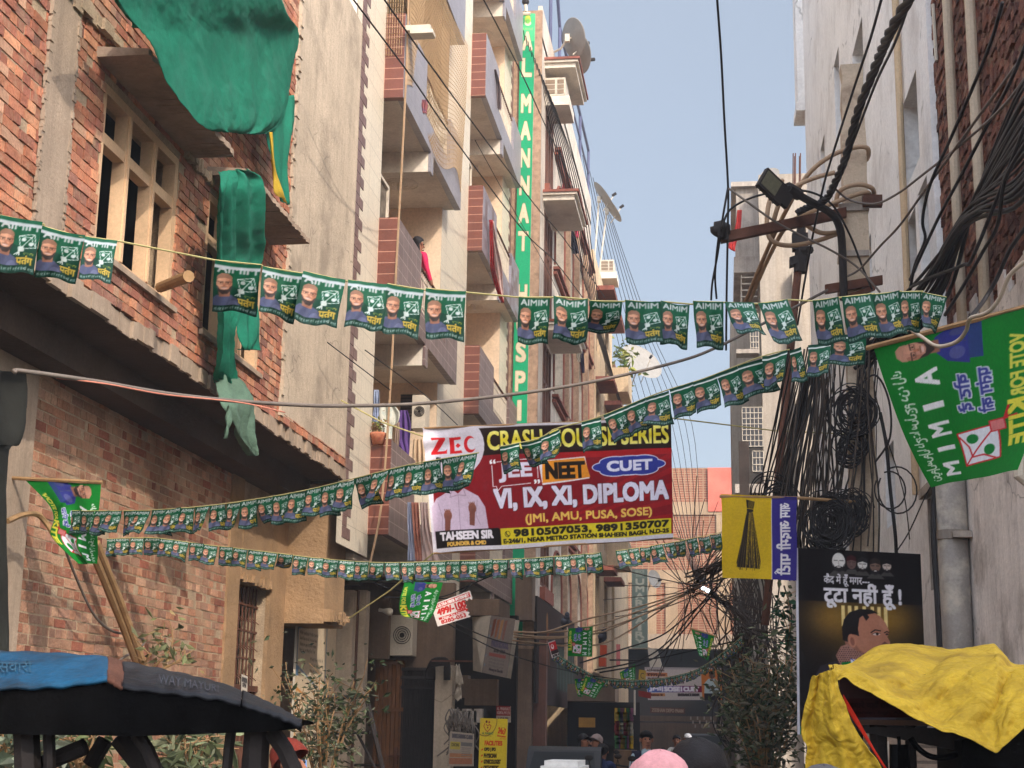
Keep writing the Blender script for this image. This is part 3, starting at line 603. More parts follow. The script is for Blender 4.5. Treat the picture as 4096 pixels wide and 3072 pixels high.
mRAIL = M('white_rail', L3(196, 184, 166), .5, .15, 6, .05)
mRUST = M('rusty_iron', L3(96, 62, 48), .8, .3, 6, .3, 60, metal=.2)
mBLKI = M('dark_iron', L3(44, 38, 36), .7, .25, 6, .2, 60, metal=.2)
mGREEN = M('green_cloth', L3(40, 138, 110), .95, .16, 2.5, .5, 160, transl=.4, stain=(L3(70, 140, 118), .5, 1.8))
mGREY = M('faded_green_cloth', L3(96, 122, 104), .95, .25, 4, .4, 60, transl=.2, stain=(L3(60, 70, 62), .5, 4))
mYELH = M('yellow_hem', L3(170, 140, 40), .9, .2, 6, .2)
mGRYC = M('dark_cloth', L3(34, 34, 30), .95, .3, 3, .3)
mBAMB = M('bamboo', L3(150, 118, 82), .8, .25, 5, .25, 40)
mCABL = M('black_cable', L3(34, 30, 30), .6, .2, 9, .05)
mCABT = M('tan_conduit', L3(158, 130, 102), .6, .15, 5, .05)
mCABG = M('grey_cable', L3(110, 100, 92), .6, .15, 5, .05)
mBRKL = M('mortar_smeared_brick', (1, 1, 1), .95, .22, 3, .8, 40, attr=True, fine=.2, stain=(L3(170, 142, 116), .9, 2.6))
PAL = [(174, 112, 84), (182, 122, 92), (164, 104, 82), (190, 134, 102), (154, 98, 80), (176, 116, 90), (168, 110, 90), (138, 96, 82), (182, 140, 114)]
PALL = [(162, 114, 88), (168, 122, 96), (154, 104, 82), (174, 132, 106), (168, 128, 104), (146, 90, 72), (178, 140, 114), (158, 120, 100)]
PALR = [(112, 68, 54), (124, 76, 58), (100, 60, 50), (132, 84, 66), (92, 58, 50), (116, 78, 64)]
def pick(pal, r):
    c = np.array(pal[r.randrange(len(pal))])*r.uniform(.88, 1.1); return tuple(float(q) for q in lin(np.clip(c, 0, 255)))
def cells(mb, O, u, n, L, H, holes, m=0, arch=(), thick=0, mj=None, col=(1, 1, 1)):
    """flat wall from O along u (length L) up to H, with rectangular or arched openings and their reveals"""
    O, u, n = Vector(O), Vector(u).normalized(), Vector(n).normalized(); Z = Vector((0, 0, 1))
    P = lambda a, z, d=0: O+u*a+Z*z-n*d
    us = sorted({0, L}|{min(max(h[k], 0), L) for h in holes for k in (0, 1)}); zs = sorted({0, H}|{min(max(h[k], 0), H) for h in holes for k in (2, 3)})
    for a, b in zip(us[:-1], us[1:]):
        for c, d in zip(zs[:-1], zs[1:]):
            if b-a < 1e-5 or d-c < 1e-5: continue
            if any(h[0] <= (a+b)/2 <= h[1] and h[2] <= (c+d)/2 <= h[3] for h in holes): continue
            mb.face([P(a, c), P(b, c), P(b, d), P(a, d)], m, col)
    for i, h in enumerate(holes):
        a, b, c, d = h[:4]; t = h[4] if len(h) > 4 else thick; mj_ = m if mj is None else mj
        if i in arch:
            r = (b-a)/2; hh = min(r, (d-c)*.6); k = 12
            A = [P(a+r-r*math.cos(math.pi*j/k), d-hh+hh*math.sin(math.pi*j/k)) for j in range(k+1)]
            mb.face([P(a, d)]+A[:k//2+1][::1], m, col); mb.face([P(b, d)]+A[k//2:][::-1], m, col)
            mb.face([P(a, d), A[k//2], P(a+r, d)], m, col); mb.face([P(b, d), P(a+r, d), A[k//2]], m, col)
            if t:
                for p, q in zip(A[:-1], A[1:]): mb.face([p, q, q-n*t, p-n*t], mj_, col)
            top = d-hh
        else:
            top = d
            if t: mb.face([P(a, d), P(b, d), P(b, d, t), P(a, d, t)], mj_, col)
        if t:
            mb.face([P(a, c), P(a, top), P(a, top, t), P(a, c, t)], mj_, col); mb.face([P(b, c), P(b, c, t), P(b, top, t), P(b, top)], mj_, col)
            mb.face([P(a, c), P(a, c, t), P(b, c, t), P(b, c)], mj_, col)
def bricks(mb, O, u, n, L, H, holes, pal, seed, course=.088, bl=.24, proud=.014, jit=.009, m=0):
    r = random.Random(seed); O, u, n = Vector(O), Vector(u).normalized(), Vector(n).normalized(); Z = Vector((0, 0, 1))
    k = 0; z = 0
    while z < H:
        hgt = course-.014+r.uniform(-.004, .004); w0 = bl if k % 2 == 0 else bl/2; a = -r.uniform(0, bl)
        while a < L:
            w = w0*r.uniform(.93, 1.05)
            if r.random() < .1: w = bl/2 if w0 == bl else bl
            segs = [(max(a, 0), min(a+w-.014, L))]
            for h in holes:
                if h[2]-.02 < z+hgt/2 < h[3]+.02:
                    ns = []
                    for s0, s1 in segs:
                        if s1 <= h[0] or s0 >= h[1]: ns.append((s0, s1))
                        else:
                            if s0 < h[0]: ns.append((s0, h[0]))
                            if s1 > h[1]: ns.append((h[1], s1))
                    segs = ns
            for s0, s1 in segs:
                if s1-s0 < .03 or r.random() < .012: continue
                d0 = proud+r.uniform(-jit, jit); sk = r.uniform(-.003, .003); t = r.uniform(-.003, .003)
                zz = min(z+hgt, H)
                q = []
                for dd in (-.03, d0):
                    for aa, z0 in ((s0, z), (s1, z), (s1, zz), (s0, zz)):
                        q.append(O+u*(aa+r.uniform(-.003, .003))+Z*(z0+(aa-s0)*sk*4+r.uniform(-.003, .003))+n*(dd+(t*(aa-s0)*6 if dd > 0 else 0)))
                mb.hexa(q, m, pick(pal, r))
            a += w
        z += course*r.uniform(.97, 1.03); k += 1
def rough_edge(mb, p, q, wdt, seed, m=0, up=Vector((0, 0, 1)), n=Vector((1, 0, 0)), step=.05, h=.1):
    r = random.Random(seed); p, q = Vector(p), Vector(q); L = (q-p).length; d = (q-p)/L; a = 0
    while a < L:
        s = step*r.uniform(.6, 1.6); hh = h*r.uniform(.4, 1.3); w = wdt*r.uniform(.4, 1.2)
        c = p+d*(a+s/2)
        mb.obox(c+n*w*.3, d*s*.55, n*w*.7, up*hh*.5, m); a += s*.8
# ---------------------------------------------------------------- unfinished brick building (left, near)
XU, XL = -4.72, -5.5
bld = thing('brick_building', 'unfinished red brick building with raw concrete slab overhanging its ground floor', 'building', (-6.5, 12, 0))
W1 = (10.64, 12.34, 5.17, 6.52); W2 = (13.13, 14.9, 5.17, 6.52); COLU = (9.6, 10.04)
b = MB(); mo = MB()
hz = [(h[0]-5, h[1]-5, h[2]-4.84, h[3]-4.84) for h in (W1, W2)]
bricks(b, (XU, 5, 4.84), (0, 1, 0), (1, 0, 0), 10.72, 5.9, hz+[(COLU[0]-5, COLU[1]-5, 0, 9)], PAL, 3, course=.084, proud=.012, jit=.007)
b.build('upper_brickwork', mBRK, bld)
cells(mo, (XU, 5, 4.84), (0, 1, 0), (1, 0, 0), 10.75, 5.9, [(*h, .24) for h in hz], 0)
mo.build('upper_wall', mMORT, bld)
c = MB(); c.box(XU-.05, XU+.035, *COLU, 4.84, 7.6)
rough_edge(c, (XU+.02, COLU[0], 4.9), (XU+.02, COLU[0], 7.5), .022, 5, up=Vector((0, 1, 0)), h=.045, step=.035); rough_edge(c, (XU+.02, COLU[1], 4.9), (XU+.02, COLU[1], 7.5), .022, 6, up=Vector((0, 1, 0)), h=.045, step=.035)
c.build('concrete_column', mCONC, bld)
c = MB(); rough_edge(c, (XU+.01, 9.2, 6.86), (XU+.01, 10.7, 6.9), .05, 9, h=.16, step=.12); c.build('lintel', mMORT, bld); c = MB(); rough_edge(c, (XU+.01, 12.4, 6.62), (XU+.01, 13.1, 6.6), .05, 12, h=.1)
c.build('lintel', mMORT, bld)
# window frames set in the openings
def wframe(h, seed):
    f = MB(); y0, y1, z0, z1 = h; x0, x1 = XU-.12, XU-.005
    t = .075
    f.box(x0, x1, y0, y0+t, z0, z1); f.box(x0, x1, y1-t, y1, z0, z1); f.box(x0, x1, y0+t, y1-t, z1-t, z1); f.box(x0, x1, y0+t, y1-t, z0, z0+.05)
    for k in (1/3., 2/3.):
        y = y0+(y1-y0)*k
        f.box(x0+.004, x1-.004, y-.045, y+.045, z0+.05, z1-t); f.box(x1-.004, x1+.012, y-.02, y+.02, z0+.05, z1-t)
    zt = z0+(z1-z0)*.68
    ys = [y0+t, y0+(y1-y0)/3-.045, y0+(y1-y0)/3+.045, y0+(y1-y0)*2/3-.045, y0+(y1-y0)*2/3+.045, y1-t]
    for i in (0, 2, 4): f.box(x0+.01, x1-.01, ys[i], ys[i+1], zt-.045, zt+.045)
    w = f.build('window', mWOODF, bld); s = MB(); s.box(XU-.14, XU+.05, y0-.05, y1+.05, z0-.05, z0-.003); s.build('sill', mCONC, w); return w
wframe(W1, 1); wframe(W2, 2)
mCONS = M('sunshade_concrete', L3(150, 130, 112), .95, .25, 1.5, .6, 22, stain=(L3(112, 96, 84), .5, 2.2))
for k, (y0, y1, zz) in enumerate(((10.42, 12.56, 6.62), (13.0, 15.12, 6.62))):
    c = MB(); r = random.Random(40+k); n = 40
    xo = -4.29
    pts = [(y0+(y1-y0)*i/n, xo+r.uniform(-.012, .012)) for i in range(n+1)]
    for i in range(n):
        ya, xa = pts[i]; yb, xb = pts[i+1]
        c.hexa([(XU-.02, ya, zz), (xa, ya, zz+r.uniform(-.008, .008)), (xb, yb, zz+r.uniform(-.008, .008)), (XU-.02, yb, zz), (XU-.02, ya, zz+.09), (xa, ya, zz+.05), (xb, yb, zz+.05), (XU-.02, yb, zz+.09)])
    c.build('sunshade', mCONS, bld)
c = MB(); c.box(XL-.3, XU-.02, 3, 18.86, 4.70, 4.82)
r = random.Random(8); a = 3.
while a < 18.8:
    s = r.uniform(.06, .2); a2 = min(a+s, 18.86); x = XU+r.uniform(-.012, .03)
    c.box(XU-.02, x, a, a2, 4.69+r.uniform(-.018, .012), 4.835+r.uniform(-.02, .015)); a = a2
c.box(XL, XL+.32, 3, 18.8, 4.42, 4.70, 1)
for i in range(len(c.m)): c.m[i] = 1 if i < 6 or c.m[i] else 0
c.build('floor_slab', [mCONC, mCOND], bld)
c = MB(); c.box(-9, XU, 15.72, 18.75, 4.84, 10.9)
rough_edge(c, (XU, 15.74, 4.9), (XU, 15.76, 10.5), .05, 14, up=Vector((0, 1, 0)), h=.1, step=.08)
c.box(XU, XU+.03, 15.8, 16.25, 4.9, 10.9)
c.build('plaster_wall', mPLAS, bld)
c = MB(); bricks(c, (XU+.02, 15.7, 4.84), (0, 1, 0), (1, 0, 0), 3.0, .1, [], PAL, 77); c.build('brick_course', mBRK, bld)
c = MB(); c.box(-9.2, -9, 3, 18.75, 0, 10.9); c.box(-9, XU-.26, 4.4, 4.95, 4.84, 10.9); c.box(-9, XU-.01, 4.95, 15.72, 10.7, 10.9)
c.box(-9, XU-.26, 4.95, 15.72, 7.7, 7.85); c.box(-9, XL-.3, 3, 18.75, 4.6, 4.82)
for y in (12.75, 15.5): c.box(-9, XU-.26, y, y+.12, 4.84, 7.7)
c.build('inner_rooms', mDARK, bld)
# ground floor
b = MB(); mo = MB(); G0 = (17.06, 18.2, 0, 3.28)
bricks(b, (XL, 11.5, 0), (0, 1, 0), (1, 0, 0), 5.15, 4.42, [], PALL, 13, course=.086, proud=.004, jit=.003)
b.build('lower_brickwork', mBRKL, bld)
cells(mo, (XL, 3, 0), (0, 1, 0), (1, 0, 0), 15.9, 4.7, [(14.06, 15.2, 0, 3.28, .3)], 0); mo.build('lower_wall', mMORT, bld)
c = MB(); c.box(XL, XL+.035, 10.2, 11.52, 0, 4.42); c.build('concrete_pilaster', mCONC, bld)
c = MB(); c.box(XL, XL+.03, 16.64, 17.06, 0, 4.42); c.box(XL, XL+.05, 18.2, 18.88, 0, 4.42); c.box(XL, XL+.045, 17.06, 18.2, 3.28, 4.1)
rough_edge(c, (XL+.03, 17.06, 3.3), (XL+.03, 18.2, 3.3), .06, 31, h=.1); c.box(XL-.3, -4.95, 18.88, 19.9, 2.9, 4.66); rough_edge(c, (-4.97, 18.9, 3.0), (-4.97, 19.85, 3.02), .1, 33, h=.16)
c.build('rough_plaster_pier', mROUGH, bld)
g = MB()
for i in range(9): y = 17.1+i*.13; g.tube([(XL-.1, y, 0), (XL-.1, y, 3.25)], .011, 5)
for z in (1.5, 2.05, 2.4, 2.72, 3.02): g.box(XL-.115, XL-.085, 17.06, 18.2, z, z+.022)
for i in range(8):
    for z in (2.22, 2.56, 2.88): g.tube([(XL-.1, 17.14+i*.13, z), (XL-.03, 17.17+i*.13, z-.06)], .006, 4)
gr = g.build('window_grille', mRUST, bld)
g = MB()
for i in range(7):
    for s in (-1, 1): g.tube([(XL-.06, 17.1+i*.15, 1.05 if s < 0 else 1.95), (XL-.06, 17.1+i*.15+.15, 1.95 if s < 0 else 1.05)], .014, 4)
for i in range(8): g.box(XL-.075, XL-.05, 17.08+i*.15, 17.1+i*.15, 0, 2.05)
g.box(XL-.09, XL-.04, 17.06, 18.2, 2.03, 2.1)
g.build('folding_gate', mRUST, bld)
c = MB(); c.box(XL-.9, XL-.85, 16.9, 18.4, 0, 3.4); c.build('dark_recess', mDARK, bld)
pt = thing('paper_notice', 'small white admission notice tied to rusty window grille', 'notice', (XL-.02, 17.62, 1.95))
sheet('notice_sheet', simple_art('paper'), bil([(XL-.03, 17.5, 2.22), (XL-.03, 17.74, 2.2), (XL-.02, 17.74, 1.86), (XL-.02, 17.5, 1.88)]), M('print_paper', (1, 1, 1), .8, .05, 3, 0, attr=True), pt)
# ---------------------------------------------------------------- cloths on the brick building
_TX = {}
def crease(o, st, scale=.16, kind='CLOUDS'):
    """fine irregular wrinkles pushed into a cloth by a procedural texture"""
    k = (scale, kind)
    if k not in _TX:
        t = bpy.data.textures.new('wrinkle', kind); t.noise_scale = scale
        if kind == 'VORONOI': t.weight_1 = -1; t.weight_2 = 1
        _TX[k] = t
    m = o.modifiers.new('wrinkles', 'DISPLACE'); m.texture = _TX[k]; m.strength = st*2; m.mid_level = .12 if kind == 'VORONOI' else .5; m.texture_coords = 'LOCAL'
def rows_sheet(name, rows, nu, nv, fold, seed, mat, parent=None, amp=.05, freq=5, thick=.003):
    """rows: [(px_left, px_right, py_left, py_right, X_left, X_right)] draped cloth through those lines"""
    R_ = [(aX(a, c, e), aX(b_, d, f)) for a, b_, c, d, e, f in rows]
    Ls = spline([p for p, _ in R_], 8); Rs = spline([q for _, q in R_], 8); K = len(Ls)-1
    rr = random.Random(seed); ph = [rr.uniform(0, 6.3) for _ in range(6)]
    def fn(u, v):
        i = v*K; a = min(int(i), K-1); t = i-a
        l = Ls[a].lerp(Ls[a+1], t); q = Rs[a].lerp(Rs[a+1], t)
        p = l.lerp(q, u)
        f = amp*fold(u, v)*(math.sin(freq*6.28*u+ph[0]+2*math.sin(v*3+ph[1]))+.5*math.sin(freq*11*u+ph[2]+v*4)+.6*math.sin(v*9+ph[3]+u*4))
        return p+Vector((f, f*.3, 0))
    mb = MB(); mb.grid(fn, nu, nv)
    o = mb.build(name, mat, parent, smooth=True); crease(o, .014 if name in ('netting', 'drape', 'torn_end') else .006); crease(o, .006, .045)
    so_ = o.modifiers.new('thickness', 'SOLIDIFY'); so_.thickness = thick
    return o
tp = thing('green_tarpaulin', 'large green construction netting draped from the top of the brick building', 'tarpaulin', (-4.4, 11, 7))
rows_sheet('netting', [(380, 1108, -260, -200, -4.1, -4.1), (440, 1118, -60, -40, -4.15, -4.2), (505, 1150, 60, 60, -4.2, -4.3), (600, 1197, 170, 135, -4.2, -4.5), (660, 1170, 310, 280, -4.2, -4.5), (735, 1160, 420, 400, -4.2, -4.45), (805, 1140, 500, 480, -4.22, -4.4), (850, 1085, 522, 530, -4.26, -4.38), (905, 1010, 526, 538, -4.34, -4.38)], 130, 110, lambda u, v: (.25+.9*v)*(.4+u*.6), 5, mGREEN, tp, amp=.022, freq=3.1)
rows_sheet('tail', [(1060, 1175, 430, 380, -4.46, -4.5), (1078, 1160, 520, 480, -4.45, -4.48), (1092, 1150, 620, 600, -4.44, -4.46), (1105, 1150, 720, 700, -4.42, -4.44), (1120, 1150, 800, 820, -4.42, -4.42)], 14, 24, lambda u, v: 1, 6, mGREEN, tp, amp=.02, freq=1.5)
rows_sheet('yellow_hem', [(1074, 1084, 530, 528, -4.4, -4.4), (1084, 1094, 620, 618, -4.38, -4.38), (1096, 1106, 700, 700, -4.38, -4.38), (1100, 1128, 770, 765, -4.36, -4.36), (1128, 1148, 795, 815, -4.36, -4.36)], 4, 24, lambda u, v: 1, 8, mYELH, tp, amp=.012, freq=1)
rows_sheet('left_flap', [(440, 520, -60, -60, -4.35, -4.2), (470, 560, 20, 30, -4.4, -4.25), (530, 600, 108, 120, -4.4, -4.25)], 12, 14, lambda u, v: 1, 9, mGREEN, tp, amp=.03, freq=2)
gc = thing('green_drape', 'green cloth hung over the second sunshade, its torn end dangling below the slab', 'cloth', (-4.4, 13.4, 5))
rows_sheet('drape', [(872, 985, 688, 676, -4.27, -4.27), (872, 1040, 715, 710, -4.22, -4.24), (872, 1052, 770, 770, -4.2, -4.24), (872, 1050, 900, 900, -4.3, -4.3), (870, 1045, 1040, 1040, -4.4, -4.4), (868, 1000, 1160, 1160, -4.42, -4.42), (868, 945, 1290, 1290, -4.45, -4.45), (860, 940, 1400, 1400, -4.5, -4.5), (858, 935, 1490, 1490, -4.55, -4.55), (872, 925, 1530, 1540, -4.6, -4.6)], 60, 160, lambda u, v: 1.0, 15, mGREEN, gc, amp=.03, freq=3.4)
rows_sheet('short_end', [(968, 1038, 1180, 1180, -4.45, -4.45), (965, 1036, 1300, 1290, -4.42, -4.42), (960, 1030, 1388, 1392, -4.42, -4.42), (962, 1020, 1396, 1398, -4.44, -4.44)], 14, 14, lambda u, v: 1, 18, mGREEN, gc, amp=.03, freq=2)
rows_sheet('torn_end', [(878, 935, 1490, 1500, -4.6, -4.6), (892, 985, 1560, 1550, -4.52, -4.5), (905, 1018, 1630, 1600, -4.46, -4.42), (925, 1020, 1690, 1660, -4.45, -4.42), (938, 1012, 1740, 1720, -4.45, -4.43), (985, 1013, 1790, 1790, -4.44, -4.43), (1005, 1014, 1822, 1822, -4.44, -4.43)], 50, 90, lambda u, v: 1, 21, mGREY, gc, amp=.028, freq=2.1)
rows_sheet('torn_strip', [(908, 925, 1620, 1620, -4.44, -4.44), (903, 915, 1690, 1690, -4.42, -4.42), (900, 910, 1755, 1755, -4.43, -4.43)], 4, 12, lambda u, v: 1, 22, mGREY, gc, amp=.015, freq=1)
dc = rows_sheet('dark_drape', [(-120, 82, 1470, 1490, -5.1, -5.3), (-120, 78, 1600, 1600, -5.0, -5.2), (-120, 62, 1760, 1770, -5.0, -5.15), (-120, 36, 1830, 1830, -5.0, -5.15), (-120, 30, 2300, 2300, -5.0, -5.15), (-120, 8, 2700, 2700, -5.0, -5.1)], 24, 30, lambda u, v: 1, 25, mGRYC, None, amp=.04, freq=2)
tag(dc, 'dark grey cloth hanging beside the concrete pilaster at the frame edge', 'cloth')
c = MB(); c.tube([aX(640, 1150, -4.66), aX(755, 1105, -4.25)], [.045, .05], 10); tag(c.build('log', mBAMB), 'short cut log poking out of the wooden window sill', 'log')
# bamboo poles, pipe and stub branches on the lower wall
for i, (p, q, rr_) in enumerate((((345, 2150), (655, 2900), .038), ((385, 2170), (672, 2900), .032))):
    A_ = aX(*p, -5.36+i*.05); B_ = aX(*q, -5.28+i*.05); pts = [A_.lerp(B_, k/10)+Vector((0, .02*math.sin(k*.6), 0)) for k in range(11)]
    c = MB(); c.tube(pts, [rr_*(1.1 if k % 3 == 0 else 1) for k in range(11)], 8)
    tag(c.build('bamboo_pole', mBAMB), ('thicker bamboo pole leaning against the lower brick wall', 'thinner bamboo pole leaning just right of the thick one')[i], 'pole', 'bamboo poles against the lower wall')
c = MB(); c.tube(spline([aX(30, 2085, -5.2), aX(90, 2060, -5.2), aX(150, 2058, -5.2), aX(190, 2100, -5.15), (aX(215, 2140, -5.1))], 5), .022, 6); tag(c.build('dry_branch', mBAMB), 'bent dry branch sticking out of the concrete pilaster', 'branch')
c = MB(); c.tube(spline([aX(255, 2180, -5.2), aX(300, 2300, -5.25), aX(370, 2450, -5.3), aX(440, 2520, -5.4), aX(520, 2540, -5.42), aX(575, 2560, -5.42), (aX(560, 2590, -5.42)), aX(480, 2640, -5.4), aX(430, 2700, -5.35)], 6), .012, 6); tag(c.build('hose', mCABG), 'thin grey hose looping down the lower brick wall', 'hose')
# ---------------------------------------------------------------- tiled apartment house with balconies
XB, XF, XI = -4.80, -4.50, -6.4
apt = thing('apartment_house', 'cream and brown tiled apartment house with stacked balconies', 'building', (-6.5, 26, 0))
f = MB()
f.face([(XB, 18.76, 3.9), (XB, 20.5, 3.9), (XB, 20.5, 16.9), (XB, 18.76, 16.9)]); f.face([(XB, 25.3, 3.9), (XB, 28.0, 3.9), (XB, 28.0, 20), (XB, 25.3, 20)]); f.face([(XB, 32.5, 3.9), (XB, 34, 3.9), (XB, 34, 20), (XB, 32.5, 20)])
f.build('tiled_facade', mCREAM, apt)
c = MB(); c.box(XI-2.5, XI, 18.76, 34, 0, 20); c.box(XI, XB, 18.76, 34, 19.9, 20.2); c.box(XI, XB-.01, 18.76, 18.9, 10.9, 20)
c.build('rear_block', mWALL, apt)
def cheq(y0, dirn, z0, z1, nm):
    c = MB(); x = XB+.008; z = z0; k = 0
    while z < z1:
        a, b_ = y0, y0+dirn*.22
        c.box(XB, x, a, b_, z+.004, z+.146, 0)
        if k % 2 == 0: c.box(XB, x, b_+dirn*.006, b_+dirn*.2, z+.004, z+.146, 0)
        z += .15; k += 1
    return c.build(nm, mTB, apt)
mTB = M('plain_brown_tile', L3(112, 84, 78), .4, .2, 5, .05, spec=.4)
cheq(19.04, 1, 4, 16.8, 'chequer_border'); cheq(33.99, -1, 4, 18.5, 'chequer_border')
LV1 = [(4.22, mBROWN, mPURP), (7.44, mBROWN, mPURP), (10.6, mBROWN, mBLUG), (13.75, mBROWN, mBLUG)]
LV2 = [(4.30, mBROWN, mPURP), (7.45, mBROWN, mPURP), (10.66, mBROWN, mMIXT), (13.86, mBROWN, mBLUG), (17.02, mBROWN, mBLUG)]
def balcony(ya, yb, z, mend, mfr, rail, nxt):
    t = MB(); t.box(XI, XF-.012, ya, yb, z, z+.12)
    o = t.build('balcony', mSOFF, apt)
    ym = ya+(yb-ya)*.33; ye = ya+(yb-ya)*.76
    e = MB(); e.box(XB-.07, XF-.012, ya-.03, ya+.1, z-.004, z+1.32); e.build('end_pillar', mend, o)
    p = MB(); p.box(XF-.011, XF, ya-.027, ya+.1, z-.01, z+1.3); p.box(XF-.11, XF, ya+.102, ym, z-.01, z+1.3); p.box(XF-.11, XF, ym, ye, z-.01, z+.42); p.box(XF-.11, XF, ye, yb, z-.01, z+1.22)
    p.box(XF-.04, XF, ya+(yb-ya)*.43, ya+(yb-ya)*.475, z-.34, z-.01); p.build('parapet', mfr, o)
    q = MB(); q.box(XB-.2, XF-.115, ye+.02, ye+.16, z+.3, z+1.24); q.build('rail_post', mCREAM, o)
    w = MB(); w.box(XI, XF-.045, ya+(yb-ya)*.43, ya+(yb-ya)*.475, z-.34, z-.002); w.build('beam', mWALL, o)
    if rail:
        g = MB(); n = int((ye-ym)/.11)
        for i in range(n+1):
            y = ym+.03+(ye-ym-.06)*i/n; g.tube([(XF-.06, y, z+.42), (XF-.06, y, z+1.12)], .009, 5)
        for zz in (.55, 1.0): g.box(XF-.07, XF-.05, ym, ye, z+zz, z+zz+.02)
        if rail == 2:
            for i in range(0, n, 2):
                y = ym+.05+(ye-ym-.06)*i/n
                g.tube([(XF-.06, y+.06*math.cos(k), z+.78+.06*math.sin(k)) for k in np.linspace(0, 6.28, 9)], .007, 4)
        g.build('railing', mRAIL, o); h = MB(); h.tube([(XF-.06, ym, z+1.14), (XF-.06, ye, z+1.14)], .028, 8); h.build('handrail', mRUST, o)
    ring = MB()
    for rr_ in (.14, .22, .3): ring.tube([(-5.3+rr_*math.cos(k), ya+(yb-ya)*.72+rr_*math.sin(k), z-.004) for k in np.linspace(0, 6.29, 25)], .01, 4, cap=False)
    ring.tube([(-5.3, ya+(yb-ya)*.72, z), (-5.3, ya+(yb-ya)*.72, z-.12)], .05, 8); ring.build('ceiling_rose', mSOFF, o)
    return o
for i, (z, a, b_) in enumerate(LV1): balcony(20.5, 25.45, z, a, b_, 2 if i > 1 else (1 if i else 0), 0)
for i, (z, a, b_) in enumerate(LV2): balcony(28.0, 33.3 if i else 33.0, z, a, b_, 2 if i > 2 else 1, 0)
c = MB()   # loggia side and back walls
for y0, y1, zt in ((20.5, 25.3, 16.9), (28.0, 32.5, 20)):
    c.face([(XI+.005, y0, 3.9), (XI+.005, y1, 3.9), (XI+.005, y1, zt), (XI+.005, y0, zt)])
    c.face([(XI, y1, 3.9), (XB-.002, y1, 3.9), (XB-.002, y1, zt), (XI, y1, zt)]); c.face([(XI, y0, 3.9), (XB-.002, y0, 3.9), (XB-.002, y0, zt), (XI, y0, zt)])
c.build('loggia_wall', mPEACH, apt)
c = MB()
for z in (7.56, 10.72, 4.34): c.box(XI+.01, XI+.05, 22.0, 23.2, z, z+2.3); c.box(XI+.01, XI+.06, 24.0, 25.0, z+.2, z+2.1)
c.build('doorway', mDARK, apt)
c = MB(); c.box(XI+.05, XI+.1, 21.9, 22.0, 7.56, 9.9); c.box(XI+.05, XI+.1, 23.2, 23.3, 7.56, 9.9); c.box(XI+.05, XI+.1, 21.9, 23.3, 9.86, 9.98); c.build('door_frame', M('dark_door', L3(70, 52, 46), .6, .2), apt)
# hanging board frames seen at the left edge of two balconies
for i, (z, y) in enumerate(((8.75, 20.75), (11.9, 28.2))):
    t = thing('cooler_grille', ('white framed cooler grille hung in the middle left balcony', 'white framed cooler grille hung in the farther upper balcony')[i], 'cooler', (-4.95, y, z))
    c = MB(); c.box(-5.0, -4.93, y, y+.9, z, z+.05); c.box(-5.0, -4.93, y, y+.9, z+.85, z+.9); c.box(-5.0, -4.93, y, y+.05, z+.05, z+.85); c.box(-5.0, -4.93, y+.85, y+.9, z+.05, z+.85); c.box(-5.5, -5.01, y, y+.9, z, z+.9); c.build('case', mRAIL, t)
    c = MB(); c.box(-4.99, -4.965, y+.05, y+.85, z+.05, z+.85); c.build('grille', M('dusty_mesh', L3(110, 98, 84), .9, .4, 9, .5), t)
# net and blind over the upper left balcony
n = MB(); mNET = M('net_cord', L3(170, 142, 108), .9, .1)
def netp(u, v): return Vector((XF+.03+.05*math.sin(u*7+v*3)-.1*v*(1-v), 20.5+u*4.9, 13.7-v*(2.9-.25*math.sin(u*9))))
for i in range(60): n.tube([netp(i/59., v/14.) for v in range(15)], .0045, 3, cap=False)
for j in range(36): n.tube([netp(u/24., j/35.) for u in range(25)], .0045, 3, cap=False)
tag(n.build('balcony_net', mNET), 'tan pigeon net hung over the upper left balcony', 'net')
n = MB()
for i in range(9): n.tube([(XB-.05+.3*i/8., 20.44, 13.0-v*1.75/14+.02*math.sin(v+i)) for v in range(15)], .0045, 3, cap=False)
for j in range(22): n.tube([(XB-.05+.3*i/8., 20.43, 13.0-j*1.75/21) for i in range(9)], .0045, 3, cap=False)
tag(n.build('net_corner', mNET), 'net corner wrapped over the brown pillar of the upper balcony', 'net')
bl = MB(); bl.grid(lambda u, v: Vector((XF-.16+.03*math.sin(u*30), 21.4+u*3.6, 13.7-v*(1.5+.6*u))), 60, 8); tag(bl.build('cloth_blind', M('tan_cloth', L3(158, 128, 96), .95, .15, 3, .2, transl=.3)), 'tan cloth blind hung behind the pigeon net', 'blind')
c = MB(); c.tube(spline([(XF+.02, 20.47, 13.2), (XF+.02, 20.47, 12.4), (XF+.03, 20.46, 11.2), (XF, 20.5, 9.6), (XF-.02, 20.45, 8.0), (XF-.03, 20.4, 6.4), (XF-.08, 20.3, 4.6), (-4.7, 20.1, 3.6)], 5), .016, 5); tag(c.build('drop_cable', mCABT), 'tan cable dropping past the brown balcony pillars', 'cable')
# wall lamp shade on the upper left balcony
c = MB(); p = aY(1675, 130, 20.45); c.box(p.x-.17, p.x+.2, 20.3, 20.62, p.z-.03, p.z+.05); c.box(p.x-.1, p.x+.24, 20.3, 20.5, p.z-.08, p.z-.03); tag(c.build('wall_lamp', mRAIL), 'flat white lamp on the upper left balcony corner', 'lamp')
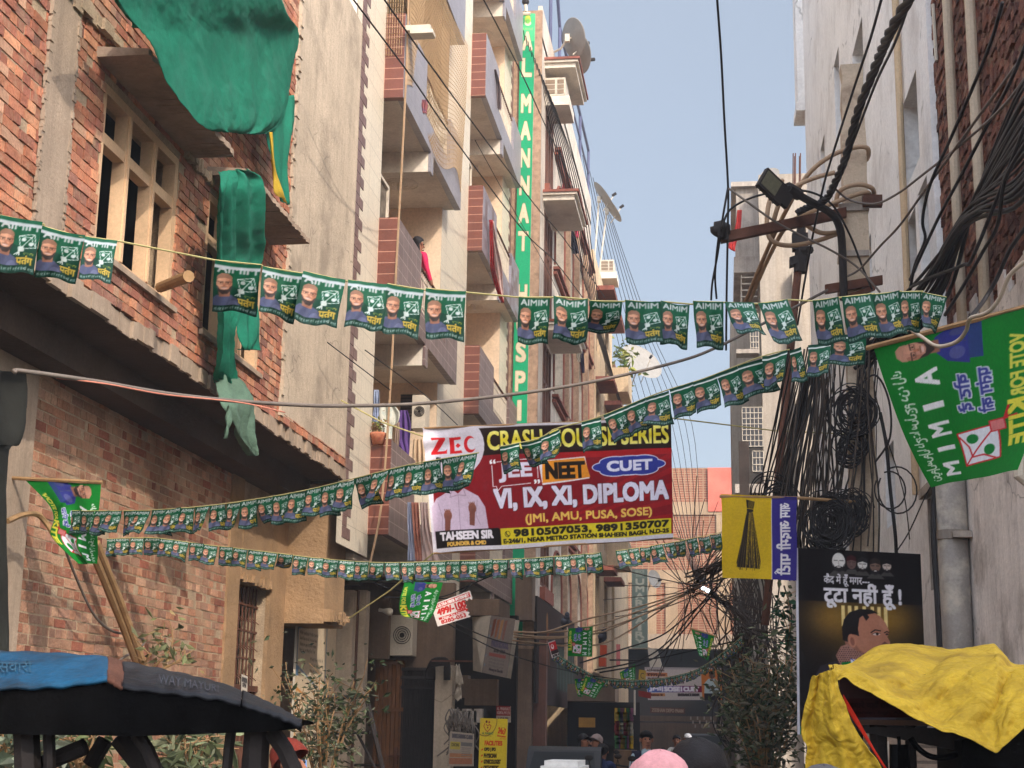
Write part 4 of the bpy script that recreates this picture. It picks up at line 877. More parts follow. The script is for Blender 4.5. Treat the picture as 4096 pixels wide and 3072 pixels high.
# laundry
def hang(name, rows, mat, label, cat='laundry', grp='laundry on the balconies', amp=.03, freq=2.5, seed=1):
    """rows: (pxL,pxR,py,Y)"""
    R_ = [(aY(a, y, Y), aY(b_, y, Y)) for a, b_, y, Y in rows]
    Ls = spline([p for p, _ in R_], 6); Rs = spline([q for _, q in R_], 6); K = len(Ls)-1
    def fn(u, v):
        i = v*K; a = min(int(i), K-1); t = i-a; p = Ls[a].lerp(Ls[a+1], t).lerp(Rs[a].lerp(Rs[a+1], t), u)
        return p+Vector((0, amp*(math.sin(u*freq*6.28+seed+1.5*math.sin(v*4+seed))+.5*math.sin(u*15+v*5)), 0))
    mb = MB(); mb.grid(fn, 16, 24); o = mb.build(name, mat, None, smooth=True); s_ = o.modifiers.new('thickness', 'SOLIDIFY'); s_.thickness = .006
    return tag(o, label, cat, grp)
def cl(nm, c, st=None): return M(nm, L3(*c), .95, .15, 6, .15, stain=st, transl=.15)
hang('tee_shirt', [(1525, 1570, 1615, 21.4), (1508, 1600, 1650, 21.4), (1512, 1595, 1690, 21.4), (1525, 1570, 1712, 21.4), (1528, 1568, 1779, 21.4)], cl('white_cotton', (206, 204, 190), (L3(150, 176, 172), .5, 9)), 'pale printed tee shirt hanging behind the clay pot')
hang('jumper', [(1598, 1630, 1642, 21.8), (1590, 1645, 1700, 21.8), (1588, 1640, 1775, 21.8), (1612, 1634, 1822, 21.8)], cl('purple_knit', (96, 68, 128)), 'purple jumper hanging over the lower balcony parapet')
hang('shawl', [(1582, 1600, 1690, 21.7), (1580, 1600, 1750, 21.7), (1575, 1590, 1800, 21.7)], cl('beige_knit', (164, 140, 124)), 'beige sleeve hanging beside the purple jumper')
hang('trousers', [(1655, 1690, 1757, 22.4), (1650, 1696, 1800, 22.4), (1648, 1696, 1900, 22.4), (1650, 1690, 1960, 22.4)], cl('beige_cotton', (200, 172, 140)), 'beige trousers hanging left of the coaching banner')
hang('blue_kurta', [(1495, 1516, 1560, 21.2), (1493, 1520, 1610, 21.2), (1492, 1512, 1690, 21.2)], cl('lightblue_cotton', (160, 172, 196), (L3(110, 120, 160), .5, 8)), 'light blue shirt hanging at the lower balcony end')
hang('long_cloth', [(1630, 1645, 2010, 20.3), (1630, 1655, 2100, 20.3), (1632, 1660, 2180, 20.3), (1632, 1668, 2245, 20.3)], cl('paleblue_cloth', (176, 182, 204)), 'long pale blue cloth hanging under the lowest balcony')
hang('long_cloth', [(1645, 1675, 2010, 20.25), (1650, 1682, 2100, 20.25), (1658, 1686, 2190, 20.25), (1664, 1688, 2245, 20.25)], cl('redprint_cloth', (190, 128, 108), (L3(130, 50, 44), .6, 14)), 'long red printed cloth hanging under the lowest balcony')
hang('long_cloth', [(1680, 1712, 2010, 20.3), (1684, 1720, 2100, 20.3), (1688, 1740, 2190, 20.3), (1690, 1760, 2245, 20.3)], cl('whitepink_cloth', (214, 188, 178)), 'long whitish cloth hanging left of the banner edge')
hang('curtain', [(1958, 1975, 885, 28.6), (1960, 1990, 980, 29.0), (1960, 2008, 1060, 29.3), (1980, 2012, 1140, 29.5), (2005, 2018, 1205, 29.6)], cl('whitered_cloth', (214, 184, 176), (L3(180, 90, 96), .6, 5)), 'white and pink curtain over the farther balcony edge', seed=2)
hang('curtain', [(1958, 1970, 880, 28.5), (1958, 1976, 980, 28.6), (1960, 1980, 1060, 28.7), (1976, 1992, 1130, 28.9), (2005, 2016, 1212, 29.1)], cl('red_cloth', (150, 28, 32), (L3(210, 160, 150), .3, 30)), 'red spangled cloth over the farther balcony edge', seed=3)
hang('towel', [(1973, 1984, 278, 29.0), (1977, 1999, 330, 29.3), (1980, 2004, 400, 29.5), (1994, 2004, 440, 29.6)], cl('greybrown_cloth', (120, 104, 104)), 'grey brown towel over the top farther balcony railing', seed=4)
hang('net_bundle', [(1690, 1706, 400, 20.9), (1686, 1712, 425, 20.9), (1692, 1706, 455, 20.9)], cl('red_blue_rag', (150, 90, 92), (L3(70, 76, 120), .6, 10)), 'red and blue rag caught in the balcony net', seed=5)
# split AC outdoor units
def ac_unit(px0, px1, py0, py1, Y, label, D=.3, frontal=True):
    a = aY(px0, py0, Y); b_ = aY(px1, py1, Y); x0, x1, z1, z0 = a.x, b_.x, a.z, b_.z
    t = thing('ac_outdoor_unit', label, 'air conditioner', ((x0+x1)/2, Y, z0), 'air conditioner units')
    c = MB(); c.box(x0, x1, Y, Y+D, z0, z1); c.build('case', M('ac_white', L3(190, 178, 160), .6, .1), t)
    c = MB(); cx, cz, rr_ = x0+(x1-x0)*.55, (z0+z1)/2, min(x1-x0, z1-z0)*.36
    for k in range(4): c.tube([(cx+rr_*(k+1)/4*math.cos(q), Y-.012, cz+rr_*(k+1)/4*math.sin(q)) for q in np.linspace(0, 6.29, 21)], .006, 4, cap=False)
    c.lathe((cx, Y-.006, cz), [(rr_*.3, .0), (rr_*.28, .01), (0, .012)], 14, ax=(0, -1, 0)); c.build('fan_guard', mBLKI, t); return t
ac_unit(1650, 1700, 1580, 1712, 23.2, 'cream outdoor AC unit in the lower left balcony', .35)
c = MB(); c.box(*(lambda a, b_: (a.x, b_.x))(aY(1603, 1580, 24.9), aY(1656, 1700, 24.9)), 24.9, 25.0, aY(1603, 1720, 24.9).z, aY(1603, 1578, 24.9).z); c.build('shutter_window', M('brown_shutter', L3(78, 62, 56), .8, .2, tile=(2, .06, .012, L3(40, 32, 30), None)), apt)
# clay pot with plant
t = thing('flower_pot', 'red painted clay pot on the lower brown balcony pillar', 'flower pot', tuple(aY(1512, 1778, 20.45)))
c = MB(); p = aY(1512, 1778, 20.45); c.lathe(p, [(0, 0), (.075, 0), (.1, .09), (.12, .125), (.115, .16), (.095, .165), (.09, .13), (0, .13)], 18); c.build('pot', M('terracotta', L3(176, 112, 84), .85, .3, 12, .2, stain=(L3(150, 60, 44), .8, 14)), t, smooth=True)
mLEAF = M('leaf', (1, 1, 1), .6, .2, 8, .1, attr=True, transl=.25)
def leaves(mb, pts, rad, n, size, pal, seed, droop=.3, asp=.42):
    r = random.Random(seed)
    for i in range(n):
        p = Vector(pts[r.randrange(len(pts))])+Vector((r.gauss(0, rad), r.gauss(0, rad), r.gauss(0, rad)))
        d = Vector((r.gauss(0, 1), r.gauss(0, 1), r.gauss(-droop, .6))).normalized(); s = size*r.uniform(.6, 1.3)
        w = d.cross(Vector((r.gauss(0, 1), r.gauss(0, 1), r.gauss(0, 1)))).normalized()*s*asp*.5; nn = d.cross(w).normalized()*s*.08
        c = np.array(pal[r.randrange(len(pal))])*r.uniform(.75, 1.25)
        mb.faces([p, p+d*s*.45+w+nn, p+d*s, p+d*s*.45-w+nn, p+d*s*.45-nn], [(0, 4, 1), (1, 4, 2), (0, 3, 4), (3, 2, 4)], 0, tuple(float(q) for q in lin(np.clip(c, 0, 255))))
c = MB(); leaves(c, [p+Vector((0, 0, .2+.04*k)) for k in range(4)], .05, 70, .06, [(120, 130, 70), (150, 110, 70), (90, 100, 60)], 5); c.build('plant', mLEAF, t)
# ---------------------------------------------------------------- arched hospital building and the houses behind it (left)
XC = -4.13
mCW = M('stained_white', L3(206, 192, 176), .9, .15, 1.0, .2, 30, streak=.4, stain=(L3(124, 112, 104), .55, 1.1))
mPEB = M('pebble_dash', L3(160, 132, 110), .95, .3, 9, .5, 60)
mREDT = M('red_trim', L3(136, 80, 66), .8, .2, 4, .2, streak=.2)
mWOOD = M('brown_wood', L3(106, 72, 60), .7, .25, 3, .15, 30, streak=.25)
mTEAL = M('teal_wall', L3(112, 158, 140), .9, .12, 2, .1)
mGLS = M('dusty_glass', L3(70, 66, 66), .3, .2, 3, 0, spec=.5)
hos = thing('arched_building', 'stained white building with rows of arches and brown window columns', 'building', (-7, 41, 0))
def yX(px, py, X): return aX(px, py, X).y
O = (XC, 34, 3.4); Hh = 14.6
arches = []
for zt, zb in ((15.6, 13.2), (12.35, 9.9), (9.15, 6.7), (6.0, 4.4)):
    for a, b_ in ((37.2, 39.5), (40.1, 41.9), (43.0, 45.0), (45.8, 47.2)): arches.append((a-34, b_-34, zb-3.4, zt-3.4))
wins = []
for z0, z1 in ((14.6, 17.3), (11.3, 13.9), (8.1, 10.7), (4.9, 7.4)): wins.append((1.0, 2.6, z0-3.4, z1-3.4))
c = MB(); cells(c, O, (0, 1, 0), (1, 0, 0), 14, Hh, arches+wins, 0, arch=range(len(arches)), thick=.35)
c.build('facade', mCW, hos)
c = MB()
for a in arches: c.box(XC-1.3, XC-1.25, 34+a[0]-.2, 34+a[1]+.6, a[2]+3.2, a[3]+3.6)
c.build('arch_back_wall', mTEAL, hos)
for a in arches:
    r = MB(); y0, y1, zz0, zz1 = 34+a[0], 34+a[1], a[2]+3.4, a[3]+3.4; rr_ = (y1-y0)/2; hh = min(rr_, (zz1-zz0)*.6)
    pts = [Vector((XC+.02, y0-.04, zz0))]+[Vector((XC+.02, y0+rr_-(rr_+.04)*math.cos(math.pi*k/14), zz1-hh+(hh+.04)*math.sin(math.pi*k/14))) for k in range(15)]+[Vector((XC+.02, y1+.04, zz0))]
    r.tube(pts, .035, 5); r.build('arch_trim', mREDT, hos)
for wv in wins:
    y0, y1, z0, z1 = 34+wv[0], 34+wv[1], wv[2]+3.4, wv[3]+3.4
    w = MB()
    for k in range(4): y = y0+(y1-y0)*k/3; w.box(XC-.16, XC+.01, y-.06, y+.06, z0, z1)
    for z in (z0, z0+(z1-z0)*.62, z1-.08): w.box(XC-.15, XC, y0, y1, z, z+.08)
    o = w.build('window', mWOOD, hos); g = MB(); g.box(XC-.3, XC-.26, y0, y1, z0, z1); g.build('pane', mGLS, o)
    s = MB(); s.box(XC, XC+.75, y0-.35, y1+.4, z1+.12, z1+.24); s.box(XC, XC+.82, y0-.42, y1+.47, z1+.24, z1+.3); s.build('sunshade', mSOFF, hos)
    s = MB(); s.box(XC, XC+.86, y0-.46, y1+.5, z1+.3, z1+.36); s.build('red_edge', mREDT, hos); s = MB(); s.box(XC, XC+.12, y0-.1, y1+.2, z0-.35, z0-.05); s.build('sill', mREDT, hos)
s = MB()
for z in (16.1, 12.9, 9.6, 6.4):
    for k in range(2): s.box(XC, XC+.1+.06*k, 37.0, 48, z+k*.13, z+k*.13+.07)
s.build('cornice', mREDT, hos)
s = MB()
for y in (39.7, 42.4, 45.4, 47.6): s.box(XC, XC+.16, y-.14, y+.14, 3.4, 16.0)
s.build('pilaster', mPEB, hos)
s = MB(); s.box(XC-9, XC-1.4, 34, 48, 0, 18); s.box(XC-1.4, XC, 34, 48, 17.85, 18.05); s.box(XC-1.3, XC-.02, 34.02, 34.3, 0, 18)
for z in (9.4, 12.6, 15.8, 6.2): s.box(XC-1.3, XC-.36, 34.3, 48, z, z+.15)
s.build('main_block', mCW, hos)
s = MB(); s.box(XC-.1, XC, 34, 48, 18.05, 18.75); s.build('roof_parapet', mCW, hos)
s = MB(); s.box(-5.2, XC+.012, 33.93, 34.0, 3.4, 18.6); s.build('pebble_edge', mPEB, hos)
s = MB()
for y in (36.2, 38.4, 41.5, 44.5, 47.5): s.tube([(XC-.05, y, 18.7), (XC-.05, y, 20.3 if y > 38 else 22.5)], .045, 6)
s.tube([(XC-.05, 36.2, 22.5), (XC-.05, 38.4, 20.3), (XC-.05, 41.5, 20.3), (XC-.05, 47.5, 20.3)], .045, 6); s.tube([(XC-.05, 38.4, 19.5), (XC-.05, 47.5, 19.5)], .03, 6)
s.build('roof_railing', M('blue_pipe', L3(84, 86, 112), .5, .1), hos)
# hospital sign strip
sg = thing('hospital_sign', 'tall green vertical sign lettered AL MANNAT HOSPITAL on the arched building', 'sign', (-4.5, 33.85, 6))
pa, pb = aY(2083, 52, 33.86), aY(2141, 54, 33.86); pc, pd = aY(2106, 1765, 33.86), aY(2046, 1765, 33.86)
sheet('sign_face', sign_strip_art(), bil([pa, pb, pb+(pc-pb)*1.42, pa+(pd-pa)*1.42]), M('print_backlit', (1, 1, 1), .5, .04, 3, 0, attr=True), sg)
s = MB(); s.hexa([pd+(pd-pa)*.42+Vector((0, .004, 0)), pc+(pc-pb)*.42+Vector((0, .004, 0)), pc+(pc-pb)*.42+Vector((0, .05, 0)), pd+(pd-pa)*.42+Vector((0, .05, 0)), pa+Vector((0, .004, 0)), pb+Vector((0, .004, 0)), pb+Vector((0, .05, 0)), pa+Vector((0, .05, 0))]); s.build('sign_box', mRAIL, sg)
p = aY(2102, 25, 33.7); t = thing('roof_lamp', 'dark globe lamp on a bracket above the hospital sign', 'lamp', p); c = MB(); c.ball(p+Vector((0, 0, .12)), .09); c.build('globe', mBLKI, t, smooth=True); c = MB(); c.tube([p+Vector((0, 0, .05)), p+Vector((.02, 0, -.15))], .04, 8); c.tube([p+Vector((-.1, 0, -.2)), p+Vector((.12, 0, -.2))], .04, 6); c.build('bracket', mRAIL, t)
# window air coolers on brackets
def cooler(px0, px1, py0, py1, Y, dep, label):
    a, b_ = aY(px0, py0, Y), aY(px1, py1, Y); x0, x1, z1, z0 = a.x, b_.x, a.z, b_.z
    t = thing('window_cooler', label, 'air cooler', ((x0+x1)/2, Y, z0), 'window air coolers')
    c = MB(); c.box(x0, x1, Y, Y+dep, z0, z1); c.build('case', mRAIL, t); w, h = x1-x0, z1-z0
    g = MB()
    for (u0, u1) in ((.1, .58), (.68, .94)):
        for k in range(3): g.box(x0+w*u0, x0+w*u1, Y-.01, Y-.002, z0+h*(.1+.28*k), z0+h*(.32+.28*k))
    g.build('louvre', M('louvre_brown', L3(130, 112, 94), .8, .2), t)
    s = MB(); s.box(x0-.05, x1+.1, Y, Y+dep+.2, z0-.25, z0-.01); s.build('bracket_shelf', mSOFF, t)
cooler(2163, 2261, 313, 380, 34.8, 1.0, 'cream window cooler at the top of the arched building')
cooler(2400, 2455, 1040, 1085, 52, 1.0, 'small cream window cooler far down the left side')
# satellite dishes
mDISH = M('dish_grey', L3(140, 134, 126), .6, .1, 4, .05)
def dish(px, py, Y, R, ax, foot, label, lnb=1):
    c0 = aY(px, py, Y); ax = Vector(ax).normalized(); t = thing('satellite_dish', label, 'satellite dish', c0, 'satellite dishes')
    c = MB(); c.lathe(c0, [(R*k/6, .16*R*(k/6)**2) for k in range(7)]+[(R*.97, .16*R-.015), (0, -.02)], 28, ax=ax); c.build('reflector', mDISH, t, smooth=False)
    e = c0+ax*R*.95-Vector((0, 0, R*.35)); side = c0-Vector((0, 0, R*.9))+ax*.1*R
    c = MB(); c.tube([side, e], .018, 5); c.build('arm', mRAIL, t); c = MB(); c.tube([e-ax*.1, e+ax*.06], .05, 8); c.build('receiver', mBLKI, t)
    c = MB(); f = Vector(foot); b0 = c0-ax*.12; c.tube([c0, b0, b0.lerp(f, .5)-Vector((0, 0, .1)), f], .03, 6); c.tube([f, f+Vector((-.3, .2, .25))], .025, 5); c.obox(b0, (.06, 0, 0), (0, .06, 0), (0, 0, .1)); c.build('mount', mRAIL, t)
dish(2285, 152, 36.5, .52, (.75, .55, .3), (XC, 36.7, 18.8), 'upper of two dishes on the arched building roof')
dish(2308, 218, 37.0, .52, (.75, .55, .3), (XC, 37.3, 18.5), 'lower of two dishes on the arched building roof')
dish(2407, 790, 50, .58, (.8, .1, .6), (-4.2, 50, 17.0), 'edge-on dish on the farther left roof, upper one')
dish(2438, 838, 51, .58, (.8, .1, .6), (-4.2, 51, 16.4), 'edge-on dish on the farther left roof, lower one')
dish(2560, 1455, 62, .95, (.5, -.6, .5), (-4.1, 62.3, 14.6), 'large grey dish beside the far brick pier')
dish(2614, 2317, 66, .4, (.75, -.6, .2), (-3.4, 66.2, 7.2), 'dark grey dish beside the far dairy sign')
dish(3082, 700, 47, .3, (-.2, -.8, .5), (2.4, 47.5, 18), 'white dish on the far right roof')
# red laundry on the arched facade
hang('red_laundry', [(2240, 2255, 735, 39), (2232, 2268, 800, 39), (2230, 2266, 845, 39), (2236, 2262, 870, 39)], cl('red_laundry', (150, 40, 44)), 'red clothes hanging outside the upper arches', grp='laundry on the arched building')
hang('pink_laundry', [(2295, 2306, 800, 42), (2298, 2312, 880, 42), (2300, 2314, 950, 42)], cl('pink_laundry', (196, 70, 96)), 'bright pink cloth hanging beside the red clothes', grp='laundry on the arched building')
hang('dark_laundry', [(2275, 2290, 910, 41), (2280, 2305, 960, 41), (2290, 2318, 1015, 41)], cl('black_laundry', (38, 36, 48)), 'dark trousers hanging below the pink cloth', grp='laundry on the arched building')
hang('white_laundry', [(2308, 2320, 1400, 41), (2306, 2326, 1430, 41), (2312, 2322, 1448, 41)], cl('offwhite_laundry', (206, 192, 172)), 'white shirt on the lower arch ledge', grp='laundry on the arched building')
hang('navy_laundry', [(2322, 2334, 1405, 41), (2322, 2338, 1450, 41), (2328, 2338, 1492, 41)], cl('navy_laundry', (54, 46, 70)), 'dark navy garment beside the white shirt', grp='laundry on the arched building')
c = MB(); c.tube([aY(2215, 732, 38.9), aY(2285, 728, 40)], .03, 5); c.tube([aY(2255, 870, 40), aY(2320, 905, 42)], .03, 5); tag(c.build('drying_rod', mRUST), 'rusty drying rods fixed outside the upper arches', 'rod')
# farther houses on the left
mCRW = M('cream_wall', L3(212, 186, 152), .9, .12, 1.2, .15, streak=.25)
fl = thing('cream_house', 'tall narrow cream house with brown sunshades beyond the arches', 'building', (-7, 53, 0))
xb = -4.05
c = MB(); wn = [(a, a+1.4, z, z+1.9) for a in (1.2, 5.0) for z in (1.2, 4.3, 7.4, 10.5)]
cells(c, (xb, 48.2, 3.5), (0, 1, 0), (1, 0, 0), 8.5, 13.6, wn, thick=.25); c.build('facade', mCRW, fl)
c = MB(); c.box(xb-8, xb-.4, 48.2, 56.7, 0, 17.1); c.box(xb-.4, xb, 48.1, 48.2, 0, 17.1); c.build('main_block', mCRW, fl)
for a, b_, z0, z1 in wn:
    w = MB()
    for k in range(4): w.box(xb-.2, xb-.1, 48.2+a+(b_-a)*k/3-.05, 48.2+a+(b_-a)*k/3+.05, z0+3.5, z1+3.5)
    w.box(xb-.24, xb-.2, 48.2+a, 48.2+b_, z0+3.5, z1+3.5); w.build('window', mWOOD, fl)
    s = MB(); s.box(xb, xb+.6, 48.2+a-.3, 48.2+b_+.3, z1+3.6, z1+3.75); s.build('sunshade', mREDT, fl)
for z in (7.4, 10.6, 13.7):
    s = MB(); s.box(xb, xb+.75, 54.4, 56.7, z, z+.15); s.box(xb+.65, xb+.75, 54.4, 56.7, z+.15, z+.9); s.box(xb, xb+.65, 54.4, 54.5, z+.15, z+.9); s.build('balcony', mCRW, fl)
pb_ = thing('brick_pier_house', 'bare brick and teal patched house beyond the cream house', 'building', (-6, 63, 0))
c = MB(); c.box(-10, -4.0, 57.5, 66, 0, 10.5); c.build('lower_floors', mCRW, pb_)
c = MB(); c.box(-10, -4.02, 57.6, 60.5, 10.5, 15.6); c.build('brick_stair_tower', M('small_brick', L3(168, 104, 76), .95, .2, 2, .3, 50, tile=(.24, .085, .012, L3(166, 146, 124), L3(146, 86, 62))), pb_)
c = MB(); c.box(-9.5, -4.3, 60.5, 66, 10.5, 14.6); c.build('teal_penthouse', M('teal_patch', L3(126, 146, 134), .9, .3, .8, .2, stain=(L3(176, 150, 126), .7, .5)), pb_)
c = MB(); leaves(c, [aY(2470+8*i, 1390+12*i, 57.3) for i in range(6)]+[aY(2480+5*i, 1490+6*i, 57.3) for i in range(4)], .25, 120, .34, [(150, 150, 70), (120, 130, 60), (90, 110, 56)], 4); tag(c.build('wall_creeper', mLEAF), 'yellowing creeper growing on the far brick tower', 'plant')
# far brick apartment block closing the street
fb = thing('far_brick_block', 'unplastered brick apartment block with cream concrete bands closing the street', 'building', (1, 78, 0))
mFBR = M('far_brick', L3(142, 88, 66), .95, .15, .6, .2, 30, tile=(.3, .12, .022, L3(152, 126, 102), L3(126, 76, 58)))
mFCC = M('far_concrete', L3(160, 136, 110), .95, .15, .8, .2, streak=.2)
zt = aY(2700, 1872, 76).z
c = MB(); c.box(-9, 9, 76, 90, 0, zt); c.build('brickwork', mFBR, fb)
c = MB()
for z in (zt-2.35, zt-5.7, zt-9.0): c.box(-9.02, 9.02, 75.92, 76, z, z+.62)
for px in (2600, 2685, 2890): x = aY(px, 2100, 76).x; c.box(x-.3, x+.3, 75.9, 76, 0, zt-2.36 if px > 2700 else zt-5.72)
c.build('concrete_frame', mFCC, fb)
c = MB(); x = aY(2880, 1900, 75.9).x; c.box(x-.6, x+.7, 75.86, 75.92, zt-2.2, zt-.02); c.build('red_painted_panel', M('faded_red', L3(206, 108, 92), .9, .2, 1, .1), fb)
c = MB(); c.box(-9, 9, 74.6, 75.9, 5.6, 6.3); c.build('canopy_edge', mCONC, fb)
c = MB(); c.box(-9, 9, 75.7, 75.88, 0, 5.6); c.build('shop_recess', mDARK, fb)
# ---------------------------------------------------------------- right side
mGW = M('plain_white_wall', L3(238, 235, 231), .92, .06, .7, .12, 25, streak=.09, stain=(L3(176, 166, 158), .5, .8), crack=.35)  # near-white paint with faint streaks, stains and a few cracks
mGL = M('grey_plaster', L3(176, 164, 152), .92, .2, 1.5, .3, 20, streak=.35, stain=(L3(112, 100, 90), .5, 2))
A0 = Vector((2.45, 16.7, 0)); UG = Vector((-.0243, .9997, 0)); NG = Vector((-.9997, -.0243, 0))
def G(s, z, d=0): return A0+UG*(s-16.7)+Vector((0, 0, z))+NG*d      # s ~ street distance, d towards the street
wh = thing('white_building', 'tall plain white building with small recessed windows', 'building', (5, 25, 0))
ho = [(17.93, 19.12, 8.45, 9.58), (17.45, 18.2, 7.0, 8.06), (18.45, 19.1, 7.2, 8.0), (22.9, 24.35, 11.5, 12.72), (26.4, 27.3, 12.4, 13.85), (29.5, 30.4, 12.1, 13.4), (22.8, 23.65, 7.9, 9.1), (25.6, 26.8, 9.9, 11.05), (17.13, 18.44, 3.3, 4.37), (17.1, 17.55, 2.3, 2.75), (21.2, 22.2, 4.5, 5.6), (29.5, 30.6, 8.4, 9.6)]
hs = [(a-16.6, b_-16.6, c_, d_) for a, b_, c_, d_ in ho]
c = MB(); cells(c, G(16.6, 0), UG, NG, 17.3, 15.5, hs, thick=.24); cells(c, G(26, 15.5), UG, NG, 7.9, 4.0, []); c.build('facade', mGW, wh)
c = MB(); c.slab([G(16.62, 0, -.5), G(33.9, 0, -.5), G(33.9, 0, -3), G(16.62, 0, -3)], (0, 0, 15.4)); c.slab([G(26, 15.4, -.01), G(33.9, 15.4, -.01), G(33.9, 15.4, -3), G(26, 15.4, -3)], (0, 0, 4)); c.slab([G(16.6, 15.3, -.01), G(26, 15.3, -.01), G(26, 15.3, -.6), G(16.6, 15.3, -.6)], (0, 0, .2)); c.build('main_block', mGW, wh)
for a, b_, z0, z1 in ho:
    w = MB(); w.slab([G(a, z0, -.26), G(b_, z0, -.26), G(b_, z0, -.22), G(a, z0, -.22)], (0, 0, z1-z0)); o = w.build('window', mGLS, wh)
    f = MB()
    for s in (a+.02, (a+b_)/2, b_-.06): f.slab([G(s, z0, -.22), G(s+.05, z0, -.22), G(s+.05, z0, -.19), G(s, z0, -.19)], (0, 0, z1-z0))
    f.build('frame', mBLKI, o)
# the street-side green shutter frame of the low window
c = MB(); c.slab([G(17.1, 4.37, .01), G(18.5, 4.37, .01), G(18.5, 4.37, .1), G(17.1, 4.37, .1)], (0, 0, .1)); c.slab([G(18.4, 3.3, -.2), G(18.44, 3.3, -.2), G(18.44, 3.3, .012), G(18.4, 3.3, .012)], (0, 0, 1.07)); c.build('window_hood', mGL, wh)
c = MB(); c.slab([G(33.8, 15.9, .16), G(34.6, 15.9, .16), G(34.6, 15.9, -3), G(33.8, 15.9, -3)], (0, 0, 6)); c.slab([G(33.9, 0, -.05), G(34.5, 0, -.05), G(34.5, 0, -3), G(33.9, 0, -3)], (0, 0, 15.9)); c.slab([G(33.75, 15.7, .2), G(34.7, 15.7, .2), G(34.7, 15.7, -3), G(33.75, 15.7, -3)], (0, 0, .2)); c.build('jutting_upper_floors', mGW, wh)
c = MB(); c.tube([G(18.95, 4.5, .06), G(18.95, 13.5, .06)], .045, 8); tag(c.build('wall_pipe', M('beige_pvc', L3(196, 170, 136), .6, .1)), 'beige plastic pipe running down the white wall', 'pipe')
# near brick building on the right
bb = thing('dark_brick_building', 'dark unplastered brick building with pipes at the right frame edge', 'building', (6, 14, 0))
b = MB(); bricks(b, G(11, 5.5), UG, NG, 5.58, 6.6, [], PALR, 23, course=.092, proud=.02, jit=.02); b.build('brickwork', mBRK, bb)
c = MB(); cells(c, G(11, 5.3), UG, NG, 5.58, 7.2, []); c.slab([G(11, 5.3, -.02), G(16.58, 5.3, -.02), G(16.58, 5.3, -6), G(11, 5.3, -6)], (0, 0, 7.2)); c.build('mortar_wall', mMORTD, bb)
c = MB(); c.slab([G(11, 0, .05), G(16.58, 0, .05), G(16.58, 0, -6), G(11, 0, -6)], (0, 0, 5.3)); r = random.Random(4)
s = 11.
while s < 16.5:
    w = r.uniform(.1, .35); c.slab([G(s, 5.3, .05), G(min(s+w, 16.58), 5.3, .05), G(min(s+w, 16.58), 5.3, -.01), G(s, 5.3, -.01)], (0, 0, r.uniform(.03, .35)+.12*(s-13))); s += w
c.build('plaster_base', M('patchy_plaster', L3(236, 228, 220), .92, .12, 1.2, .4, 18, streak=.2, stain=(L3(112, 96, 82), .6, 1.5), crack=.9), bb)
c = MB(); c.slab([G(16.5, 0, .02), G(16.95, 0, .02), G(16.95, 0, .09), G(16.5, 0, .09)], (0, 0, 12)); c.build('corner_strip', mGW, bb)
c = MB()
for i, s in enumerate((15.0, 13.85)):
    c = MB(); c.tube([G(s, 12, .12), G(s, 6.2, .13), G(s+.02, 4.6, .14)], .05, 10); tag(c.build('wall_pipe', M('white_pvc_%d' % i, L3(188, 170, 146), .6, .12)), ('thin white pipe on the dark bricks, left one', 'white pipe on the dark bricks, right one nearest the edge')[i], 'pipe', 'white pipes on the brick wall')
c = MB(); c.tube([G(16.2, 8.9, .05), G(16.25, 9.6, .05)], .02, 6); tag(c.build('stub_pipe', mRAIL), 'short white pipe stub at the top of the bricks', 'pipe')
pp = thing('drain_pipe', 'thick grey drain pipe with clamps at the white building corner', 'pipe', G(15.7, 0, .2))
c = MB(); c.tube([G(15.7, 0, .2), G(15.7, 5.2, .2)], .15, 16); c.build('pipe', M('grey_pipe', L3(150, 142, 134), .6, .15, 3, .1, stain=(L3(206, 194, 176), .9, 2.5)), pp, smooth=True)
for z in (1.6, 3.55):
    c = MB(); c.tube([G(15.7, z, .2), G(15.7, z+.09, .2)], .165, 16); c.slab([G(15.45, z, .06), G(15.95, z, .06), G(15.95, z, .24), G(15.45, z, .24)], (0, 0, .06)); c.build('clamp', mGL, pp)
c = MB(); c.tube([G(16.9, 0, .1), G(16.9, 3.4, .1), G(16.85, 6, .1)], .05, 8); tag(c.build('conduit', mCABT), 'beige conduit beside the thick drain pipe', 'conduit')
c = MB(); c.tube(spline([G(17.2, 5.3, .15), G(16.5, 4.6, .2), G(15.6, 3.7, .4), G(15.45, 3.0, .42), G(15.4, 2.0, .42), G(15.3, .5, .42)], 6), .028, 6); tag(c.build('black_hose', mCABL), 'black hose running down beside the drain pipe', 'hose')
c = MB(); c.tube([aY(4085, 1760, 12.3), aY(4085, 1905, 12.3), aY(4120, 1925, 12.3)], .06, 10); tag(c.build('elbow_pipe', mRAIL), 'beige pipe elbow at the right frame edge', 'pipe')
# unseen block added behind the camera, keeps the low sun off the street
kb = MB(); kb.box(8.0, 16, -20, 1, 0, 13); tag(kb.build('sun_blocker', mCRW), 'plain cream block added unseen behind the viewpoint to shade the street', 'building')
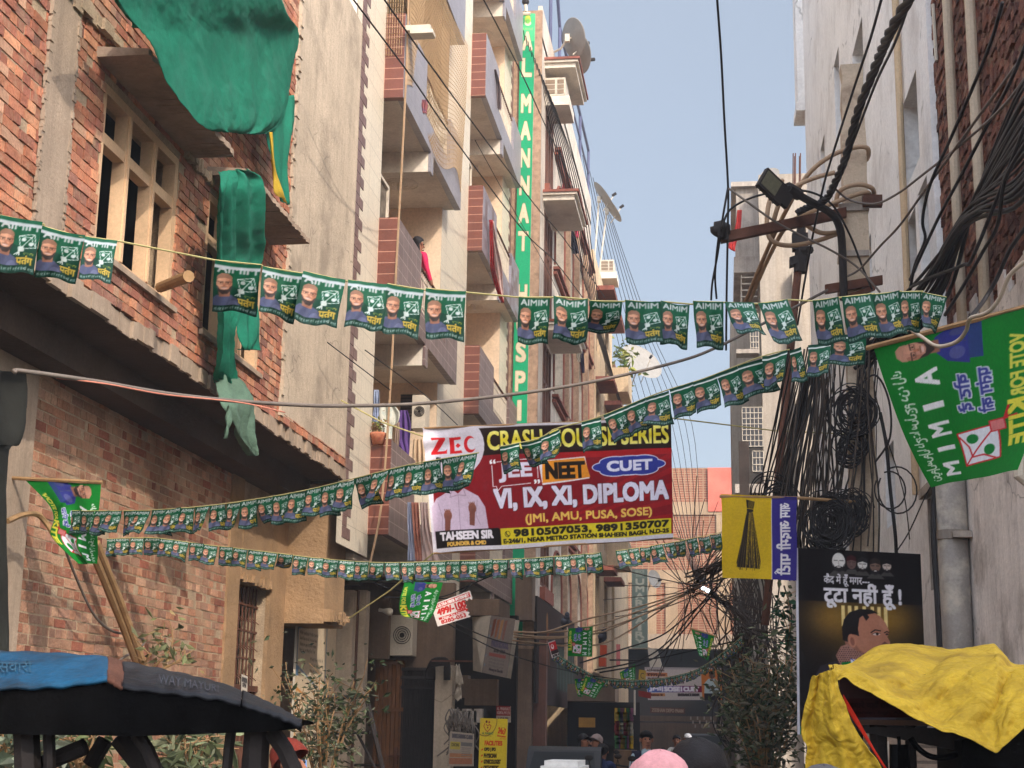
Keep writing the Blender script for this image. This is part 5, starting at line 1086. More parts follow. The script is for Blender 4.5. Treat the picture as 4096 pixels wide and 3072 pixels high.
# far white building on the right with balconies
mFW = M('far_white_wall', L3(166, 154, 140), .92, .12, .8, .15, streak=.3, stain=(L3(150, 138, 126), .4, 1.2))
fr = thing('far_balcony_building', 'pale building with grey balconies and window grilles beyond the white building', 'building', (4, 46, 0))
Yf = 44.
def fx(px, Y=Yf): return aY(px, 1000, Y).x
ztop = aY(3000, 700, Yf).z
c = MB(); x0 = aY(3040, 1000, Yf).x
c.box(x0, x0+6, Yf, Yf+12, 0, ztop); c.build('main_block', mFW, fr)
c = MB(); x1 = aY(3042, 1900, Yf-.1).x
c.box(x0-.02, x0+.45, Yf-.25, Yf-.01, 0, ztop-.2); c.box(x0+.9, x0+1.15, Yf-.4, Yf-.01, 0, aY(3150, 1095, Yf).z); c.build('column', mFW, fr)
zb = [aY(2960, py, Yf+2).z for py in (1060, 745)]
xl = aY(2937, 1000, Yf+2).x
for z0, z1, xx, lab in ((aY(2960, 1090, Yf+1).z, aY(2960, 745, Yf+1).z, aY(2935, 1000, Yf+1).x, 'tall'),):
    c = MB(); c.box(xx, x0, Yf+1, Yf+6, z0, z0+.5); c.box(xx+.1, x0, Yf+1.2, Yf+6, z0+.5, z1); c.box(xx-.05, x0, Yf+1, Yf+6, z1, z1+.15); c.build('balcony', mGL, fr)
z2 = aY(2960, 1240, Yf+1).z
g = MB(); xg0, xg1 = aY(2965, 1200, Yf+.9).x, aY(3030, 1200, Yf+.9).x
for k in range(6): zz = aY(2960, 1240, Yf+.9).z+k*.2; g.box(xg0, xg1, Yf+.9, Yf+.93, zz, zz+.03); g.box(xg0, xg0+.03, Yf+.93, Yf+5, zz, zz+.03)
for k in range(8): g.box(xg0, xg0+.03, Yf+.95+k*.5, Yf+.98+k*.5, aY(2960, 1240, Yf+.9).z, aY(2960, 1240, Yf+.9).z+1.1)
g.build('railing', mRAIL, fr)
c = MB(); c.box(aY(2925, 1500, Yf+1).x, x0, Yf+1.5, Yf+8, 0, z2); c.build('lower_block', mFW, fr)
for (px0, px1, py0, py1) in ((3000, 3036, 1255, 1415), (2968, 3052, 1630, 1785), (3010, 3055, 1805, 1885)):
    a, b_ = aY(px0, py0, Yf-.3), aY(px1, py1, Yf-.3); w = MB(); w.box(a.x, b_.x, Yf-.2, Yf-.06, b_.z, a.z); o = w.build('window', mGLS, fr); g = MB()
    n = max(3, int((b_.x-a.x)/.1)); m_ = int((a.z-b_.z)/.16)
    for i in range(n+1): x = a.x+(b_.x-a.x)*i/n; g.box(x-.008, x+.008, Yf-.31, Yf-.29, b_.z, a.z)
    for j in range(m_+1): z = b_.z+(a.z-b_.z)*j/m_; g.box(a.x, b_.x, Yf-.33, Yf-.31, z-.008, z+.008)
    g.build('grille', mRAIL, o)
c = MB(); a = aY(2940, 1940, Yf-.5); b_ = aY(3062, 1975, Yf-.5); c.box(a.x, b_.x, Yf-.7, Yf, b_.z, a.z); c.build('sunshade', mGL, fr); c = MB(); a = aY(2945, 1400, Yf-.5); c.box(a.x, aY(3035, 1400, Yf-.5).x, Yf-.6, Yf, a.z-.12, a.z); c.build('sunshade', mGL, fr)
hang('red_flag', [(2950, 2968, 840, 44.5), (2938, 2962, 920, 44.5), (2912, 2942, 985, 44.5), (2936, 2942, 1005, 44.5)], cl('red_banner', (176, 48, 44)), 'red cloth hanging from the far balcony building', grp='red cloths on the right')
c = MB()
for i, px in enumerate((3172, 3178, 3181, 3197, 3201)):
    c = MB(); a = aY(px, 745, 40); z1 = aY(px, 613+(i % 2)*12, 40).z; c.tube([(a.x, 40, a.z), (a.x+.03, 40, z1)], .018, 5); tag(c.build('rebar', mRUST), 'thin rusty rebar rod sticking up from the far right roof', 'rebar', 'rebar rods on the far right roof')
# street lined by further plain fronts on the right so that no gap shows
c = MB(); c.box(3.4, 9, 56, 75, 0, 8.5); tag(c.build('low_cream_house', mCRW), 'low cream house at the far right street end', 'building')
# ---------------------------------------------------------------- banners, boards and cloth flags
mPRT = M('printed_vinyl', (1, 1, 1), .7, .05, 2, .06, 30, attr=True, spec=.04)
mPRC = M('printed_cloth', (1, 1, 1), .85, .08, 3, .15, 150, attr=True, transl=.22)
mPRP = M('printed_paper', (1, 1, 1), .6, .05, 3, .1, 60, attr=True, transl=.2)
mROPE = M('pale_rope', L3(176, 164, 110), .9, .2)
bt = thing('coaching_banner', 'big maroon and yellow coaching banner strung across the street', 'banner', (-1.5, 19, 4))
p = [aY(1690, 1712, 18.6), aY(2684, 1672, 19.6), aY(2693, 2152, 19.6), aY(1733, 2213, 18.6)]
fnb = bil(p)
def fb_(u, v):
    P = fnb(u, v); P[:, 1] += .02*np.sin(u*9+v*3)+.012*np.sin(u*23-v*11)+.03*np.exp(-((u/.12)**2+((v-.1)/.25)**2))*np.sin(40*v+20*u)
    P[:, 2] += .012*np.sin(u*14)*(v-.5); return P
sheet('printed_sheet', banner_art(), fb_, mPRT, bt)
c = MB(); c.tube([p[0]+Vector((0, .02, 0)), p[1]+Vector((0, .02, 0))], .014, 6); c.tube([p[3]+Vector((0, .02, 0)), p[2]+Vector((0, .02, 0))], .014, 6); c.build('stick', mBAMB, bt)
for i, (q, e) in enumerate(((aY(1692, 1745, 18.6), Vector((-4.69, 18.3, 5.62))), (p[3], Vector((-4.75, 19.4, 3.0))), (p[1], Vector((2.2, 26, 6.6))), (p[2], Vector((2.25, 25, 4.2))))):
    c = MB(); c.tube([q, q.lerp(e, .5)-Vector((0, 0, .05)), e], .01, 5)
    tag(c.build('banner_rope', mROPE), ('pale rope tying the upper left banner corner to the plaster wall', 'pale rope tying the lower left banner corner', 'pale rope running right from the upper banner corner', 'pale rope running right from the lower banner corner')[i], 'rope', 'banner ropes')
ps = thing('street_poster', 'tall black poster with a man in profile and white Hindi lettering', 'poster', (1.4, 16.5, 1.3))
p = [aY(3190, 2192, 16.5), aY(3682, 2216, 16.5), aY(3712, 2950, 16.5), aY(3198, 2938, 16.5)]
sheet('print', poster_art(), bil(p), mPRT, ps)
c = MB(); q = [Vector(k)+Vector((0, .006, 0)) for k in p]; c.slab(q[::-1], (0, .04, 0)); c.slab([p[0]+Vector((-.02, -.003, 0)), p[0]+Vector((.004, -.003, 0)), p[3]+Vector((.004, -.003, 0)), p[3]+Vector((-.02, -.003, 0))], (0, .03, 0)); c.build('board', M('board_white', L3(190, 188, 196), .6), ps)
c = MB(); c.tube([(p[3].x+.1, 16.6, 0), (p[3].x+.1, 16.6, 3.2)], .03, 6); c.tube([(p[2].x-.1, 16.6, 0), (p[2].x-.1, 16.6, 3.2)], .03, 6); c.build('post', mBLKI, ps)
bf = thing('broom_flag', 'yellow and violet cloth flag printed with a black broom', 'flag', (0, 16.4, 3.5))
sheet('cloth', broom_art(), rowfn([(aY(2884, 1976, 16.4), aY(3188, 1988, 16.4)), (aY(2888, 2060, 16.4), aY(3185, 2070, 16.4)), (aY(2887, 2200, 16.4), aY(3188, 2190, 16.4)), (aY(2890, 2310, 16.4), aY(3186, 2322, 16.4))], .018, 1.3, 4), mPRC, bf)
c = MB(); c.tube([aY(2878, 1986, 16.41), aY(3200, 1992, 16.42), aY(3435, 2008, 16.8)], .018, 7); c.build('stick', mBAMB, bf)
BF = big_flag_art(); BFn = np.rot90(BF, -1); BFm = BFn[:, ::-1]
def cflag(rows, Y, mir, label, amp=.02, fr=1.4, seed=1, img=None, stick=None, name='party_flag'):
    R_ = [(aY(*l, Y if not isinstance(Y, tuple) else Y[0]), aY(*r_, Y if not isinstance(Y, tuple) else Y[1])) for l, r_ in rows]
    t = thing(name, label, 'flag', (R_[-1][0]+R_[-1][1])/2, 'green cloth flags')
    im = BFm if mir else BFn
    if img: im = im[::img, ::img]
    sheet('cloth', im, rowfn(R_, amp, fr, seed), mPRC, t)
    if stick:
        c = MB(); c.tube([aY(*k[:2], k[2]) for k in stick], .016, 6); c.build('stick', mBAMB, t)
cflag([((3494, 1388), (4130, 1225)), ((3535, 1520), (4128, 1400)), ((3600, 1700), (4124, 1590)), ((3660, 1830), (4115, 1740)), ((3725, 1948), (4070, 1880))], (9.0, 7.6), True, 'large green cloth flag hanging at the right edge, seen from its back', .018, 1.6, 3, stick=[(3470, 1392, 9.03), (4150, 1218, 7.6)])
cflag([((95, 1914), (405, 1926)), ((190, 2015), (400, 2035)), ((215, 2080), (392, 2140)), ((212, 2150), (388, 2210)), ((318, 2256), (384, 2254))], 11.2, False, 'green cloth flag pulled askew beside the concrete pilaster on the left', .02, 1.4, 5, 2, [(40, 1912, 11.2), (410, 1930, 11.2)])
cflag([((1618, 2325), (1772, 2330)), ((1608, 2390), (1760, 2380)), ((1602, 2455), (1742, 2440)), ((1640, 2470), (1712, 2492))], 17.5, False, 'green cloth flag folded under the lower paper flag string', .05, 1.0, 6, 2)
cflag([((2275, 2514), (2371, 2505)), ((2272, 2560), (2370, 2560)), ((2270, 2624), (2368, 2627))], 22, False, 'green cloth flag hanging square among the tan cables', .015, 1.2, 7, 3)
cflag([((2342, 2703), (2420, 2732)), ((2330, 2740), (2400, 2762)), ((2316, 2772), (2380, 2795))], 23, False, 'tilted green flag below the dark flag string, right one of two', .01, 1, 8, 3)
cflag([((2298, 2716), (2343, 2712)), ((2302, 2750), (2335, 2750)), ((2312, 2786), (2330, 2788))], 23.2, False, 'tilted green flag below the dark flag string, left one of two', .01, 1, 9, 3)
cflag([((2478, 2690), (2540, 2655)), ((2484, 2715), (2541, 2690)), ((2490, 2738), (2542, 2728))], 27, False, 'small dark green flag tilted in front of the far shops', .01, 1, 10, 3)
cflag([((2766, 2518), (2858, 2545)), ((2780, 2570), (2845, 2590)), ((2796, 2622), (2832, 2642))], 20, True, 'green flag seen from its back beside the second pole', .015, 1, 11, 3, [(2762, 2514, 20.02), (2868, 2548, 20.02)])
def board(name, kind, q, label, cat='sign', th=.03, bm=None, cut=None, grp=None, d=(0, 1, 0)):
    q = [Vector(k) for k in q]; t = thing(name, label, cat, (q[2]+q[3])/2, grp)
    sheet('print', simple_art(kind), bil(q), mPRT, t, cut)
    if th:
        d = Vector(d); c = MB(); c.slab([k+d*.004 for k in q][::-1], d*th); c.build('backing', bm or mRAIL, t)
    return t
board('internet_board', 'internet', [aY(1723, 2421, 18.2), aY(1880, 2362, 18.2), aY(1912, 2458, 18.2), aY(1751, 2506, 18.2)], 'torn white and red internet offer board hanging on the cables', th=0, cut=lambda u, v: ~(((v > .32+.05*np.sin(u*60)) & (u > .80+.02*np.sin(v*40)))))
q = [aX(1200, 2326, -5.44), aX(1352, 2388, -5.44)]; zt_ = (q[0].z+q[1].z)/2
board('school_board', 'school', [(-5.44, q[0].y, zt_), (-5.44, q[1].y, zt_), (-5.44, q[1].y, .9), (-5.44, q[0].y, .9)], 'tall faded school information board beside the rusty gate', th=.03, d=(-1, 0, 0))
board('facilities_board', 'facilities', [aY(1921, 2872, 21), aY(2031, 2876, 21), aY(2024, 3110, 21), aY(1912, 3110, 21)], 'yellow hospital facilities board standing by the clinic entrance')
t = board('tilted_board', 'tilted', [aY(1965, 2462, 23), aY(2062, 2476, 22.6), aY(2027, 2712, 22.6), aY(1928, 2690, 23)], 'faded white signboard leaning tilted under the grey beam', th=0)
c = MB(); a = [aY(1890, 2468, 23.4), aY(1964, 2462, 23.004), aY(1927, 2690, 23.004), aY(1892, 2682, 23.4)]; c.face(a); b2 = [aY(1965, 2462, 23.004), aY(2062, 2476, 22.604), aY(2027, 2712, 22.604), aY(1928, 2690, 23.004)]; c.face([k+Vector((.02, .3, 0)) for k in b2]); c.face([a[0], a[1], b2[0]+Vector((0, .3, 0)), a[0]+Vector((.02, .3, 0))]); c.face([a[3], a[2], b2[3]+Vector((.1, .3, 0)), a[3]+Vector((.02, .3, 0))]); c.build('box_sides', mRAIL, t)
board('dairy_sign', 'dairy', [aY(2527, 2276, 65), aY(2590, 2276, 65), aY(2591, 2592, 65), aY(2526, 2592, 65)], 'tall grey vertical dairy sign in front of the far brick block', th=.2)
board('exam_banner', 'cuet', [aY(2578, 2668, 33), aY(2885, 2672, 33), aY(2888, 2800, 33), aY(2592, 2800, 33)], 'white and purple entrance exam banner hanging in the far street', 'banner', th=0)
board('paan_sign', 'paan', [aY(2600, 2828, 58), aY(2740, 2832, 58), aY(2740, 2856, 58), aY(2600, 2852, 58)], 'brown paan shop sign under the far exam banner')
board('network_board', 'airt', [aY(2192, 2570, 21.5), aY(2220, 2560, 21.5), aY(2238, 2622, 21.5), aY(2208, 2633, 21.5)], 'small red and black phone board hanging on the cables', th=0)
board('shop_board', 'darkshop', [(-4.03, aX(2150, 2383, -4.03).y, aX(2150, 2383, -4.03).z), (-4.03, 45.0, aX(2150, 2383, -4.03).z), (-4.03, 45.0, aX(2150, 2383, -4.03).z-2.3), (-4.03, aX(2150, 2383, -4.03).y, aX(2150, 2383, -4.03).z-2.3)], 'long dark shop signboard along the arched building', th=.06, d=(-1, 0, 0), bm=mBLKI)
board('learning_board', 'learn', [aY(1800, 2925, 22.6), aY(1895, 2935, 22.6), aY(1893, 3065, 22.6), aY(1790, 3065, 22.6)], 'dirty white coaching class board below the meter wires')
board('clinic_board', 'pvt', [aY(1985, 2822, 25), aY(2042, 2825, 25), aY(2042, 2890, 25), aY(1985, 2890, 25)], 'small red and cream clinic board behind the yellow one')
# ---------------------------------------------------------------- strings of printed paper flags
FM = {}
def flag_mesh(style, var):
    if (style, var) in FM: return FM[(style, var)]
    r = random.Random(style*10+var+3); a, b_, ph, tw, cu = r.uniform(-.1, .1), r.uniform(-.22, .22), r.uniform(0, 6), r.uniform(-.25, .25), r.uniform(-.15, .15)
    if var == 6: a, cu, tw = .1, .75, .2      # bottom blown forward
    if var == 7: tw = .9
    if var in (8, 9): a, cu = r.uniform(.12, .2), r.uniform(.2, .5)
    if var in (10, 11): b_, tw = r.choice((-.5, .5)), r.uniform(-.5, .5)
    def fn(u, v):
        x = u+.03*np.sin(v*4+ph)*v; y = a*np.sin(np.pi*u*1.3+ph)*(.3+v)+b_*(u-.5)*v+tw*(u-.5)*v*v+cu*v*v+.02*np.sin(u*17+v*9+ph)*(.4+v)
        z = -v*(1-.25*max(cu, 0)*v)-.05*abs(a)*10*np.sin(np.pi*u)*(1-v)*.6+.03*np.sin(u*7+ph)*v
        return np.stack([.5+(x-.5)*(1-.12*abs(tw)*v), y, z], 1)
    me = print_mesh('flag_print', FA[style], fn); me.materials.append(mPRP); FM[(style, var)] = me; return me
FA = [flag_art(0), flag_art(1), flag_art(2)]
FR = random.Random(11)
def paper_flag(TL, TR, h, style, var, label, grp, tilt=0):
    o = bpy.data.objects.new('paper_flag', flag_mesh(style, var)); COL.objects.link(o)
    X = TR-TL; w_ = FR.uniform(.88, 1.04); X = X*w_; h *= FR.uniform(.95, 1.05); sw = FR.gauss(0, .2); up = Vector((0, 0, 1)); n = X.cross(up).normalized(); pz = n.cross(X).normalized()
    if pz.z < 0: pz = -pz
    Zx = (pz*.75+up*.25).normalized(); Zx = (Zx+X.normalized()*tilt).normalized(); Zx = (Zx+n*sw).normalized(); Yx = Zx.cross(X.normalized())*X.length
    m = Matrix((X, Yx, Zx*h)).transposed().to_4x4(); m.translation = TL; o.matrix_world = m
    return tag(o, label, 'paper flag', grp)
def cord(pts, label, r=.006):
    c = MB(); c.tube(pts, r, 4); return tag(c.build('flag_cord', mROPE), label, 'cord', 'cords of the paper flag strings')
S = 4096/2212.
row1 = [(-100, 438, -4, 464, 130), (0, 464, 95, 484, 132), (92, 488, 190, 515, 128), (184, 510, 258, 520, 124), (465, 561, 563, 571, 132), (568, 575, 655, 590, 116), (655, 585, 748, 606, 126), (752, 604, 838, 616, 114), (836, 612, 922, 626, 122), (920, 622, 1005, 630, 118), (1120, 641, 1197, 641, 110), (1195, 639, 1272, 646, 108), (1275, 649, 1348, 650, 86), (1350, 648, 1428, 654, 106), (1427, 650, 1497, 656, 104), (1497, 650, 1567, 652, 108), (1565, 652, 1628, 655, 104), (1637, 655, 1705, 646, 108), (1755, 649, 1818, 641, 102), (1818, 641, 1890, 633, 104), (1882, 636, 1948, 628, 96), (1942, 630, 1995, 628, 92), (1992, 631, 2045, 641, 80)]
yd = lambda x: 5.6+1.3*x/2045.
pts = []
for i, (x0, y0, x1, y1, h) in enumerate(row1):
    Y0, Y1 = yd(x0), yd(x1); a, b_ = aY(x0*S, y0*S, Y0), aY(x1*S, y1*S, Y1); pts += [a+Vector((0, .01, 0)), b_+Vector((0, .01, 0))]
    hh = h*S*Y0/FPX; var = 6 if i == 12 else (7 if i in (5, 22) else FR.choice((0, 1, 2, 3, 4, 5, 8, 9, 10)))
    paper_flag(a, b_, hh, 1 if i < 10 else 0, var, 'printed green paper flag, %s from the left on the topmost string' % ordw(i+1), 'paper flags on the topmost string', FR.uniform(-.1, .1))
cord(pts, 'cord carrying the topmost string of paper flags', .004)
def string(poly, n, h0, h1, style, name, ya, yb, gaps=(), w=1.02, xr=None):
    """poly: 2212-px polyline; n flags; heights px; depth ya -> yb along x"""
    P = [Vector((a, b_, 0)) for a, b_ in poly]; Q = spline(P, 10); L = [0]
    for a, b_ in zip(Q[:-1], Q[1:]): L.append(L[-1]+(b_-a).length)
    tot = L[-1]
    def at(s):
        s = min(max(s, 0), tot)
        for k in range(len(L)-1):
            if L[k+1] >= s: return Q[k].lerp(Q[k+1], (s-L[k])/(L[k+1]-L[k]+1e-9))
        return Q[-1]
    # spacing grows with flag size
    sz = [h0+(h1-h0)*i/(n-1.) for i in range(n)]; cs = [0]
    for q in sz: cs.append(cs[-1]+q)
    k = 0
    dp = lambda x: ya+(yb-ya)*(x-poly[0][0])/(poly[-1][0]-poly[0][0])
    for i in range(n):
        s0, s1 = cs[i]/cs[-1]*tot, cs[i+1]/cs[-1]*tot
        mid = at((s0+s1)/2).x
        if any(g0 < mid < g1 for g0, g1 in gaps): continue
        e = (s1-s0)*FR.uniform(-.04, .1); p0, p1 = at(s0-e), at(s1+e*.5); k += 1
        Y0, Y1 = dp(p0.x)+FR.uniform(-.015, .015), dp(p1.x)+FR.uniform(-.015, .015)
        a, b_ = aY(p0.x*S, p0.y*S, Y0), aY(p1.x*S, p1.y*S, Y1)
        paper_flag(a, b_, sz[i]*S*Y0/FPX*FR.uniform(.95, 1.04), style, FR.randrange(6) if FR.random() > .3 else FR.choice((7, 8, 9, 10, 11, 6)), 'green paper flag, %s from the left on %s' % (ordw(k), name), 'paper flags on '+name, FR.uniform(-.1, .1))
    cord([aY(q.x*S, q.y*S, dp(q.x)+.012) for q in Q], 'cord carrying '+name, .004)
string([(120, 1103), (300, 1103), (470, 1090), (640, 1063), (760, 1035), (880, 1005), (1034, 978)], 27, 52, 74, 0, 'the left rising string', 11.3, 8.9)
string([(1078, 965), (1160, 948), (1205, 925), (1290, 902), (1420, 850), (1520, 818), (1640, 772), (1705, 755)], 13, 64, 80, 2, 'the right rising string', 9.0, 8.2, gaps=[(1205, 1245)])
for k, (x0, y0, x1, y1, h, st, vr) in enumerate(((1705, 758, 1733, 748, 78, 2, 7), (1745, 745, 1800, 738, 76, 2, 3), (1796, 722, 1868, 722, 66, 2, 1))):
    paper_flag(aY(x0*S, y0*S, 8.1), aY(x1*S, y1*S, 8.05), h*S*8.1/FPX, st, vr, ('twisted paper flag', 'bent paper flag', 'last paper flag')[k]+' at the right end of the right rising string', 'paper flags on the right rising string')
string([(216, 1165), (330, 1162), (440, 1176), (560, 1190), (680, 1205), (785, 1214), (880, 1215), (960, 1212), (1100, 1208), (1200, 1202), (1298, 1194)], 33, 41, 43, 0, 'the lower long string', 13.2, 14.6)
string([(1330, 1190), (1440, 1174), (1558, 1150)], 9, 38, 38, 0, 'the short string beside the broom flag', 14.6, 15.2)
string([(1196, 1409), (1277, 1456), (1312, 1467), (1398, 1468), (1474, 1456), (1520, 1438), (1572, 1401), (1600, 1376)], 40, 18, 18, 0, 'the dark sagging far string', 24, 22)
# ---------------------------------------------------------------- electric pole, lamp and cables
mPOLE = M('pole_concrete', L3(196, 176, 152), .95, .2, 3, .5, 40, stain=(L3(120, 98, 80), .7, 3))
ep = thing('utility_pole', 'weathered square concrete pole wrapped in cables beside the black poster', 'pole', (1.55, 17, 0))
def pp3(px, py, Y=17.0): return aY(px, py, Y)
t0, t1 = pp3(3366, 258), pp3(3454, 252); b0, b1 = pp3(3402, 2100), pp3(3512, 2100)
k = (b0.z-0)/(t0.z-b0.z); B0, B1 = b0+(b0-t0)*k, b1+(b1-t1)*k
c = MB(); r = random.Random(2); n = 60; prev = None
for i in range(n):
    f0, f1 = i/n, (i+1)/n
    j0, j1 = (r.uniform(-.012, .012), r.uniform(-.01, .01)) if i > n*.8 else (r.uniform(-.003, .003), r.uniform(-.003, .003))
    if prev is None: prev = (0, 0)
    a0, a1, c0, c1 = B0.lerp(t0, f0), B1.lerp(t1, f0), B0.lerp(t0, f1), B1.lerp(t1, f1); D = Vector((0, .24, 0))
    c.hexa([a0+Vector((prev[0], 0, 0)), a1+Vector((prev[1], 0, 0)), a1+D+Vector((prev[1], 0, 0)), a0+D+Vector((prev[0], 0, 0)), c0+Vector((j0, 0, 0)), c1+Vector((j1, 0, 0)), c1+D+Vector((j1, 0, 0)), c0+D+Vector((j0, 0, 0))]); prev = (j0, j1)
c.build('shaft', mPOLE, ep)
for (ya, yb_) in ((815, 840), (1003, 1022), (1130, 1152)):
    c = MB(); a, b_ = pp3(3360, ya, 16.97), pp3(3470, yb_, 16.97); c.box(a.x-.01, b_.x+.02, 16.96, 17.29, b_.z, a.z); c.build('band', mGL, ep)
c = MB(); a, b_, d_ = pp3(2882, 948, 16.2), pp3(3140, 895, 16.5), pp3(3385, 845, 16.95)
for q0, q1 in ((a, b_), (b_, d_)):
    c.hexa([q0+Vector((0, -.04, -.07)), q1+Vector((0, -.04, -.07)), q1+Vector((0, .04, -.07)), q0+Vector((0, .04, -.07)), q0+Vector((0, -.04, .04)), q1+Vector((0, -.04, .04)), q1+Vector((0, .04, .04)), q0+Vector((0, .04, .04))])
c.build('cross_arm', mRUST, ep)
for a, b_, v_, w_ in (((3300, 1158), (3530, 1120), .03, .05), ((3450, 805), (3528, 805), .06, .06), ((3390, 1190), (3500, 1150), .02, .03)):
    c = MB(); a = pp3(*a, 16.93); b_ = pp3(*b_, 16.93); c.obox((a+b_)/2, (b_-a)/2, (0, v_, 0), (0, 0, w_)); c.build('bracket', mRUST, ep)
for px, py in ((2876, 912), (2893, 922)):
    c = MB(); p = pp3(px, py, 16.15); c.lathe(p, [(0, -.1), (.05, -.09), (.085, -.05), (.06, -.02), (.085, .02), (.05, .06), (.03, .09), (0, .1)], 14, ax=(.6, 0, .8)); c.build('insulator', mBLKI, ep, smooth=True)
fl_ = thing('street_floodlight', 'square black LED floodlight on a bent arm fixed to the concrete pole', 'street light', pp3(3380, 1000, 16.8))
c = MB(); c.tube(spline([pp3(3375, 1200, 16.85), pp3(3368, 980, 16.85), pp3(3355, 900, 16.8), pp3(3320, 850, 16.6), pp3(3230, 800, 16.2), pp3(3140, 748, 15.9)], 6), .045, 8); c.build('arm', mBLKI, fl_)
c = MB(); c.tube([pp3(3195, 778, 16.05), pp3(3150, 752, 15.92)], .07, 10); c.build('socket', mBLKI, fl_)
cn = pp3(3090, 748, 15.75); ux = (pp3(3150, 770, 15.85)-pp3(3075, 698, 15.7)).normalized(); uy = (pp3(3024, 752, 15.6)-pp3(3075, 698, 15.7)).normalized(); uy = (uy-ux*uy.dot(ux)).normalized(); un = ux.cross(uy)
if un.y > 0: un = -un
c = MB(); c.obox(cn, ux*.17, uy*.125, un*.03); c.obox(cn+ux*.2, ux*.06, uy*.09, un*.025); c.obox(cn-un*.05, ux*.08, uy*.06, un*.03)
for k in range(6): c.obox(cn-un*.045+ux*(-.13+.05*k), ux*.006, uy*.11, un*.02)
c.build('housing', mBLKI, fl_)
c = MB(); c.obox(cn+un*.033-ux*.045, ux*.105, uy*.095, un*.004); c.build('lens', M('led_panel', L3(92, 90, 72), .3, .2, 30, 0, spec=.5), fl_)
rp = thing('steel_pole', 'leaning rusty steel pole with a dark clamp, left of the concrete pole', 'pole', aY(3100, 2000, 21))
c = MB(); c.tube([aY(3192, 1080, 21), aY(3108, 1960, 21), aY(3060, 2500, 21)], .055, 8); c.build('shaft', mRUST, rp)
c = MB(); c.tube([aY(3205, 880, 21), aY(3200, 1090, 21)], [.06, .1], 7); c.obox(aY(3200, 970, 21), (.11, 0, 0), (0, .08, 0), (0, 0, .12)); c.tube([aY(3215, 1000, 20.95), aY(3240, 1000, 20.8)], .06, 8); c.obox(aY(3195, 1040, 21), (.13, 0, .04), (0, .08, 0), (0, 0, .06)); c.build('clamp', mBLKI, rp)
sp = thing('far_utility_pole', 'second concrete pole down the street buried in tangled wires', 'pole', aY(2990, 2900, 26))
c = MB(); a, b_ = aY(2965, 2330, 26), aY(3005, 2330, 26); c.box(a.x, b_.x, 26, 26.3, 0, 6.5); c.build('shaft', M('dim_concrete', L3(120, 104, 92), .95, .2, 3, .4), sp)
def cable(pts, r, m, label, grp=None, seg=6, name='cable', cat='cable', n=5):
    c = MB(); P = [aY(*q) if len(q) == 3 else Vector(q[:3]) for q in pts]; c.tube(spline(P, seg), r, n)
    return tag(c.build(name, m, smooth=True), label, cat, grp)
cable([(60, 1488, 9.6), (89, 1484, 9.7), (380, 1525, 10.2), (658, 1573, 10.9), (911, 1601, 11.5), (1202, 1620, 12.2), (1400, 1623, 12.6), (1680, 1614, 13.2), (2059, 1576, 14), (2376, 1525, 14.6), (2700, 1449, 15.2), (2860, 1392, 15.6), (3060, 1290, 16.4), (3330, 1150, 16.95)], .017, mCABG, 'long thick grey cable sagging across the whole street')
cable([(225, 1512, 9.95), (420, 1535, 10.25), (660, 1578, 10.85), (960, 1610, 11.5), (1140, 1650, 11.9)], .006, M('pink_rope', L3(190, 120, 100), .8), 'thin pink rope tied along the thick grey cable', name='rope', cat='rope')
w = [[(1400, -20, 15), (1640, 300, 17), (1820, 560, 20), (2100, 930, 26), (2224, 1050, 30), (2345, 1210, 36)], [(1525, -20, 15), (1700, 230, 17), (1890, 490, 21), (2140, 820, 28), (2260, 960, 32), (2420, 1190, 38)], [(1925, -20, 19), (2080, 280, 23), (2190, 520, 28), (2250, 640, 32), (2330, 850, 38)], [(1900, 560, 24), (2060, 850, 29), (2190, 1080, 33), (2290, 1300, 37)], [(1460, 1400, 17), (1700, 1580, 20), (1830, 1700, 22)], [(1310, 1370, 17), (1560, 1560, 19)]]
for i, q in enumerate(w): cable(q, .011 if i < 3 else .007, mCABL, ('thin black wire crossing the tiled house from its upper left corner', 'thin black wire crossing beside the upper balcony net', 'thin black wire passing in front of the green hospital sign top', 'thin black wire passing below the middle farther balcony', 'thin wire crossing the lower left balcony', 'thin wire crossing the chequered tile border')[i], 'thin wires over the left houses')
for i in range(16):
    x0 = 2085+i*9; cable([(x0, 100+i*22, 33.6), (x0+60+4*i, 520+20*i, 37), (2290+9*i, 1020+25*i, 46), (2420+8*i, 1560+14*i, 60), (2560+6*i, 1980+i*5, 70)], .012, mCABL, 'thin black wire running down along the arched building fronts', 'wires along the arched building')
for i in range(9):
    cable([(2330+14*i, 620+30*i, 55), (2430+22*i, 1180+18*i, 62), (2560+26*i, 1700, 66), (2690+14*i, 2080+12*i, 60), (2790+4*i, 2330, 27)], .012, mCABL, 'thin dark wire fanning across the sky gap to the second pole', 'wires across the sky gap')
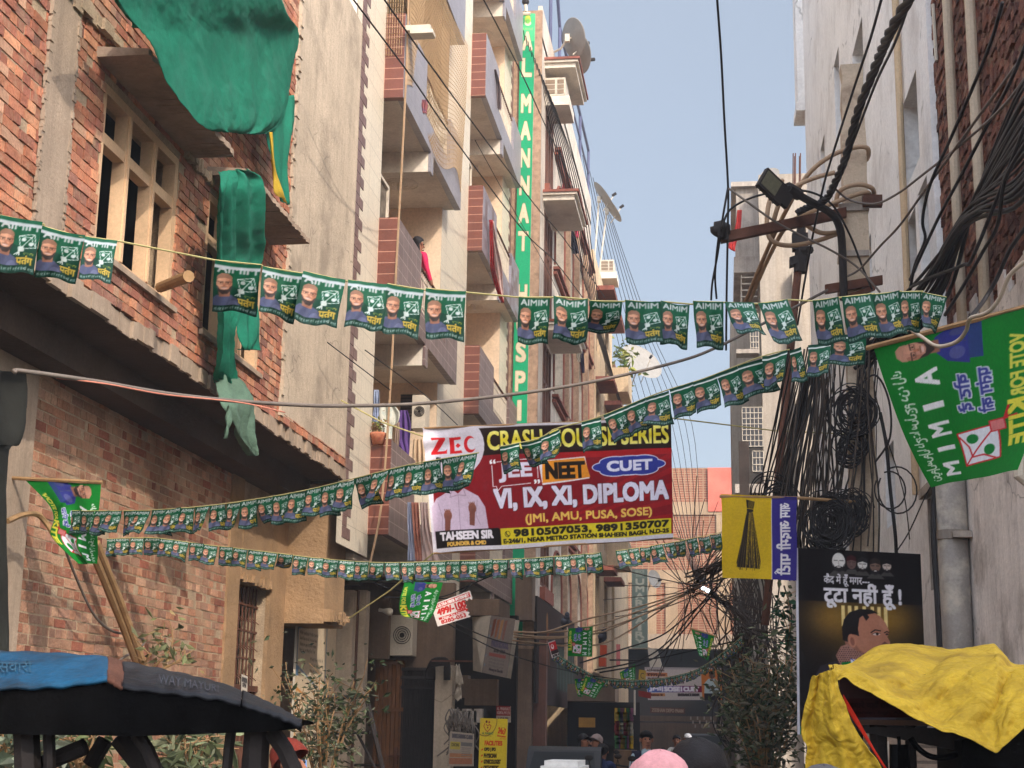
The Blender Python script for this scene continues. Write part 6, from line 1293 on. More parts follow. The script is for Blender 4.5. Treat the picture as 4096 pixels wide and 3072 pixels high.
sk = [[(2866, -30, 14), (2884, 220, 14.6), (2897, 480, 15.2), (2912, 752, 15.9), (2911, 900, 16), (2906, 1185, 16.4), (2904, 1400, 17)], [(2912, 752, 15.9), (2890, 880, 16), (2872, 1010, 16.3), (2850, 1130, 16.8), (2845, 1200, 17)], [(2876, 935, 16.05), (2866, 1020, 16.3), (2860, 1110, 16.8), (2866, 1195, 17)], [(2886, 915, 16), (2920, 840, 16), (3010, 790, 16), (3130, 765, 16), (3240, 768, 16.2), (3330, 820, 16.4), (3400, 940, 16.6), (3455, 1080, 16.7), (3490, 1160, 16.7)], [(2912, 752, 15.9), (2985, 805, 15.9), (3090, 880, 16), (3200, 940, 16.2), (3330, 1005, 16.4), (3430, 1070, 16.6), (3520, 1170, 16.6)], [(3338, 752, 16), (3400, 800, 16.2), (3500, 815, 16), (3590, 775, 15.4), (3690, 700, 14.4), (3830, 590, 13), (4000, 440, 11.5), (4110, 300, 11)], [(3390, 1105, 16.6), (3440, 1075, 16.5), (3520, 985, 16), (3600, 900, 15.4), (3700, 760, 14.4), (3860, 540, 12.6), (4110, 200, 11)], [(3530, -20, 12), (3480, 160, 13), (3420, 340, 14), (3330, 620, 15.6), (3290, 760, 16.2), (3240, 1000, 17), (3190, 1300, 18)], [(3648, -20, 10.4), (3580, 170, 12), (3500, 340, 13.4), (3400, 600, 15), (3310, 800, 16.4)]]
lb = ['black wire dropping straight down through the sky to the insulators', 'black wire tail hanging left of the insulators', 'short black wire hanging right of the insulator tail', 'black wire arching over the floodlight', 'grey cable sloping from the sky wire down past the pole', 'grey cable swooping from the pole right towards the dark bricks', 'wavy grey cable rising from the pole clamp to the upper right', 'thin black wire left of the twisted cable', 'thin black wire hugging the right side of the twisted cable']
for i, q in enumerate(sk): cable(q, .013, mCABL if i not in (4, 5, 6) else mCABG, lb[i], 'wires around the concrete pole')
tw = thing('twisted_cable', 'thick twisted black power cable coming down from the top to the pole', 'cable', aY(3300, 800, 16.4))
ctr = spline([aY(*q) for q in ((3668, -60, 9.3), (3560, 130, 10.6), (3500, 270, 12), (3430, 450, 13.4), (3385, 620, 14.6), (3340, 730, 15.6), (3300, 800, 16.2), (3240, 825, 16.4), (3190, 850, 16.5))], 14)
for s_ in range(3):
    P = []
    for i, q in enumerate(ctr):
        t = (ctr[min(i+1, len(ctr)-1)]-ctr[max(i-1, 0)]).normalized(); a = t.cross(Vector((0, 1, 0))).normalized(); b_ = t.cross(a); ph = i*.62+s_*2.094
        P.append(q+(a*math.cos(ph)+b_*math.sin(ph))*.021)
    c = MB(); c.tube(P, .022, 7); c.build('strand', mCABL, tw, smooth=True)
r = random.Random(21)
for i in range(26):
    u = i/25.; y0 = 330+u*420+r.uniform(-20, 20); x1 = 3790-120*u+r.uniform(-25, 25); y1 = 1145+r.uniform(-20, 40)
    mx, my = 3900-50*u+r.uniform(-15, 15), 820+70*u+r.uniform(-25, 25)
    cable([(4160, y0-60, 10.5), (4060, y0+80, 11.2), (mx, my, 13), (x1, y1, 15), (x1-150, y1+150+r.uniform(-20, 40), 16.4), (3440+r.uniform(-40, 40), 1420+r.uniform(-30, 60), 16.9)], r.uniform(.012, .021), mCABL, 'black cable in the thick bundle sweeping in from the right edge', 'black cable bundle at the right edge', n=5)
bl_ = [[(4010, 10, 11.2), (3960, 180, 11.8), (3870, 400, 12.6), (3800, 560, 13.2), (3720, 740, 14), (3690, 880, 14.4), (3700, 960, 14.5), (3660, 1060, 14.8), (3640, 1160, 15)], [(4110, 160, 10.6), (4040, 330, 11.2), (3950, 500, 12), (3830, 730, 13), (3750, 880, 14), (3640, 1120, 15)], [(4110, 560, 10.4), (4020, 720, 11), (3990, 900, 11.6), (3930, 1010, 12), (3850, 1150, 12.6), (3780, 1260, 13.4)], [(4110, 480, 10.4), (3900, 1010, 12.2), (3850, 1060, 12.8), (3720, 1110, 14), (3640, 1150, 15)], [(4110, 900, 10), (4040, 1000, 10.4), (3985, 1120, 10.6), (3930, 1210, 10.6), (3880, 1270, 10)]]
for i, q in enumerate(bl_): cable(q, .016, mCABL, ('black cable wriggling down over the white pipes', 'black cable crossing both white pipes', 'black cable drooping below the thick bundle', 'black cable looping behind the topmost flags', 'brown black cable hanging above the large green flag')[i], 'loose black cables on the right bricks')
cable([(3648, 1322, 8.2), (3690, 1350, 8.1), (3735, 1380, 8.0), (3775, 1385, 7.9), (3830, 1365, 7.8), (3865, 1320, 7.7), (3880, 1275, 7.6), (3950, 1250, 7.4), (4000, 1190, 7.3), (4040, 1100, 7.2), (4110, 1040, 7.1)], .011, M('white_cable', L3(176, 160, 140), .6), 'off-white cable curling over the large green flag')
for i, q in enumerate(([(2985, 1200, 20), (3060, 1020, 18.6), (3140, 850, 17.2), (3230, 700, 16.9), (3330, 620, 16.85), (3420, 590, 16.85), (3465, 590, 16.85), (3475, 615, 16.95), (3465, 640, 17.3)], [(2998, 1205, 20), (3075, 1030, 18.6), (3150, 900, 17.4), (3240, 850, 16.95), (3340, 810, 16.88), (3420, 780, 16.88), (3470, 770, 16.9), (3478, 790, 17.1)], [(3345, 830, 16.95), (3350, 780, 16.9), (3380, 750, 16.86), (3440, 738, 16.86), (3490, 755, 16.9), (3495, 790, 17.1)], [(3130, 720, 16.8), (3080, 800, 16.7), (3068, 900, 16.7), (3085, 960, 16.7), (3150, 982, 16.7), (3250, 968, 16.75), (3350, 935, 16.9)], [(3210, 890, 16.8), (3280, 930, 16.75), (3350, 930, 16.9)], [(3340, 690, 16.8), (3250, 715, 16.8), (3160, 760, 16.7), (3110, 830, 16.7), (3080, 960, 16.9)])):
    cable(q, .027, mCABT, ('tan conduit climbing left to right and hooked round the pole top', 'second tan conduit climbing beside the first one', 'tan conduit loop round the pole below the top hook', 'tan conduit loop hanging left of the lamp arm', 'short tan conduit under the cross arm', 'tan conduit curving behind the floodlight')[i], 'tan conduits round the concrete pole', n=7, name='conduit', cat='conduit')
# hanging wires on the pole, coils and the tangle
def mess(name, label, items, m, kind='stuff'):
    c = MB()
    for P, rr_ in items: c.tube(spline(P, 5), rr_, 4, cap=False)
    o = c.build(name, m, smooth=True); return tag(o, label, 'wires', None, kind)
it = []
for i in range(78):
    x0 = 3380+(r.gauss(-85, 35) if r.random() < .65 else r.gauss(75, 25)); y0 = 1420+r.uniform(-60, 120); dx = r.gauss(-70, 70); Y = 16.85+r.uniform(-.3, .3)
    it.append(([aY(x0, y0, Y), aY(x0+dx*.25+r.uniform(-15, 15), y0+230, Y), aY(x0+dx*.7+r.uniform(-20, 20), y0+500, Y), aY(x0+dx+r.uniform(-30, 30), y0+780+r.uniform(-100, 120), Y+.1)], r.uniform(.004, .011)))
for i in range(40):
    x0 = r.gauss(3180, 30); it.append(([aY(x0+60, 1380+r.uniform(0, 120), 17.4), aY(x0, 1700, 18), aY(x0-60+r.uniform(-20, 20), 2000, 18.6), aY(x0-70+r.uniform(-40, 40), 2300, 19)], r.uniform(.005, .012)))
mess('hanging_wires', 'mass of black wires hanging down both sides of the concrete pole', it[::2], mCABL); mess('hanging_wires', 'paler dusty wires mixed among the black ones on the concrete pole', it[1::2], M('dusty_wire', L3(72, 62, 54), .8))
it = []
def coil(cx, cy, Y, R, n, asp=1, jit=.15, rr0=.008):
    out = []
    for i in range(n):
        a = R*r.uniform(.45, 1.15); ox, oy = r.gauss(0, R*.3), r.gauss(0, R*.3); t0 = r.uniform(0, 6); tl = r.uniform(-.35, .35)
        P = [aY(cx, cy, Y)+Vector((ox+a*math.cos(t0+k)*1, r.uniform(-.02, .02)+tl*a*math.sin(t0+k)*.5, oy+a*asp*math.sin(t0+k))) for k in np.linspace(0, 6.0+r.uniform(-1, .8), 16)]
        out.append((P, r.uniform(rr0*.7, rr0*1.3)))
    return out
cl_ = [(3318, 2090, 16.6, .2, 42, 1.25, 'big coil of black cable hanging on the pole above the poster'), (3420, 1640, 16.7, .2, 26, 1.2, 'coil of black cable on the pole beside the large flag'), (3395, 1790, 16.75, .17, 18, 1, 'coil of cable strapped round the pole middle'), (3400, 2050, 16.75, .16, 26, 1.4, 'coil of cable on the right side of the pole'), (3090, 1990, 17.6, .22, 14, 1, 'loose cable loops beside the broom flag'), (2945, 2895, 24, .3, 9, 1.3, 'black cable coil hanging on the second pole'), (3290, 2180, 16.7, .16, 16, 1, 'loose loops of cable just above the poster')]
for a in cl_: mess('cable_coil', a[6], coil(*a[:6]), mCABL, None)['category'] = 'cable coil'
for i, (R, w) in enumerate(((.2, 0), (.25, .05))):
    P = [aY(3560+30*i, 1960, 16.5)+Vector((R*math.cos(k)*.8, 0, R*1.0*math.sin(k))) for k in np.linspace(2.6, 2.6+5.6, 20)]; c = MB(); c.tube(P, .009, 5); tag(c.build('cable_loop', mCABL, smooth=True), ('smaller thin cable loop against the white wall', 'larger thin cable loop against the white wall')[i], 'cable', 'cable loops on the white wall')
P = [(3420, 1560, 16.8), (3500, 1500, 16.7), (3555, 1600, 16.7), (3560, 1750, 16.7), (3500, 1850, 16.8)]; cable(P, .012, mCABL, 'black cable bowing right from the pole behind the flag')
cable([(3520, 1650, 16.8), (3545, 1780, 16.8), (3560, 1950, 16.8), (3580, 2130, 16.8), (3585, 2220, 16.9)], .02, mCABL, 'thick black cable dropping right of the pole to the poster')
cable([(3590, 2200, 16.8), (3640, 2120, 16.9), (3720, 1950, 17), (3780, 1900, 16)], .008, mCABL, 'thin black cable rising from the poster to the large flag')
# tangle over the far street: a hub with wires in all directions
it = []
hub = (2772, 2352, 25)
for i in range(46):
    a = r.uniform(0, 6.28); L_ = r.uniform(160, 560); ex, ey = hub[0]+L_*math.cos(a)*.75, hub[1]+L_*math.sin(a)*.9
    if ey > 2720: ey = 2720
    it.append(([aY(hub[0]+r.gauss(0, 18), hub[1]+r.gauss(0, 16), 25), aY((hub[0]+ex)/2+r.gauss(0, 15), (hub[1]+ey)/2+r.uniform(0, 25), 25+r.uniform(-2, 3)), aY(ex, ey, 25+r.uniform(-4, 8))], r.uniform(.004, .009)))
for i in range(60):
    x0 = r.gauss(2985, 60); y0 = r.uniform(2250, 2420); it.append(([aY(x0, y0, 25.6), aY(x0+r.gauss(0, 40), y0+150, 25.6), aY(x0+r.gauss(0, 40), y0+320, 25.7), aY(x0+r.gauss(0, 40), y0+460, 25.7)], r.uniform(.005, .013)))
for i in range(30):
    it.append(([aY(2790+r.gauss(0, 40), 2330+r.gauss(0, 30), 25), aY(2890+r.gauss(0, 20), 2250+r.gauss(0, 40), 22), aY(3030+r.gauss(0, 20), 2120+r.gauss(0, 70), 19.5)], r.uniform(.006, .013)))
for i in range(26):
    it.append(([aY(2860+r.gauss(0, 30), 2360+r.gauss(0, 30), 25), aY(3000+r.gauss(0, 30), 2480+r.gauss(0, 50), 23.5), aY(3170+r.gauss(0, 30), 2560+r.gauss(0, 90), 21.5)], r.uniform(.004, .009)))
mess('wire_tangle', 'tangle of thin dark wires fanning from a knot above the far shops', it, M('wire_brown', L3(66, 54, 46), .7))
tan = [[(1780, 2300, 20.3), (1500, 2330, 20.4), (1780, 2395, 20.5), (1900, 2330, 20.6), (2080, 2260, 21)], [(1540, 2388, 20.3), (1750, 2390, 20.4), (1880, 2340, 20.6), (2060, 2262, 21)], [(1720, 2445, 18.6), (1950, 2550, 20), (2100, 2580, 21), (2300, 2570, 22.5)], [(1700, 2440, 18.6), (1990, 2600, 20.5), (2300, 2690, 23), (2500, 2720, 24)], [(2056, 2526, 21), (2180, 2528, 21.6), (2330, 2480, 22.5), (2560, 2425, 24), (2765, 2355, 25), (2900, 2260, 23), (3100, 2080, 20)], [(2056, 2530, 21), (2250, 2526, 22), (2420, 2490, 23), (2620, 2420, 24.3), (2770, 2358, 25), (2930, 2240, 22.5)], [(2056, 2538, 21), (2200, 2548, 22), (2400, 2530, 23), (2600, 2445, 24.3), (2780, 2360, 25), (2960, 2250, 22.5)], [(2056, 2548, 21), (2240, 2552, 22), (2430, 2510, 23), (2640, 2430, 24.3), (2780, 2352, 25), (3000, 2200, 21.5)], [(2050, 2562, 21), (2200, 2578, 22), (2280, 2582, 22.4), (2450, 2560, 23.5), (2700, 2400, 25)], [(2320, 2652, 23), (2480, 2600, 24), (2640, 2545, 25), (2740, 2470, 25.5), (2850, 2380, 25.5)], [(2380, 2680, 24), (2560, 2640, 25), (2680, 2560, 25.5), (2800, 2420, 25.5), (2960, 2240, 23)], [(2400, 2690, 24), (2580, 2650, 25), (2700, 2560, 25.4), (2880, 2340, 24.5)], [(2440, 2640, 25), (2600, 2636, 26), (2780, 2600, 26), (2960, 2560, 25.5)]]
tl = ['dark wire sagging under the lower flag string', 'thin tan wire passing the folded green flag', 'tan cable running under the torn internet board', 'thin dark wire sloping down under the torn internet board', 'topmost tan cable rising to the knot of wires', 'second tan cable rising to the knot of wires', 'third tan cable rising to the knot of wires', 'fourth tan cable rising to the knot of wires', 'lowest tan cable passing behind the square green flag', 'dark cable rising from the far shops to the knot', 'thick dark cable sweeping from the far shops to the second pole', 'dark cable just under the thick sweeping one', 'nearly level thin cable above the exam banner']
for i, q in enumerate(tan): cable(q, .013 if i > 3 else .008, mCABT if 4 <= i <= 8 else mCABL, tl[i], 'cables over the far street', seg=8)
# small lit street lamp in the distance
t = thing('far_street_lamp', 'small lit white street lamp on the second pole', 'street light', aY(2840, 2370, 26)); a = aY(2822, 2357, 25.8)
c = MB(); c.obox(a, (.06, 0, -.035), (0, .04, 0), (.015, 0, .025)); c.build('lens', M('lit_lens', (.9, .95, 1), .4, 0, 1, 0, emit=((.85, .93, 1), 2.5)), t)
c = MB(); c.tube([a+Vector((.06, .03, -.02)), aY(2870, 2395, 26), aY(2975, 2470, 26.1)], .04, 6); c.build('arm', mBLKI, t)
# pigeons on the cables
def pigeon(px, py, Y, label):
    p = aY(px, py, Y); t = MB(); t.ball(p, (.07, .12, .075), 12, 8); t.ball(p+Vector((.03, -.07, .1)), (.035, .04, .04), 10, 7); t.tube([p+Vector((.02, -.06, .04)), p+Vector((.03, -.07, .1))], [.05, .032], 8); t.tube([p+Vector((-.02, .08, -.02)), p+Vector((-.06, .2, -.08))], [.05, .02], 7); t.tube([p+Vector((.03, -.1, .1)), p+Vector((.035, -.14, .09))], [.012, .004], 5); t.tube([p+Vector((.01, 0, -.06)), p+Vector((.01, 0, -.11))], .008, 4)
    return tag(t.build('pigeon', M('pigeon_grey', L3(78, 80, 90), .8, .3, 12), smooth=True), label, 'bird', 'pigeons on the cables')
pigeon(2262, 2488, 22.2, 'grey pigeon perched on the topmost tan cable'); pigeon(2410, 2547, 23.4, 'smaller pigeon perched right of the square green flag')
# ---------------------------------------------------------------- ground floor fronts on the left
gf = thing('ground_floor_front', 'dim ground floor front with gates under the tiled apartment house', 'shop front', (-5.6, 24, 0))
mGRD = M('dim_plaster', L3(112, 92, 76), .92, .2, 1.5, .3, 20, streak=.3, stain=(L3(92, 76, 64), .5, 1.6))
def fbox(mb, px0, px1, py0, py1, Y, dep, toground=False):
    a, b_ = aY(px0, py0, Y), aY(px1, py1, Y); mb.box(a.x, b_.x, Y, Y+dep, 0 if toground else b_.z, a.z)
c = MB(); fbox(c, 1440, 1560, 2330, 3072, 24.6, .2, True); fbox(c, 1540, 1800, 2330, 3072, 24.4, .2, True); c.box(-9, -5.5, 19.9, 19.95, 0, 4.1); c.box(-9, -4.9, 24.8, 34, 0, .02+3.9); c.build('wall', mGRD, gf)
c = MB(); fbox(c, 1352, 1388, 2360, 3072, 21.7, .25, True); fbox(c, 1408, 1440, 2360, 3072, 22.0, .25, True); c.build('lit_pillar', mPLAS, gf)
c = MB(); fbox(c, 1390, 1406, 2360, 3072, 21.9, .2, True); c.build('dark_post', mRUST, gf)
c = MB(); c.box(-5.5, -4.86, 19.95, 22.3, 3.82, 3.9); c.build('sunshade', mWALL, gf)
c = MB(); fbox(c, 1480, 1552, 2388, 2635, 23.6, .12); c.build('hanging_panel', mGRD, gf)
c = MB(); a, b_ = aY(1502, 2640, 24.2), aY(1606, 3072, 24.2)
for k in range(7): x = a.x+(b_.x-a.x)*k/7; c.box(x+.004, x+(b_.x-a.x)/7-.004, 24.22, 24.26, 0, a.z)
c.box(a.x, b_.x, 24.18, 24.22, a.z-.06, a.z); c.box(a.x, b_.x, 24.19, 24.22, 1.9, 1.96); d0 = c.build('wooden_door', M('brown_planks', L3(112, 72, 42), .7, .3, 4, .2, 30, streak=.3), gf)
c = MB(); c.box(b_.x-.12, b_.x-.06, 24.15, 24.18, 1.1, 1.35); c.tube([(b_.x-.2, 24.16, 1.22), (b_.x-.02, 24.16, 1.22)], .015, 5); c.build('latch', mRUST, d0)
c = MB(); a, b_ = aY(1612, 2675, 24.2), aY(1738, 3072, 24.2)
n = 22
for k in range(n): x = a.x+(b_.x-a.x)*k/(n-1); c.box(x-.009, x+.009, 24.2, 24.23, 0, a.z)
for z in (a.z-.03, 2.25, 2.4, .3): c.box(a.x-.02, b_.x+.02, 24.18, 24.22, z, z+.05)
c.box(a.x, b_.x, 24.3, 24.32, 0, a.z); c.build('steel_gate', mBLKI, gf)
c = MB(); fbox(c, 1742, 1800, 2660, 3072, 23.9, .3, True); c.build('pillar', mPLAS, gf)
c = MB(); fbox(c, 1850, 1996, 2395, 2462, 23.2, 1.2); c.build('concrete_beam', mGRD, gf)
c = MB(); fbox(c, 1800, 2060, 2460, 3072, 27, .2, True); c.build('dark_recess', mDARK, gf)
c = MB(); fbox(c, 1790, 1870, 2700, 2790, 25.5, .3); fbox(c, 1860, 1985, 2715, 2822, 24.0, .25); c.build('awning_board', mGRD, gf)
ac_unit(1560, 1648, 2460, 2622, 24.0, 'dusty grey outdoor AC unit above the steel gate', .35)
for i in range(5):
    c = MB(); a = [aY(1708+i*7, 2720-0*i, 23.8), aY(1708+i*7, 2665-i*4+22, 23.8), aY(1730, 2640+i*6, 23.75), aY(1780, 2634+i*6, 23.75), aY(1796-i*4, 2660+i*3, 23.8), aY(1796-i*4, 2720, 23.8)]; c.tube(spline(a, 4), .022, 6); tag(c.build('bent_pipe', mBLKI, smooth=True), 'bent dark pipe over the steel gate pillar', 'pipe', 'bent pipes over the gate pillar')
c = MB(); fbox(c, 1725, 1915, 2640, 2648, 23.5, .06); tag(c.build('rail', mRUST), 'rusty rod sticking out towards the tilted signboard', 'rod')
t = MB(); a = aY(1545, 2445, 22.9); t.lathe(a, [(0, .1), (.05, .09), (.06, .05), (.045, 0), (.025, -.06), (.03, -.12), (0, -.12)], 12, ax=(1, -.2, -.2)); tag(t.build('bulb_lamp', mRAIL, smooth=True), 'white bulb lamp on the hanging panel', 'lamp')
it = []; r = random.Random(31)
for i in range(40):
    x0 = r.uniform(1795, 1900); y0 = r.uniform(2830, 2900); it.append(([aY(x0, y0, 22.9), aY(x0+r.gauss(0, 12), y0+40, 22.8), aY(x0+r.gauss(0, 15), y0+90, 22.9), aY(x0+r.gauss(0, 25), y0+140, 22.9)], .012))
mess('meter_wires', 'cluster of old meter wires hanging above the coaching class board', it, mCABG)
mt = thing('meter_box', 'row of dusty electric meters among hanging wires', 'meter box', aY(1850, 2900, 23))
for i in range(5):
    c = MB(); a = aY(1800+i*24, 2835+(i % 2)*8, 23); c.box(a.x, a.x+.13, 23, 23.1, a.z-.2, a.z); c.build('meter', mGL, mt)
# stair rail in front of the school board
rl = thing('stair_railing', 'dark iron stair railing in front of the rusty gate and school board', 'railing', aY(1400, 3000, 18))
c = MB(); c.tube([aY(1290, 2790, 18), aY(1466, 2786, 18), aY(1540, 3120, 17)], .03, 7); c.build('handrail', mBLKI, rl)
c = MB(); c.tube([aY(1300, 2935, 18), aY(1480, 2930, 17.8)], .018, 6); c.tube([aY(1430, 2935, 18), aY(1510, 3090, 17.5)], .018, 6); c.tube([aY(1420, 3060, 18), aY(1520, 3060, 17.6)], .018, 6); c.build('lower_bar', mBLKI, rl)
# shops farther along on the left, under the arches
sh = thing('shop_row', 'row of dim shops with shutters under the arched building', 'shop front', (-4.4, 44, 0))
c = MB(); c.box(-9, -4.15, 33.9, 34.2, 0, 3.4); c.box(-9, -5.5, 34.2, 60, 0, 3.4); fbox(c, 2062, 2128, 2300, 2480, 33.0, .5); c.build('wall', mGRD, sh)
c = MB()
for y0, y1 in ((34.5, 37.5), (46, 49)): c.box(-4.4, -4.36, y0, y1, 0, 2.9)
c.build('shutter', M('rolling_shutter', L3(108, 84, 70), .7, .2, 2, .1, tile=(6, .09, .012, L3(58, 46, 40), None)), sh)
c = MB(); fbox(c, 2128, 2180, 2560, 3072, 34.1, .3, True); c.build('pillar', mWOOD, sh)
c = MB(); fbox(c, 2270, 2460, 2735, 2806, 37.5, 1.4); c.build('concrete_canopy', mGRD, sh)
c = MB(); fbox(c, 2315, 2380, 2870, 2910, 37.2, .05); c.build('yellow_board', M('yellow_board', L3(150, 108, 40), .8), sh)
c = MB(); fbox(c, 2270, 2560, 2806, 3072, 39.5, .1, True); c.build('dark_recess', mDARK, sh)
c = MB(); fbox(c, 2400, 2425, 2580, 2620, 36, .3); fbox(c, 2395, 2422, 2630, 2665, 36, .3); tag(c.build('orange_sign', M('orange_sign', L3(176, 70, 40), .7)), 'orange light box sign sticking out beyond the square green flag', 'sign')
c = MB(); fbox(c, 2465, 2480, 2577, 2660, 37, .1); tag(c.build('pink_sign', M('pink_sign', L3(190, 110, 104), .7)), 'narrow pink sign edge beside the orange sign', 'sign')
c = MB(); fbox(c, 2535, 2542, 2760, 2860, 34, .05); tag(c.build('tube_light', mRAIL), 'white tube hanging upright before the snack shop', 'tube light')
pc_ = [(190, 150, 40), (150, 40, 36), (60, 110, 60), (176, 130, 60), (120, 60, 90), (190, 180, 160)]
for i in range(6):
    c = MB(); x = 2468+i*11
    for k in range(9):
        q = aY(x+r.uniform(-2, 2), 2845+k*17, 34.5); col = tuple(float(z) for z in lin(pc_[(i*2+k//3) % 6])); w_ = .05
        c.obox(q, (w_, 0, 0), (0, .012, .0), (.0, 0, .07), 0, col)
    tag(c.build('snack_strip', M('foil_%d' % i, (1, 1, 1), .35, .1, 9, .2, attr=True)), 'hanging strip of foil snack packets, %s from the left' % ordw(i+1), 'snack packets', 'snack strips at the far shop')
c = MB(); fbox(c, 2455, 2540, 3000, 3072, 34, .8, True); tag(c.build('shop_counter', M('counter', L3(110, 84, 62), .8, .3, 5)), 'low shop counter below the snack strips', 'counter')
c = MB(); fbox(c, 2560, 3000, 2862, 2890, 62, 1.2); fbox(c, 2560, 3000, 2890, 3000, 64, .1, True); tag(c.build('far_shop', mGRD), 'dim shop front with awning behind the far scooters', 'shop front')
c = MB()
for k in range(18): fbox(c, 2760+k*9, 2766+k*9, 2866+(k % 3)*16, 2879+(k % 3)*16, 61.7, .05)
tag(c.build('goods_rack', M('pale_goods', L3(150, 140, 130), .8, .3)), 'rack of small pale goods in the far shop window', 'rack')
c = MB(); P_ = [aY(2590, 2588, 60), aY(2630, 2600, 60), aY(2650, 2668, 60), aY(2600, 2672, 60)]; c.slab(P_, (0, .3, 0)); tag(c.build('white_awning', mSOFF), 'white awning flap below the dairy sign', 'awning')
# ---------------------------------------------------------------- e-rickshaw with blue and dark hood (left, near)
mBLUE = M('blue_vinyl', L3(12, 70, 100), .55, .3, 4, .25, 20, spec=.3, stain=(L3(26, 34, 42), .95, 2.6), fine=.25)
mDKV = M('dark_vinyl', L3(24, 24, 28), .55, .25, 4, .5, 14, spec=.25, stain=(L3(56, 57, 62), .5, 4))
mBLKV = M('black_vinyl', L3(9, 8, 8), .95, .2, 5, .2, spec=.08)
er = thing('electric_rickshaw', 'e-rickshaw with sagging blue and black hood at the lower left', 'rickshaw', aY(600, 2900, 5.6))
YN, YF = 5.0, 5.75
top = [(-260, 2612), (0, 2614), (200, 2621), (380, 2634), (440, 2640), (480, 2652), (620, 2682), (760, 2712), (870, 2740), (1000, 2788), (1120, 2848), (1206, 2908)]
bnd = [(-260, 2764), (0, 2762), (200, 2757), (330, 2745), (430, 2728), (480, 2760), (620, 2776), (760, 2790), (880, 2806), (960, 2828), (1090, 2868), (1196, 2910)]
bot = [(-260, 2934), (0, 2936), (200, 2940), (400, 2942), (480, 2944), (560, 2944), (700, 2940), (800, 2936), (900, 2932), (1000, 2930), (1100, 2924), (1198, 2914)]
def curve(L_, u):
    xs = [q[0] for q in L_]; x = -260+u*(1206+260); return x, float(np.interp(x, xs, [q[1] for q in L_]))
rr = random.Random(5)
def hood(u0, u1, nu, nv, m, name, edge_noise=0):
    mb = MB(); ph = rr.uniform(0, 6)
    def fn(u, v):
        uu = u0+(u1-u0)*u; xt, yt = curve(top, uu); xb, yb_ = curve(bnd, uu)
        a = aY(xt, yt, YF); b_ = aY(xb, yb_+edge_noise*2*math.sin(u*40+ph), YN); p = a.lerp(b_, v); p.z += .03*math.sin(math.pi*v)*(1-.6*uu)+.0025*math.sin(u*31+v*9+ph)
        return p
    mb.grid(fn, nu, nv); o = mb.build(name, m, er, smooth=True); s_ = o.modifiers.new('thickness', 'SOLIDIFY'); s_.thickness = .012; return o
ug = (430+260)/1466.; ug2 = (486+260)/1466.; u3 = (960+260)/1466.
hood(0, ug, 40, 10, mBLUE, 'blue_hood', 1); hood(ug2, u3, 40, 10, mDKV, 'dark_hood', .6); hood(u3+.004, 1, 24, 8, mDKV, 'front_hood', .5)
hood(ug-.004, ug2+.004, 8, 6, mRUST, 'hood_frame')
mb = MB()
def fv(u, v):
    xb, yb_ = curve(bnd, u); xq, yq = curve(bot, u); a = aY(xb, yb_, YN+.01); b_ = aY(xq, yq, YN+.03); p = a.lerp(b_, v); p.y += .015*math.sin(u*40)*v; return p
mb.grid(fv, 60, 6); mb.grid(lambda u, v: (lambda a, b_: a.lerp(b_, v))(aY(*curve(bot, u), YN+.03), aY(*curve(bot, u), YN+.03)+Vector((0, 1.1*(1-u**8), .03))), 40, 4); mb.grid(lambda u, v: (lambda a, b_: a.lerp(b_, v))(aY(*curve(top, u), YF)+Vector((0, 0, -.02)), aY(*curve(bot, u), YN+.03)+Vector((0, 1.1*(1-u**8), .03))), 40, 4)
mb.build('valance', mBLKV, er, smooth=True)
def post(P_, w):
    c = MB(); c.tube(P_, w, 7); c.build('frame_post', mBLKI, er)
for (x0, x1, w) in ((105, 112, .075), (195, 200, .035), (540, 640, .04), (925, 905, .03), (1030, 1020, .075), (1085, 1190, .05)):
    post([aY(x0, 2925, YN+.12), aY((x0+x1)/2, 3000, YN+.12), aY(x1, 3120, YN+.12)], w*.6)
post([aY(160, 3060, YN+.2), aY(340, 2985, YN+.2)], .03); post([aY(480, 2950, YN+.3), aY(600, 3100, YN+.3)], .04); post([aY(360, 3060, YN+.4), aY(420, 2960, YN+.4)], .03)
a, b_ = aY(-200, 3072, YN+.1), aY(1000, 3072, YN+.1)
c = MB(); c.box(a.x, b_.x, YN+.1, YN+1.0, .35, .5); c.box(a.x, a.x+.8, YN+.15, YN+.95, .5, .85); c.box(a.x, a.x+.12, YN+.15, YN+.95, .85, 1.2); c.build('floor_and_seat', mBLKV, er)
for x in (a.x+.35, b_.x-.15):
    for y in (YN+.15, YN+.95):
        c = MB(); c.lathe((x, y-.05, .25), [(.14, 0), (.25, .0), (.26, .05), (.25, .1), (.14, .1)], 20, ax=(0, 1, 0)); w = c.build('wheel', mBLKV, er); c = MB(); c.lathe((x, y-.03, .25), [(0, 0), (.14, 0), (.14, .06), (0, .06)], 16, ax=(0, 1, 0)); c.build('rim', mGL, w)
T_ = Art(120, 20, (66, 64, 72), 3); T_.text('WAY MAYURI', 4, 4, 112, 12, (98, 96, 100), .4)
def txt_patch(u0, u1, v0, v1, s, col, bgc, nm):
    v_, t_ = glyphs(s); mb = MB(); P = []
    for q in v_:
        uu = u0+(u1-u0)*q[0]; vv = v0+(v1-v0)*q[1]; xt, yt = curve(top, uu); xb, yb_ = curve(bnd, uu); p = aY(xt, yt, YF).lerp(aY(xb, yb_, YN), vv); p.z += .03*math.sin(math.pi*vv)*(1-.6*uu)+.014; p.y -= .02; P.append(p)
    mb.faces(P, [tuple(k) for k in t_], 0); return mb.build(nm, M(nm, L3(*col), .6), er)
txt_patch((640+260)/1466., (880+260)/1466., .55, .85, 'WAY MAYURI', (70, 70, 76), None, 'hood_lettering')
